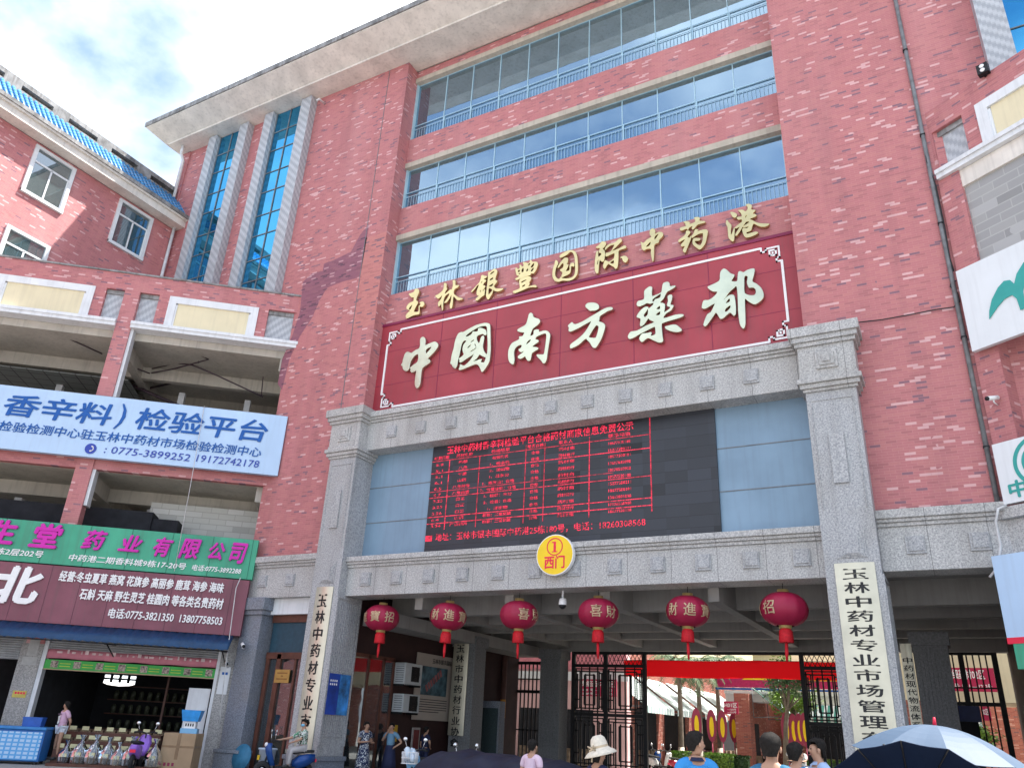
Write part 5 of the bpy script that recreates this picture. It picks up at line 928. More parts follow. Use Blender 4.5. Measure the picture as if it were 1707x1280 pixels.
# long sign canopy across the lane at the right
a, b, c = at(1208, 1128, 48), at(1420, 1128, 48), at(1300, 1166, 48)
lc = thing('sign_canopy', 'maroon and yellow shop canopy sign over a pale ledge right of the palms', 'canopy', ((a.x + b.x) / 2, 48, c.z)); w2 = (b.x - a.x) / 2 + 2
MB().box(-w2 + 2, w2, -.1, 1.5, -.15, .25).box(-w2 + 2, w2, -.3, 1.5, .25, .42).build('ledge', WHT, lc); MB().box(-w2 + 1.6, w2, -.16, .1, .6, 1.6).build('board', mat('crimson_board', (.42, .01, .10), .5), lc)
MB().prism([(-w2 + 3, -.17, 1.0), (w2 - 2, -.17, 1.0), (w2 - 2.5, -.17, 1.5), (-w2 + 4, -.17, 1.5)], (0, -.01, 0)).build('yellow_panel', YEL, lc); MB().box(-w2 + 1.5, w2, -.2, 0, .46, .56).build('blue_tube', BLUET, lc)
t = MB(); put_text(t, '贵细药材', (-w2 + 3.6, -.185, 1.08), (1, 0, 0), U, 3.6, .5, .03, .01); t.build('lettering', WPAINT, lc)
# brick corner shop and right-hand shops with green awnings
xc = at(1240, 1210, 47).x; xe = at(1330, 1210, 47).x
shop('brick corner shop under the small maroon area sign', xc - .45, xc + .35, 47, 60, 4.0, [(48, 49, 2.5)], '+x', None)
shop('brick shop row with green awnings on the right of the lane', xc + 2.0, xc + 14, 52, 72, 4.4, [(xc + 2.6, xc + 5, 2.7), (xc + 6, xc + 9, 2.7)], '-y', 4)
o = awning('green striped awning over the shop right of the brick corner', -1.9, 1.9, 0, 4.3, 2.9, 1.8, AWG, 'green striped awnings'); place(o, xc + .5, 49.2, PI / 2)
o = awning('second green striped awning further right of the brick corner', -2.2, 2.2, 0, 4.3, 3.0, 1.8, AWG, 'green striped awnings'); place(o, xc + 4.4, 52, 0)
o = awning('pale awning seen through the right lattice gate', -2.4, 2.4, 0, 3.9, 2.8, 1.8, AWW); place(o, xc + 9, 52, 0)
o = awning('green and white striped awning behind the barred side gate', -2.6, 2.6, 0, 4.0, 2.95, 1.2, AWG); place(o, at(845, 1150, 40).x, 40, 0)
shop('shop front with dark doorway behind the barred side gate', at(800, 1150, 40).x - 2, at(905, 1150, 40).x + 2, 40, 41, 6, [(at(815, 1150, 40).x, at(880, 1150, 40).x, 2.7)], '-y', None)
a = at(846, 1108, 38.6); tl_ = thing('tiled_canopy', 'pale ribbed canopy above the striped awning at the side gate', 'canopy', (a.x, 39, at(846, 1140, 38.8).z)); MB().prism([(-3, 0, .0), (3, 0, .0), (3, 1.0, .9), (-3, 1.0, .9)], (0, 0, .05)).build('sheet', corr('ribbed_canopy', (.60, .60, .56), .16, 0, .7, (.22, .24, .22)), tl_)
t = MB(); a = at(868, 1177, 39.2); hs2 = thing('shop_name_board', 'dark shop board with pale characters under the striped awning', 'sign', (a.x, 39.3, a.z - .3)); MB().box(-1.6, 1.0, 0, .06, 0, .62).build('board', GRD, hs2); put_text(t, '鹿茸', (-.6, -.004, .14), (1, 0, 0), U, .85, .34, .02, .006); t.build('lettering', WHT, hs2)
# buildings closing the far view
fb = thing('far_building', 'pale green and cream building closing the lane far behind the palms', 'building', (-14, 74, 0)); MB().box(-22, 16, 0, 6, 0, 14).build('wall', CREAM, fb); g2 = MB()
for i in range(12):
    for z in (3.2, 6.4, 9.6): g2.box(-20.5 + 3 * i, -18.9 + 3 * i, -.06, .1, z, z + 1.7)
g2.build('window', GLW, fb); g3 = MB()
for z in (2.6, 5.8, 9.0): g3.box(-22, 16, -.5, 0, z - .25, z)
g3.build('green_ledge', mat('green_paint', (.05, .36, .20), .6, ns=1, amt=.2), fb)
fc = thing('far_building', 'cream building seen through the right barred gate', 'building', (3, 41, 0)); MB().box(-6, 9, 0, 4, 3.6, 12).build('wall', CREAM, fc); MB().box(-6, -4.6, 0, 2, 0, 3.6).box(-1.2, 9, 0, 4, 0, 3.6).build('brick_wall', BRC, fc)
nk = thing('kiosk_board', 'navy kiosk board with a faint pale character behind the umbrellas', 'sign', (at(1590, 1187, 29).x, 29, 0)); a, b = at(1543, 1174, 29), at(1636, 1203, 29); w2 = (b.x - a.x) / 2
MB().box(-w2, w2, 0, .4, b.z, a.z).build('board', mat('navy_board', (.012, .025, .11), .5), nk); MB().box(-w2 + .1, w2 - .1, .05, .35, 0, b.z).build('kiosk_body', DARK, nk); t = MB(); put_text(t, '亭', (-w2 + .3, -.004, b.z + .14), (1, 0, 0), U, .42, .42, .02, .004); t.build('lettering', mat('grey_blue_print', (.12, .16, .22), .6), nk)
# ---------------------------------------------------------------- planting
LEAF = NT('palm_leaf'); LEAFM = LEAF.fin(LEAF.ramp(LEAF.noise(1.3, 3), [(.3, (.05, .10, .05)), (.7, (.16, .22, .11))]), .5)
LEA2 = NT('bright_leaf'); LEA2M = LEA2.fin(LEA2.ramp(LEA2.noise(1.6, 3), [(.3, (.07, .16, .02)), (.7, (.20, .32, .05))]), .5)
LEA3 = NT('dark_leaf'); LEA3M = LEA3.fin(LEA3.ramp(LEA3.noise(1.6, 3), [(.3, (.02, .06, .02)), (.7, (.07, .13, .04))]), .5)
TRK = mat('grey_bark', (.16, .13, .10), .85, ns=5, amt=.35, bump=.4); TRKW = mat('limewashed_bark', (.60, .55, .45), .85, ns=5, amt=.15)
def palm(label, u, Y, h, seed):
    rnd = random.Random(seed); p = at(u, 1200, Y); o = thing('palm_tree', label, 'tree', (p.x, Y, 0), 0, 'palms in front of the left row of shops')
    MB().tube([(0, 0, 0), (.0, 0, 1.0), (.03, 0, h * .6), (0, 0, h)], [.17, .15, .13, .1], 10).build('trunk', TRK, o); MB().tube([(0, 0, 0), (0, 0, 1.15)], [.178, .162], 10).build('limewash', TRKW, o)
    c = MB()
    for k in range(24):
        az = 2 * PI * k / 24 + rnd.random() * .3; el = rnd.uniform(-.2, 1.1); L = rnd.uniform(1.7, 2.3); pts = []; p0 = Vector((0, 0, h - .1)); d = Vector((math.cos(az) * math.cos(el), math.sin(az) * math.cos(el), math.sin(el)))
        for i in range(11):
            pts.append(p0.copy()); p0 += d * L / 10; d.z -= .21; d.normalize()
        for i in range(1, 11):
            t = (pts[i] - pts[i - 1]).normalized(); sd = t.cross(Vector((0, 0, 1))).normalized()
            for s2 in (-1, 1):
                for q in (0, .5):
                    b0 = pts[i - 1].lerp(pts[i], q); ln = .62 * (1 - .5 * i / 10) * rnd.uniform(.8, 1.1); e = b0 + (sd * s2 * .8 + t * .45 + Vector((0, 0, -.42 + rnd.uniform(-.1, .25)))) * ln; w3 = t * .035
                    c.add([b0 - w3, b0 + w3, e], [(0, 1, 2)])
        c.tube(pts, [.02] * 6 + [.012] * 5, 4)
    c.build('crown', LEAFM, o, recalc=False)
for i, (u, Y, h, lb_) in enumerate(((1134, 43.5, 5.3, 'feathery palm nearest the gate, left of the other palms'), (1166, 46.5, 5.4, 'feathery palm in the middle of the three by the awnings'), (1198, 50, 5.8, 'feathery palm right of the others, beside the maroon area sign'), (1226, 56, 6.2, 'smaller looking palm far down the lane behind the banner'))): palm(lb_, u, Y, h, i)
def tree(label, u, Y, h, r_, m, seed, lean=0):
    rnd = random.Random(seed); p = at(u, 1200, Y); o = thing('street_tree', label, 'tree', (p.x, Y, 0), 0, 'small trees along the right of the lane'); t = MB(); t.tube([(0, 0, 0), (lean * .3, 0, h * .4), (lean, 0, h * .75)], [.16, .12, .07], 9)
    for k in range(6): a = k * 1.05; t.tube([(lean * .6, 0, h * .55), (lean + math.cos(a) * r_ * .6, math.sin(a) * r_ * .6, h * (.7 + .05 * k))], [.06, .02], 5)
    t.build('trunk', TRK, o); c = MB()
    for k in range(28):
        v = Vector((rnd.gauss(0, 1), rnd.gauss(0, 1), rnd.gauss(0, .8))); v = v.normalized() * rnd.random() ** .4; cc = Vector((lean, 0, h * .82)) + Vector((v.x * r_, v.y * r_, v.z * r_ * .75))
        for j in range(60):
            q = cc + Vector((rnd.gauss(0, .28), rnd.gauss(0, .28), rnd.gauss(0, .2))); d = Vector((rnd.uniform(-1, 1), rnd.uniform(-1, 1), rnd.uniform(-.6, .6))).normalized(); e = d.cross(Vector((rnd.random(), rnd.random(), 1))).normalized(); s2 = rnd.uniform(.07, .13); c.add([q - d * s2, q + e * s2 * .5, q + d * s2, q - e * s2 * .5], [(0, 1, 2, 3)])
    c.build('crown', m, o, recalc=False)
tree('bright green leafy tree with a dark trunk right of the green awnings', 1325, 47, 4.4, 1.0, LEA2M, 11); tree('dark leaning trunk tree in front of the green awnings', 1303, 44, 5.6, 1.2, LEA3M, 12, .5); tree('bright tree seen through the right barred gate', 1608, 39, 2.6, .7, LEA2M, 13); tree('leafy tree showing over the top of the red banner', 1320, 62, 7.6, 2.2, LEA2M, 14)
def hedge(label, u0, u1, Y, h, m, seed):
    rnd = random.Random(seed); a, b = at(u0, 1250, Y).x, at(u1, 1250, Y).x; o = thing('clipped_hedge', label, 'hedge', ((a + b) / 2, Y, 0), 0, 'clipped hedges along the lane'); w2 = (b - a) / 2; MB().box(-w2 + .08, w2 - .08, .08, .72, 0, h - .08).build('twigs', LEA3M, o); c = MB()
    for k in range(int(1500 * w2)):
        f = rnd.random(); q = Vector((rnd.uniform(-w2, w2), rnd.uniform(0, .8), h + rnd.uniform(-.05, .05))) if f < .4 else Vector((rnd.uniform(-w2, w2), rnd.uniform(-.04, .06), rnd.uniform(0, h))); d = Vector((rnd.uniform(-1, 1), rnd.uniform(-1, 1), rnd.uniform(-.5, 1))).normalized(); e = d.cross(Vector((rnd.random(), 1, rnd.random()))).normalized(); s2 = rnd.uniform(.04, .075); c.add([q - d * s2, q + e * s2 * .6, q + d * s2, q - e * s2 * .6], [(0, 1, 2, 3)])
    c.build('leaves', m, o, recalc=False)
hedge('bright clipped hedge left of the blue polo man', 1118, 1147, 41, .95, LEA2M, 1); hedge('long bright clipped hedge in the middle of the lane', 1172, 1222, 41.5, .95, LEA2M, 2); hedge('dark clipped hedge beside the seated person in white', 1222, 1246, 42, .9, LEA3M, 3); hedge('bright clipped hedge behind the man in pale blue', 1330, 1352, 41, .9, LEA2M, 4); hedge('bright clipped hedge behind the right lattice gate', 1372, 1418, 41, .95, LEA2M, 5)
# drop-shaped promotion flags
FM = mat('flag_maroon', (.28, .03, .07), .6, ns=3, amt=.15)
def flag(label, u, Y, grp):
    p = at(u, 1225, Y); o = thing('promo_flag', label, 'flag', (p.x, Y, 0), R(25), grp); n = 22
    pts = [(.25 * math.cos(a) , 0, 2.25 + .78 * math.sin(a) + (.0 if math.sin(a) > 0 else 0)) for a in [2 * PI * k / n for k in range(n)]]
    MB().prism(pts, (0, .04, 0)).build('panel', FM, o); MB().prism([(x * .45, -.012, 2.2 + (z - 2.25) * .62) for x, y, z in pts], (0, .01, 0)).build('yellow_emblem', YEL, o); MB().tube([(0, .02, 0), (0, .02, 1.5)], .03, 6).build('pole', FM, o); MB().rbox((0, 0, .03), (.4, .4, .06)).build('foot', IRON, o)
for u, Y, s_ in ((1162, 42.5, 'nearest the gate, beside the first palm'), (1187, 44, 'second from the gate'), (1205, 45, 'third from the gate, tilted at the brick corner'), (1224, 48, 'farthest of the four left ones, in shade')): flag('maroon drop flag with yellow emblem ' + s_, u, Y, 'drop flags along the lane')
for u, Y, s_ in ((1312, 44, 'left of the right-hand four, by the dark trunk'), (1324, 46, 'second of the right-hand four'), (1334, 45, 'third of the right-hand four'), (1343, 44, 'right of the right-hand four, near the lattice gate')): flag('maroon drop flag with yellow emblem ' + s_, u, Y, 'drop flags along the lane')
# ---------------------------------------------------------------- people
SKIN = mat('skin', (.42, .24, .16), .55, ns=8, amt=.06); HAIR = mat('black_hair', (.014, .012, .011), .7, ns=40, amt=.5, spec=.15, bump=.5); SHOE = mat('dark_shoe', (.03, .03, .03), .5)
def grow(name, nodes, edges, m, parent, root, sub=2, sm=True):
    """one continuous skin over a skeleton of joints"""
    ks = list(nodes); me = bpy.data.meshes.new(name); me.from_pydata([tuple(nodes[k][0]) for k in ks], [(ks.index(a), ks.index(b)) for a, b in edges], [])
    o = bpy.data.objects.new(name, me); COL.objects.link(o); md = o.modifiers.new('skin', 'SKIN'); md.use_smooth_shade = True
    ly = me.skin_vertices[0].data if len(me.skin_vertices) else None
    if ly is None:
        bm = bmesh.new(); bm.from_mesh(me); bm.verts.layers.skin.verify(); bm.to_mesh(me); bm.free(); ly = me.skin_vertices[0].data
    for i, k in enumerate(ks):
        r = nodes[k][1]; ly[i].radius = (r, r) if not isinstance(r, tuple) else r; ly[i].use_root = (k == root)
    s2 = o.modifiers.new('sub', 'SUBSURF'); s2.levels = sub; s2.render_levels = sub
    dg = bpy.context.evaluated_depsgraph_get(); dg.update(); m2 = bpy.data.meshes.new_from_object(o.evaluated_get(dg)); bpy.data.objects.remove(o); bpy.data.meshes.remove(me)
    m2.materials.clear(); m2.materials.append(m); m2.name = name
    for p in m2.polygons: p.use_smooth = True; p.material_index = 0
    o = bpy.data.objects.new(name, m2); COL.objects.link(o); o.parent = parent; return o
def person(label, loc, rz, h=1.65, shirt=None, legs=None, skirt=None, hair='short', pose={}, sleeve=.6, group=None, seated=False, headturn=0., dress=False, mask=None, hat=None, collar=None):
    o = thing('person', label, 'person', loc, rz, group); k = h / 1.65
    J = dict(pel=(0, .02, .90), belly=(0, .01, 1.03), chest=(0, .0, 1.20), nb=(0, .015, 1.375), nk=(0, .0, 1.425),
             sL=(.17, .01, 1.325), eL=(.225, .03, 1.06), wL=(.235, -.05, .83), sR=(-.17, .01, 1.325), eR=(-.225, .03, 1.06), wR=(-.235, -.05, .83),
             hL=(.09, .01, .86), kL=(.105, -.01, .47), aL=(.105, .03, .08), tL=(.12, -.13, .035), hR=(-.09, .01, .86), kR=(-.105, -.01, .47), aR=(-.105, .03, .08), tR=(-.12, -.13, .035))
    J.update(pose); J = {a: Vector(b) * k for a, b in J.items()}
    rad = dict(pel=.115, belly=.105, chest=.12, nb=.06, nk=.048, sL=.058, eL=.038, wL=.024, sR=.058, eR=.038, wR=.024, hL=.085, kL=.055, aL=.036, tL=.03, hR=.085, kR=.055, aR=.036, tR=.03)
    N = {a: (J[a], rad[a] * k) for a in J}; E = [('pel', 'belly'), ('belly', 'chest'), ('chest', 'nb'), ('nb', 'nk'), ('nb', 'sL'), ('sL', 'eL'), ('eL', 'wL'), ('nb', 'sR'), ('sR', 'eR'), ('eR', 'wR'), ('pel', 'hL'), ('hL', 'kL'), ('kL', 'aL'), ('aL', 'tL'), ('pel', 'hR'), ('hR', 'kR'), ('kR', 'aR'), ('aR', 'tR')]
    fwd = Vector((math.sin(headturn), -math.cos(headturn), 0)); sd = Vector((fwd.y, -fwd.x, 0)); nk = J['nk']
    hd = nk + Vector((0, 0, .108 * k)) + fwd * .012 * k
    N['h1'] = (nk + Vector((0, 0, .055 * k)) + fwd * .022 * k, .058 * k); N['h2'] = (hd + fwd * .006 * k, .077 * k); N['h3'] = (hd + Vector((0, 0, .07 * k)) - fwd * .008 * k, .066 * k)
    N['ns'] = (hd + fwd * .098 * k + Vector((0, 0, -.01 * k)), .010 * k)
    E += [('nk', 'h1'), ('h1', 'h2'), ('h2', 'h3'), ('h2', 'ns')]
    for s2, sg in (('L', 1), ('R', -1)):   # hand: palm, four fingers and a thumb
        w = J['w' + s2]; d = (w - J['e' + s2]).normalized(); ac = d.cross(Vector((0, 0, 1)) if abs(d.z) < .8 else Vector((0, 1, 0))).normalized(); ac = ac * sg; nr = d.cross(ac)
        N['p' + s2] = (w + d * .055 * k, .028 * k); E.append(('w' + s2, 'p' + s2))
        for i in range(4):
            b0 = w + d * .085 * k + ac * (i - 1.5) * .019 * k; ln = (.06, .075, .07, .052)[i] * k
            N['f%s%da' % (s2, i)] = (b0, .0095 * k); N['f%s%db' % (s2, i)] = (b0 + d * ln * .55 + nr * .012 * k, .0085 * k); N['f%s%dc' % (s2, i)] = (b0 + d * ln + nr * .035 * k, .007 * k)
            E += [('p' + s2, 'f%s%da' % (s2, i)), ('f%s%da' % (s2, i), 'f%s%db' % (s2, i)), ('f%s%db' % (s2, i), 'f%s%dc' % (s2, i))]
        N['t%sa' % s2] = (w + d * .05 * k - ac * .035 * k, .011 * k); N['t%sb' % s2] = (w + d * .085 * k - ac * .055 * k + nr * .02 * k, .009 * k); E += [('p' + s2, 't%sa' % s2), ('t%sa' % s2, 't%sb' % s2)]
    grow('body', N, E, SKIN, o, 'pel')
    ft = MB()
    for s2 in (-1, 1): ft.ball(hd + fwd * .075 * k + sd * s2 * .031 * k + Vector((0, 0, .012 * k)), .0085 * k, 8, 6)
    ft.build('eyes', HAIR, o); b = MB(); b.ball(hd + fwd * .077 * k + Vector((0, 0, -.052 * k)), (.021 * k, .02 * k, .006 * k), 10, 6); b.build('mouth', mat('lips', (.35, .12, .11), .5) if 'lips' not in bpy.data.materials else bpy.data.materials['lips'], o)
    er = MB()
    for s2 in (-1, 1): er.ball(hd + sd * s2 * .08 * k + Vector((0, 0, -.005 * k)), (.014 * k, .02 * k, .03 * k), 8, 6)
    er.build('ears', SKIN, o)
    if hair:
        hb = MB(); c = hd + Vector((0, 0, .048 * k)) - fwd * .016 * k; n, m2 = 18, 12; vs = []; rnd = random.Random(int(loc[0] * 100))
        low = {'short': -1.25, 'bun': -1.1, 'long': -1.7}[hair]
        for i in range(m2 + 1):
            for j in range(n):
                a = 2 * PI * j / n; fr = math.cos(a)   # front when fr > 0
                lim = low if fr < -.35 else (-.55 if fr < .3 else .40)
                z = 1 - (1 - lim) * i / m2; rr = math.sqrt(max(0, 1 - max(z, -.35) ** 2)) * (1 - .22 * max(0, -z - .35)) * (1 + .07 * rnd.random()); rr = max(rr, .0)
                vs.append(c + (fwd * fr * .104 + sd * math.sin(a) * .090) * rr * k + Vector((0, 0, .09 * z * k + rnd.uniform(-.004, .004))))
        hb.add(vs, [(i * n + j, i * n + (j + 1) % n, (i + 1) * n + (j + 1) % n, (i + 1) * n + j) for i in range(m2) for j in range(n)], True)
        if hair == 'bun': hb.ball(c - fwd * .12 * k + Vector((0, 0, -.02 * k)), .05 * k)
        hb.build('hair', HAIR, o)
    if shirt:
        S = {a: (J[a], r * k) for a, r in dict(pel=.135, belly=.125, chest=.14, nb=.075, sL=.075, sR=.075).items()}; F = [('pel', 'belly'), ('belly', 'chest'), ('chest', 'nb'), ('nb', 'sL'), ('nb', 'sR')]
        for s2 in 'LR':
            S['q' + s2] = (J['s' + s2].lerp(J['e' + s2], min(1, sleeve)), .062 * k); F.append(('s' + s2, 'q' + s2))
            if sleeve > 1: S['v' + s2] = (J['e' + s2].lerp(J['w' + s2], sleeve - 1), .042 * k); F.append(('q' + s2, 'v' + s2))
        if not seated: S['hem'] = (J['pel'] + Vector((0, 0, -.07 * k)), .14 * k); F.append(('hem', 'pel'))
        grow('shirt', S, F, shirt, o, 'chest')
        if collar: c_ = MB(); c_.lathe([(.085 * k, -.025), (.064 * k, .008 * k), (.068 * k, .014 * k), (.095 * k, -.02)], 16, J['nb'] + Vector((0, 0, .022 * k))); c_.build('collar', collar, o)
    if legs:
        ln, m3 = legs; S = {'pel': (J['pel'], .13 * k)}; F = []
        for s2 in 'LR':
            S['h' + s2] = (J['h' + s2], .1 * k); F.append(('pel', 'h' + s2))
            S['k' + s2] = (J['h' + s2].lerp(J['k' + s2], min(1, ln)), (.085 if ln < 1 else .072) * k); F.append(('h' + s2, 'k' + s2))
            if ln > 1: S['a' + s2] = (J['k' + s2].lerp(J['a' + s2], ln - 1), .058 * k); F.append(('k' + s2, 'a' + s2))
        grow('trousers' if ln > 1 else 'shorts', S, F, m3, o, 'pel')
    if skirt:
        zb, m3 = skirt; p = J['pel']; MB().lathe([(.0, zb * k + .01), (.24 * k, zb * k), (.21 * k, .55 * k), (.17 * k, .82 * k), (.145 * k, .98 * k), (.12 * k, 1.02 * k)], 28, (p.x, p.y, 0), lambda j, z: 1 + (.05 * math.sin(j * 2.6) if z < .8 else 0)).build('skirt', m3, o)
    sh2 = MB()
    for s2 in 'LR':
        a, t = J['a' + s2], J['t' + s2]; sh2.tube([a + Vector((0, 0, -.02 * k)), a.lerp(t, .5) + Vector((0, 0, -.005)), t + (t - a) * .15], [.045 * k, .047 * k, .03 * k], 10)
    sh2.build('shoes', SHOE, o)
    if mask: b = MB(); b.ball(hd + fwd * .045 * k + Vector((0, 0, -.035 * k)), (.062 * k, .06 * k, .045 * k), 14, 10); b.build('face_mask', mask, o)
    o['_h'] = 0; del o['_h']; return o, hd, fwd, k
PINK = mat('pink_cotton', (.60, .38, .50), .8, ns=4, amt=.08); WSH = mat('white_denim', (.62, .66, .72), .8, ns=6, amt=.08); NAVY = mat('navy_cloth', (.015, .02, .06), .8, ns=5, amt=.2); BLUES = mat('bright_blue_polo', (.03, .24, .58), .75, ns=5, amt=.1); TEALS = mat('teal_blue_shirt', (.02, .12, .22), .75, ns=5, amt=.12); LBL = mat('pale_blue_polo', (.34, .47, .68), .75, ns=5, amt=.08); GREYT = mat('grey_trousers', (.40, .38, .38), .8, ns=4, amt=.1); DENIM = mat('blue_chambray', (.13, .25, .36), .8, ns=5, amt=.12); WCOT = mat('white_cotton', (.70, .69, .66), .8, ns=4, amt=.06)
def printed(name, pal, sc):
    s = NT(name); return s.fin(s.ramp(s.noise(sc, 2), pal, 'CONSTANT'), .8)
FLOR = printed('navy_floral', [(0., (.60, .62, .62)), (.40, (.02, .03, .08)), (.56, (.55, .58, .60)), (.62, (.02, .03, .08))], 11)
GRNW = printed('green_print', [(0., (.02, .06, .03)), (.42, (.62, .64, .60)), (.52, (.04, .22, .10)), (.6, (.6, .62, .6))], 9)
MASKB = mat('face_mask_blue', (.20, .50, .72), .7)
fx = lambda u, v, Y: at(u, v, Y)
# shopkeeper in the left shop
P0 = LW(4.55, .95, .12)
pw, hd, fw, k = person('woman in a pink T-shirt and white shorts standing before the left shop', P0, R(-10), 1.62, PINK, (.38, WSH), None, 'short', dict(eL=(.25, .12, 1.08), wL=(.12, .17, .95), eR=(-.25, .12, 1.08), wR=(-.12, .17, .95)), .65, headturn=R(-55))
t = MB(); [t.box(-.11 + .034 * i, -.088 + .034 * i, -.146, -.140, 1.24, 1.278 - .006 * (i % 2)) for i in range(7)]; t.build('shirt_print_band', mat('dark_print', (.15, .1, .14), .7), pw); t = MB()
for a, b, c, d in ((0, 0, .05, .06), (-.035, .06, .022, .04), (.035, .06, .022, .04), (0, -.09, .06, .06)): t.ball((a, -.135, 1.12 + b), (c, .012, d), 10, 8)
t.build('shirt_print', WCOT, pw)
# two women talking and the man in navy inside the passage
def spot(u, v, h):   # foot point of someone whose head top shows at (u, v)
    d = at(u, v, 1) - Vector((0, 0, EYE)); return d
q = at(612, 1205, 21.0); person('woman in a navy and white floral dress, looking at her phone in the passage', (q.x, 21.0, 0), R(70), 1.60, FLOR, None, (.25, FLOR), 'bun', dict(eL=(.24, .02, 1.06), wL=(.12, -.24, 1.08), eR=(-.24, .02, 1.06), wR=(-.05, -.26, 1.10)), .55)
q = at(654, 1206, 21.9); person('woman in a blue blouse and dark skirt with one hand over her face', (q.x, 21.9, 0), R(15), 1.60, DENIM, None, (.3, NAVY), 'short', dict(eR=(-.26, -.08, 1.12), wR=(-.06, -.16, 1.40), eL=(.36, .06, 1.10), wL=(.17, -.02, .96)), .6)
q = at(711, 1214, 23.8); person('man in a dark navy T-shirt seen from behind near the framed notice', (q.x, 23.8, 0), R(160), 1.55, NAVY, (2., NAVY), None, 'short', dict(eR=(-.32, .04, 1.12), wR=(-.15, -.10, .98)), .65)
# near crowd along the bottom edge
person('person in a pale pink top with dark hair in front of the navy tarpaulin', (-6.6, 13.0, 0), R(170), 1.48, mat('pale_pink_top', (.66, .50, .60), .8, ns=4, amt=.06), (2, NAVY), None, 'short', {}, .6)
hp_, hd, fw, k = person('person in a white bucket hat and navy top, back to the camera', (-4.05, 9.75, 0), R(150), 1.52, NAVY, (2, NAVY), None, 'long', {}, .7)
STRAW = mat('cream_straw', (.66, .60, .50), .8, ns=30, amt=.12, bump=.4); hm = MB(); hm.lathe([(.001, .135), (.05, .13), (.085, .10), (.10, .05), (.108, -.005), (.12, -.02), (.17, -.05), (.205, -.085), (.20, -.09), (.165, -.058), (.10, -.03)], 36, (0, 0, 0), lambda j, z: 1 + (.03 * math.sin(j * .52) if z < -.03 else 0))
ho = hm.build('hat', STRAW, hp_); ho.location = hd + Vector((0, 0, .075)); ho.rotation_euler = (R(-12), R(8), 0); bnd = MB().lathe([(.1095, -.012), (.107, .02)], 36); bnd.tube([(0, .112, 0), (-.05, .125, .03), (-.06, .125, -.02), (0, .115, 0), (.06, .125, .03), (.05, .125, -.02), (0, .115, 0)], .012, 6); bnd.tube([(0, .115, 0), (.015, .13, -.08), (.02, .15, -.14)], .01, 5); b_o = bnd.build('hat_ribbon', mat('beige_ribbon', (.50, .40, .28), .7), ho)
person('man in a bright blue polo shirt with dark collar, head turned left', (-2.72, 9.3, 0), R(205), 1.70, BLUES, (2, NAVY), None, 'short', {}, .6, headturn=R(-75) + PI * 0, collar=NAVY)
person('man in a dark teal shirt with short black hair, seen from behind', (-1.68, 8.15, 0), R(175), 1.71, TEALS, (2, NAVY), None, 'short', {}, .6)
person('man in a blue shirt between the teal shirt and the pale blue polo', (-1.86, 10.35, 0), R(150), 1.64, BLUES, (2, NAVY), None, 'short', {}, .6)
person('man in a pale blue polo shirt facing left at the right of the crowd', (-1.72, 11.0, 0), R(-60), 1.70, LBL, (2, NAVY), None, 'short', {}, .6, collar=LBL)
q = at(1258, 1238, 26); 
person('person in a white shirt on a scooter in the sunny lane beyond the gate', (q.x, 33.5, .0), R(-20), 1.62, WCOT, (2, LBL), None, 'short', dict(pel=(0, .1, .80), hL=(.09, .08, .78), hR=(-.09, .08, .78), kL=(.17, -.35, .72), aL=(.17, -.3, .3), tL=(.17, -.45, .26), kR=(-.17, -.35, .72), aR=(-.17, -.3, .3), tR=(-.17, -.45, .26), belly=(0, .08, .95), chest=(0, .03, 1.12), nb=(0, .02, 1.28), nk=(0, 0, 1.34), sL=(.17, .01, 1.24), sR=(-.17, .01, 1.24), eL=(.26, -.18, 1.06), wL=(.26, -.42, 1.04), eR=(-.26, -.18, 1.06), wR=(-.26, -.42, 1.04)), .9, seated=True)
person('person in pale blue behind the teal shirted man', (-2.62, 12.6, 0), R(190), 1.56, LBL, (2, NAVY), None, 'short', {}, .7)
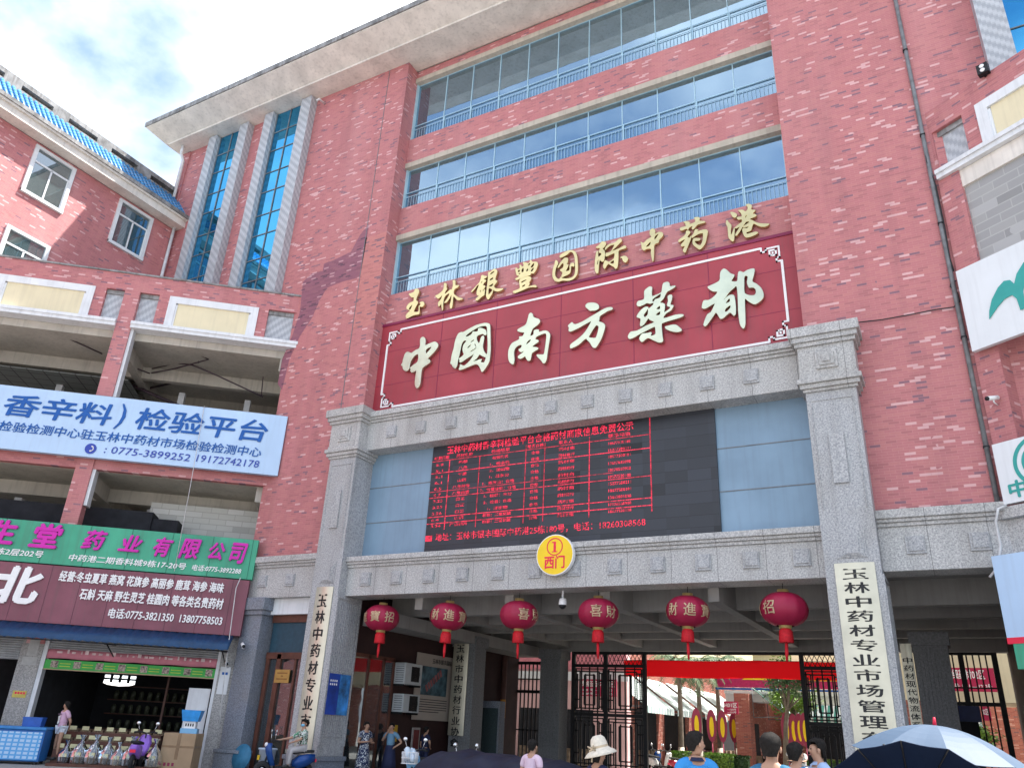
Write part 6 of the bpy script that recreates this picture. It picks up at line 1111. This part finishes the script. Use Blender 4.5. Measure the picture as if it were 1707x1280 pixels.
# ---------------------------------------------------------------- scooters
RUB = mat('rubber', (.015, .015, .016), .7); CHR = mat('chrome', (.6, .6, .6), .2, 1.)
def scooter(label, loc, rz, col, basket=None, group=None, seatc=None):
    """front towards -y, origin on the ground"""
    o = thing('scooter', label, 'scooter', loc, rz, group); sc_ = seatc or RUB
    for y in (-.62, .55):
        w = MB(); w.merge(MB().lathe([(.12, -.05), (.20, -.055), (.24, -.03), (.25, 0), (.24, .03), (.20, .055), (.12, .05)], 20), Matrix.Translation((0, y, .25)) @ Matrix.Rotation(PI / 2, 4, 'Y')); wo = w.build('wheel', RUB, o); MB().merge(MB().lathe([(0, -.04), (.12, -.03), (.12, .03), (0, .04)], 14), Matrix.Translation((0, y, .25)) @ Matrix.Rotation(PI / 2, 4, 'Y')).build('hub', CHR, wo)
    b = MB(); b.prism([(-.13, -.3, .30), (-.13, .25, .30), (-.13, .25, .37), (-.13, -.3, .37)], (.26, 0, 0)); b.build('footboard', RUB, o)
    f = MB(); sec = [(-.40, .38, .10), (-.48, .55, .17), (-.55, .72, .20), (-.58, .86, .17), (-.56, .94, .10)]
    vs = []
    for y, z, w2 in sec: vs += [(-w2, y + .08, z), (-w2 * .6, y - .02, z), (0, y - .05, z), (w2 * .6, y - .02, z), (w2, y + .08, z), (w2 * .5, y + .12, z), (-w2 * .5, y + .12, z)]
    n = 7; f.add(vs, [(i * n + j, i * n + (j + 1) % n, (i + 1) * n + (j + 1) % n, (i + 1) * n + j) for i in range(4) for j in range(n)] + [tuple(range(n)), tuple(range(4 * n, 5 * n))], True); f.build('front_shield', col, o)
    rr = MB(); sec = [(.18, .36, .52, .12), (.35, .32, .66, .17), (.60, .40, .70, .16), (.80, .52, .70, .10)]; vs = []
    for y, z0, z1, w2 in sec: vs += [(-w2 * .7, y, z0), (w2 * .7, y, z0), (w2, y, (z0 + z1) / 2), (w2 * .8, y, z1), (-w2 * .8, y, z1), (-w2, y, (z0 + z1) / 2)]
    n = 6; rr.add(vs, [(i * n + j, i * n + (j + 1) % n, (i + 1) * n + (j + 1) % n, (i + 1) * n + j) for i in range(3) for j in range(n)] + [tuple(range(n)), tuple(range(3 * n, 4 * n))], True); rr.build('rear_body', col, o)
    MB().prism([(-.12, .10, .68), (-.14, .3, .70), (-.13, .75, .74), (.13, .75, .74), (.14, .3, .70), (.12, .10, .68)], (0, 0, .07)).build('seat', sc_, o, bevel=.02)
    hb = MB(); hb.tube([(0, -.60, .30), (0, -.46, .95)], .03); hb.tube([(-.30, -.34, 1.0), (-.18, -.44, 1.02), (0, -.46, .98), (.18, -.44, 1.02), (.30, -.34, 1.0)], .018); hb.tube([(-.32, -.32, 1.0), (-.22, -.40, 1.015)], .026); hb.tube([(.32, -.32, 1.0), (.22, -.40, 1.015)], .026); hb.build('handlebar', RUB, o)
    MB().ball((0, -.60, .90), (.08, .05, .06), 12, 8).build('headlight', WPAINT, o)
    for s2 in (-1, 1): mm = MB(); mm.tube([(s2 * .2, -.43, 1.02), (s2 * .26, -.44, 1.2)], .008, 5); mm.ball((s2 * .27, -.44, 1.25), (.06, .018, .05), 12, 8); mm.build('mirror', CHR, o)
    MB().box(-.08, .08, .82, .85, .5, .58).build('tail_light', RED, o)
    if basket:
        bk = MB(); zz = .70
        for i in range(9):
            for y in (-.95, -.68): bk.tube([(-.16 + .04 * i, y, zz), (-.18 + .045 * i, y - .02 * (1 if y < -.8 else -1), zz + .26)], .006, 4)
        for z in (zz, zz + .13, zz + .26): bk.tube([(-.18, -.96, z), (.18, -.96, z), (.18, -.67, z), (-.18, -.67, z), (-.18, -.96, z)], .009, 4)
        for i in range(6):
            for x in (-.17, .17): bk.tube([(x, -.94 + .05 * i, zz), (x * 1.05, -.94 + .05 * i, zz + .26)], .006, 4)
        bk.box(-.16, .16, -.95, -.68, zz, zz + .01); bk.build('basket', basket, o)
    return o
SBL = mat('scooter_blue', (.01, .06, .24), .25, .1, ns=3, amt=.15); SPU = mat('scooter_purple', (.26, .12, .52), .3, .1, ns=3, amt=.1); SWH = mat('scooter_white', (.62, .62, .60), .35, ns=3, amt=.08); SRD = mat('scooter_red', (.36, .02, .04), .3); SCY = mat('scooter_cyan', (.18, .42, .66), .3, ns=3, amt=.08)
q = at(478, 1255, 18.4); RS = Vector((q.x, 18.4, 0)); rzs = R(-32)
scooter('dark blue scooter ridden by the masked woman in front of the brass plate', RS, rzs, SBL)
rm = Matrix.Translation(RS) @ Matrix.Rotation(rzs, 4, 'Z')
person('masked woman in a green and white patterned blouse sitting on the dark blue scooter', rm @ Vector((0, .42, 0)), rzs, 1.60, GRNW, (2, GREYT), None, 'bun', dict(pel=(0, .0, .88), hL=(.09, -.02, .86), hR=(-.09, -.02, .86), kL=(.17, -.36, .80), aL=(.15, -.38, .42), tL=(.15, -.53, .38), kR=(-.20, -.34, .80), aR=(-.20, -.30, .38), tR=(-.20, -.45, .34), belly=(0, .0, 1.02), chest=(0, -.02, 1.18), nb=(0, -.02, 1.34), nk=(0, -.03, 1.41), sL=(.17, -.02, 1.30), sR=(-.17, -.02, 1.30), eL=(.27, -.16, 1.10), wL=(.06, -.32, 1.02), eR=(-.26, -.3, 1.12), wR=(-.30, -.66, 1.05)), .9, seated=True, mask=MASKB, headturn=R(25))
gb2 = thing('grey_bin', 'pale grey plastic bin with a yellow label in front of the dark blue scooter', 'bin', rm @ Vector((-.75, -.35, 0)), rzs); MB().lathe([(0, .0), (.17, .0), (.24, .74), (.27, .75), (.26, .79), (.2, .79), (0, .74)], 24).build('tub', mat('grey_plastic', (.38, .46, .56), .5, ns=4, amt=.08), gb2); MB().box(-.1, .12, -.245, -.232, .48, .60).build('label_sticker', YEL, gb2)
rd_ = thing('round_board', 'round blue board leaning beside the corner pillar pedestal', 'sign', (-20.05, 19.7, .0)); MB().merge(MB().lathe([(0, 0), (.38, 0), (.38, .03), (0, .03)], 30), Matrix.Translation((0, 0, .42)) @ Matrix.Rotation(R(80), 4, 'X')).build('disc', mat('dull_blue_board', (.03, .16, .28), .6), rd_)
q = at(697, 1262, 19); bsx = Vector((q.x, 19, 0)); scooter('scooter with a wire basket full of white plastic bags at the passage mouth', bsx, R(20), SCY, WPAINT)
bm2 = Matrix.Translation(bsx) @ Matrix.Rotation(R(20), 4, 'Z'); pbg = MB(); rnd = random.Random(3)
for i in range(9): pbg.ball((rnd.uniform(-.12, .12), rnd.uniform(-.1, .1), .1 + rnd.uniform(0, .16)), (rnd.uniform(.06, .1), rnd.uniform(.06, .1), rnd.uniform(.08, .14)), 9, 6)
for v in pbg.v: v += Vector((rnd.gauss(0, .012), rnd.gauss(0, .012), rnd.gauss(0, .012)))
bag = thing('plastic_bag', 'crumpled white plastic bags heaped in the scooter basket', 'bag', bm2 @ Vector((0, -.81, .71)), R(20)); pbg.build('bag_heap', mat('white_plastic', (.60, .70, .80), .3, ns=9, amt=.1), bag)
q = at(757, 1268, 16); scooter('pale scooter with a round mirror left of the navy tarpaulin', Vector((q.x - .2, 16.4, 0)), R(60), SWH)
for u, Y, rz, c, lb_ in ((1100, 39, 1.2, SWH, 'white scooter parked inside the lane left of the hedge'), (1088, 40.5, .8, SBL, 'dark scooter parked behind the white one in the lane'), (1142, 37.5, 2.4, SRD, 'red scooter beside the head of the blue polo man'), (1585, 36, .4, SWH, 'pale scooter seen under the umbrella through the right gate'), (1602, 37.5, .7, SBL, 'dark scooter parked behind the right barred gate')): scooter(lb_, Vector((at(u, 1250, Y).x, Y, 0)), rz, c)
q = at(1258, 1238, 26); scooter('white scooter carrying the person in a white shirt in the lane', Vector((q.x, 33.3, 0)), R(-20), SWH)
# purple scooter at the left shop
PS = LW(1.95, 2.1, 0); scooter('purple scooter with dark seat parked among the herb bags, rear to the square', PS, R(219.5) , SPU)
# ---------------------------------------------------------------- tarpaulin covered load (behind the pink top)
q0, q1 = at(725, 1240, 15.5), at(965, 1240, 14.2); tp = thing('covered_tricycle', 'low cargo tricycle under a dark navy tarpaulin in front of the gateway', 'tricycle', ((q0.x + q1.x) / 2, 14.9, 0), math.atan2(q1.y - q0.y, q1.x - q0.x)); L = (q1 - q0).length / 2; n = 26; m5 = 10; vs = []; rnd = random.Random(5)
for i in range(n + 1):
    x = -L + 2 * L * i / n
    for j in range(m5 + 1):
        a = PI * j / m5; e = min(1, 1.4 * math.sin(PI * (i + .6) / (n + 1.2)) ** .4); vs.append((x, -.75 * math.cos(a), .35 + (.80 + .04 * math.sin(i * 1.1)) * max(0, math.sin(a)) ** .3 * e + rnd.gauss(0, .014)))
MB().add(vs, [(i * (m5 + 1) + j, i * (m5 + 1) + j + 1, (i + 1) * (m5 + 1) + j + 1, (i + 1) * (m5 + 1) + j) for i in range(n) for j in range(m5)], True).build('tarpaulin', mat('navy_tarpaulin', (.006, .009, .028), .6, ns=4, amt=.35, bump=.3), tp)
MB().box(-L + .1, L - .1, -.7, .7, .35, .5).build('cargo_bed', IRON, tp)
for x, y in ((-L + .5, -.72), (-L + .5, .72), (L - .4, 0)): MB().merge(MB().lathe([(.1, -.05), (.26, -.05), (.28, 0), (.26, .05), (.1, .05)], 18), Matrix.Translation((x, y, .28)) @ Matrix.Rotation(PI / 2, 4, 'X')).build('wheel', RUB, tp)
# ---------------------------------------------------------------- umbrellas
def umbrella(label, top, rad, dep, mc, tilt, mi=None, ribs=8, pole=1.0):
    o = thing('umbrella', label, 'umbrella', top); o.rotation_euler = tilt; c = MB(); vs = [(0, 0, 0)]; K = 8; sub = 5; n = ribs * sub
    for i in range(1, K + 1):
        r0 = rad * i / K
        for j in range(n):
            ph = (j % sub) / sub; sag = 1 - (.025 if mi else .08) * math.sin(PI * ph) * (i / K) ; a = 2 * PI * j / n; r1 = r0 * sag; z = -dep * (1 - math.cos(PI / 2 * (i / K) ** 1.05)) - .012 * math.sin(PI * ph) * (i / K); vs.append((r1 * math.cos(a), r1 * math.sin(a), z))
    fs = [(0, 1 + j, 1 + (j + 1) % n) for j in range(n)] + [(1 + i * n + j, 1 + (i + 1) * n + j, 1 + (i + 1) * n + (j + 1) % n, 1 + i * n + (j + 1) % n) for i in range(K - 1) for j in range(n)]
    cn = c.add(vs, fs, False).build('canopy', mc, o); md = cn.modifiers.new('solid', 'SOLIDIFY'); md.thickness = .004
    for p in cn.data.polygons: p.use_smooth = False
    rb = MB()
    for k in range(ribs): a = 2 * PI * k / ribs; rb.tube([(rad * i / K * math.cos(a), rad * i / K * math.sin(a), -dep * (1 - math.cos(PI / 2 * (i / K) ** 1.05)) - .008) for i in range(0, K + 1)], .004, 5)
    rb.build('ribs', IRON if mi else CHR, o); MB().tube([(0, 0, .0), (0, 0, -pole)], .008, 8).build('pole', CHR, o); MB().tube([(0, 0, -pole), (0, 0, -pole - .08), (0, 0, -pole - .1)], [.016, .018, .012], 10).build('handle', RUB, o); MB().tube([(0, 0, 0), (0, 0, .05)], [.014, .007], 8).build('tip', RED if not mi else RUB, o); return o
UB = mat('umbrella_pale_blue', (.055, .095, .155), .6, ns=2, amt=.06); UD = mat('umbrella_navy', (.004, .010, .030), .7, ns=2, amt=.2, spec=.1); UB2 = mat('umbrella_bright_blue', (.02, .14, .45), .5, ns=2, amt=.1)
umbrella('pale blue sun umbrella with a red tip standing above the crowd at the right', at(1558, 1208, 6.5), .53, .19, UB, (R(2), R(4), R(10)))
umbrella('dark navy umbrella tilted back in front of the pale blue one', at(1528, 1420, 5.1) + Vector((0, .28, .10)), .56, .30, UD, (R(-70), R(-3), R(4)), 1, 16)
umbrella('bright blue umbrella edge showing left of the navy umbrella', at(1478, 1254, 5.9), .32, .12, UB2, (R(6), R(-14), R(5)), 1)
for x, y, h, lb_ in ((-.26, 6.62, 1.50, 'person in a navy top holding the pale blue umbrella'), (-.30, 4.7, 1.25, 'small person in a navy top holding the navy umbrella')): person(lb_, (x, y, 0), R(170), h, NAVY, (2, NAVY), None, 'short', {}, .6)
# ---------------------------------------------------------------- goods in front of the left shop
fr = thing('chest_freezer', 'blue chest freezer with a pale gridded front standing at the left edge', 'freezer', LW(6.1, 1.5, 0), R(219.5)); MB().box(-1.3, 1.25, -.75, -.03, .08, .92).build('cabinet', mat('freezer_blue', (.02, .14, .42), .45, ns=3, amt=.1), fr, bevel=.02); MB().box(-1.32, 1.27, -.8, .02, .92, 1.0).build('lid', mat('freezer_lid', (.03, .20, .50), .35), fr, bevel=.015)
fp = NT('freezer_front_panel'); x_, y_, z_ = fp.xyz(); e = fp.M('MULTIPLY', fp.M('GREATER_THAN', fp.M('FRACT', fp.M('DIVIDE', x_, .17)), .3), fp.M('GREATER_THAN', fp.M('FRACT', fp.M('DIVIDE', z_, .11)), .38)); MB().box(-1.25, 1.2, -.03, 0, .12, .86).build('front_panel', fp.fin(fp.mix(e, (.10, .36, .70), (.42, .60, .80)), .5), fr)
ft_ = MB()
for x in (-1.2, 1.15):
    for y in (-.65, -.1): ft_.box(x - .04, x + .04, y - .04, y + .04, 0, .08)
ft_.build('feet', RUB, fr)
bx_ = thing('blue_crate', 'blue plastic box standing on the freezer lid beside the shopkeeper', 'crate', LW(5.3, 1.1, 1.0), R(219.5)); MB().rbox((0, 0, .12), (.5, .36, .24), 0, 1.08).box(-.28, .28, -.2, .2, .23, .26).build('tub', mat('crate_blue', (.02, .10, .40), .4), bx_)
CB = mat('cardboard', (.36, .25, .15), .8, ns=3, amt=.12); 
c1 = thing('cardboard_box', 'tall cardboard box with brown tape standing by the shop pillar', 'box', LW(.95, 1.15, 0), R(212)); MB().box(-.48, .48, -.4, .4, 0, 1.02).build('carton', CB, c1, bevel=.008); MB().box(-.05, .05, -.402, .403, .3, 1.022).box(-.483, .483, -.403, .404, .62, .68).build('tape', mat('brown_tape', (.24, .15, .08), .3), c1); t = MB()
for i in range(3): t.box(.02 + .12 * i, .09 + .12 * i, .401, .405, .12, .21)
t.build('box_print', mat('box_print_red', (.28, .03, .08), .6), c1)
c2 = thing('plastic_tub', 'bright blue tub stacked on white and blue baskets on top of the cardboard box', 'tub', LW(.82, 1.15, 1.02), R(215)); MB().rbox((0, 0, .07), (.5, .3, .14)).build('lower_tray', SCY, c2); MB().rbox((0, 0, .24), (.34, .26, .2)).build('white_basket', WPAINT, c2); MB().rbox((0, 0, .50), (.46, .36, .32), 0, 1.28).build('tub', mat('tub_blue', (.03, .28, .68), .4), c2); hl = MB()
for i in range(4): hl.box(-.12 + .07 * i, -.08 + .07 * i, .131, .134, .2, .28)
hl.build('basket_slots', BLK, c2)
wb = thing('white_panel', 'plain white panel leaning inside the shop opening by the right pillar', 'board', LW(.95, -.2, 0), R(219.5)); MB().box(-.32, .36, -.04, 0, 0, 2.35).build('panel', WHT, wb)
tr_ = thing('display_stand', 'stepped wooden stand with rows of herb trays and price cards', 'stand', LW(3.1, .9, 0), R(219.5)); m = MB()
for i in range(3): m.box(-1.3, 1.5, -.25 - .4 * i, .15 - .4 * i, .0, .42 + .24 * i)
m.build('steps', WOOD, tr_); HERB = mat('dried_herbs', (.16, .11, .07), .9, ns=26, amt=.8); m = MB(); pc_ = MB()
for i in range(3):
    for j in range(8): x = -1.2 + .36 * j; m.rbox((x, -.05 - .4 * i, .46 + .24 * i), (.30, .3, .09)); pc_.box(x - .10, x + .10, .12 - .4 * i, .125 - .4 * i, .47 + .24 * i, .58 + .24 * i)
m.build('trays', HERB, tr_); pc_.build('price_cards', mat('cream_card', (.62, .58, .34), .7, ns=20, amt=.12), tr_)
bagm = glass('clear_bag', (.82, .88, .94), .10, .16, (.8, .88, .95))
def herb_bag(label, x, y, s_, hm_, cyl=.5):
    o = thing('herb_bag', label, 'bag', LW(x, y, .08), R(219.5), 'clear bags of dried herbs in front of the shop'); rnd = random.Random(int(x * 77)); w = lambda j, z: 1 + .08 * math.sin(j * 2.1 + z * 9)
    MB().lathe([(0, 0), (.19 * s_, 0), (.21 * s_, .12), (.20 * s_, .3 * s_), (0, .34 * s_)], 16, (0, 0, 0), w).build('herbs', hm_, o)
    MB().lathe([(.205 * s_, .02), (.225 * s_, .16), (.215 * s_, .30 * s_), (.15 * s_, .42 * s_), (.07 * s_, .53 * s_), (.03 * s_, .60 * s_), (.05 * s_, .68 * s_), (.10 * s_, .76 * s_)], 22, (0, 0, 0), lambda j, z: 1 + .16 * math.sin(j * 2.4 + z * 5)).build('bag_film', bagm, o)
    MB().rbox((0, .215 * s_, .26 * s_), (.16, .006, .09), .05).build('price_card', bpy.data.materials['cream_card'], o)
HB2 = mat('pale_slices', (.38, .32, .24), .9, ns=30, amt=.7); HB3 = mat('dark_pods', (.07, .045, .04), .9, ns=34, amt=.6)
for i, (x, y, s_, hm_, lb_) in enumerate(((4.15, 1.3, .80, HB3, 'small bag of dark herbs nearest the shopkeeper'), (3.72, 1.45, 1.02, HERB, 'bag of brown herbs second from the shopkeeper'), (3.32, 1.5, 1.05, HERB, 'bag of brown roots third from the shopkeeper'), (2.95, 1.5, .98, HERB, 'bag of twigs in the middle of the row of bags'), (2.62, 1.6, .82, HB2, 'small bag of pale slices with a tilted card'), (2.25, 1.65, 1.05, HB3, 'bag of black pods beside the purple scooter'), (1.62, 1.6, 1.0, HB2, 'bag of white slices right of the purple scooter'))): herb_bag(lb_, x, y, s_, hm_)
pl = solo(MB().box(-1.7, 1.3, -.25, .25, 0, .08), 'pallet_board', WOOD, 'low wooden board under the row of herb bags', 'board'); pl.location = LW(3.0, 1.5, 0); pl.rotation_euler = (0, 0, R(219.5))
cl2 = thing('shop_lamp', 'lit white ceiling lamp with square panels inside the left shop', 'lamp', LW(4.0, -2.2, 2.42), R(219.5)); MB().lathe([(0, -.10), (.35, -.07), (.5, -.02), (.5, .0)], 26).build('diffuser', emis('lamp_glow', (1, .98, .95), 1.1), cl2); m = MB()
for i in range(4):
    for z in (.05, .20): m.rbox((-.45 + .28 * i, .1, z), (.17, .05, .09))
m.build('square_panels', emis('panel_glow', (.9, .95, 1), .7), cl2)
cbn = thing('medicine_shelf', 'dark shelf unit with jars at the back of the left shop', 'shelf', LW(2.9, -6.4, 0), R(219.5)); m = MB(); m.box(-2.4, 2.4, -.3, .2, 0, .9)
for z in (1.4, 1.9, 2.4): m.box(-2.4, 2.4, -.3, .2, z, z + .04)
m.build('rack', WOOD, cbn); m = MB()
for z in (.9, 1.44, 1.94):
    for i in range(15): m.lathe([(0, 0), (.1, 0), (.1, .25), (.06, .32), (0, .33)], 9, (-2.2 + .31 * i, 0, z))
m.build('jars', bpy.data.materials['jar_glass'], cbn)
wlab = thing('wall_notice', 'yellow sticker on the left stone pillar of the shop', 'notice', LW(6.28, .06, 1.78), R(219.5)); MB().box(-.2, .2, 0, .008, 0, .2).build('sticker', mat('yellow_sticker', (.55, .45, .10), .6), wlab); t = MB(); [t.box(-.16 + .08 * i, -.10 + .08 * i, .009, .012, .1, .165) for i in range(4)]; t.build('small_print', RED, wlab)
wl2 = thing('wall_notice', 'torn white paper on the right stone pillar of the shop', 'notice', LW(.24, .06, 2.2), R(219.5)); MB().box(-.16, .16, 0, .008, 0, .85).build('paper', WHT, wl2); MB().box(-.09, .09, .008, .012, .6, .68).build('blue_mark', BLUET, wl2)
wl3 = thing('wall_notice', 'torn pale paper on the left stone pillar above the yellow sticker', 'notice', LW(6.25, .06, 2.75), R(219.5)); MB().box(-.22, .22, 0, .008, 0, .24).box(-.16, .14, 0, .008, .28, .8).build('paper', mat('dirty_paper', (.42, .42, .41), .8, ns=4, amt=.2), wl3)
# ---------------------------------------------------------------- repeated pieces of one part become parts of their own
KEEP = {'lettering', 'small_print', 'screen_text', 'screen_table_rule', 'shirt_print_band', 'shirt_print', 'leaves', 'crown', 'twigs', 'character', 'ring_mark', 'picture_block', 'key_pattern_border', 'lattice', 'hat_ribbon', 'hair', 'body', 'shirt', 'bag_heap', 'mouth', 'blue_tile_roof', 'frame', 'board_print', 'fluting', 'capital', 'handlebar', 'basket', 'herb_photo', 'sash_window', 'square_panels', 'railing', 'goods', 'box_print', 'basket_slots', 'tape'}
ONE = {'jars': 'jar', 'trays': 'tray', 'price_cards': 'price_card', 'feet': 'foot', 'eyes': 'eye', 'ears': 'ear', 'shoes': 'shoe', 'ribs': 'rib', 'steps': 'step'}
def pieces(me):
    n = len(me.vertices); p = list(range(n))
    def f(a):
        while p[a] != a: p[a] = p[p[a]]; a = p[a]
        return a
    for e in me.edges:
        a, b = f(e.vertices[0]), f(e.vertices[1])
        if a != b: p[a] = b
    G = {}
    for i in range(n): G.setdefault(f(i), []).append(i)
    L = []
    for vs in G.values():
        cs = [me.vertices[i].co for i in vs]; L.append([vs, [min(c[k] for c in cs) - .006 for k in range(3)], [max(c[k] for c in cs) + .006 for k in range(3)]])
    if len(L) > 600: return [None]
    go = True
    while go:
        go = False; O = []
        for q in L:
            for w in O:
                if all(q[1][k] <= w[2][k] and w[1][k] <= q[2][k] for k in range(3)):
                    w[0] += q[0]; w[1] = [min(a, b) for a, b in zip(w[1], q[1])]; w[2] = [max(a, b) for a, b in zip(w[2], q[2])]; go = True; break
            else: O.append(q)
        L = O
    return L
for o in [o for o in list(COL.objects) if o.type == 'MESH' and o.parent]:
    base = o.name.split('.')[0]
    if base in KEEP or o.data.users > 1 and base not in ONE: continue
    L = pieces(o.data)
    if base in ONE: o.name = ONE[base]
    if len(L) < 2 or len(L) > 100: continue
    me = o.data; new = [o]
    for q in L[1:]:
        c = o.copy(); COL.objects.link(c); c.name = ONE.get(base, base); new.append(c)
    for ob, q in zip(new, L):
        ix = {v: i for i, v in enumerate(q[0])}; m2 = bpy.data.meshes.new(ONE.get(base, base)); ps = [pl for pl in me.polygons if pl.vertices[0] in ix]
        m2.from_pydata([tuple(me.vertices[v].co) for v in q[0]], [], [tuple(ix[v] for v in pl.vertices) for pl in ps]); m2.polygons.foreach_set('use_smooth', [pl.use_smooth for pl in ps])
        for mt in me.materials: m2.materials.append(mt)
        m2.update(); ob.data = m2
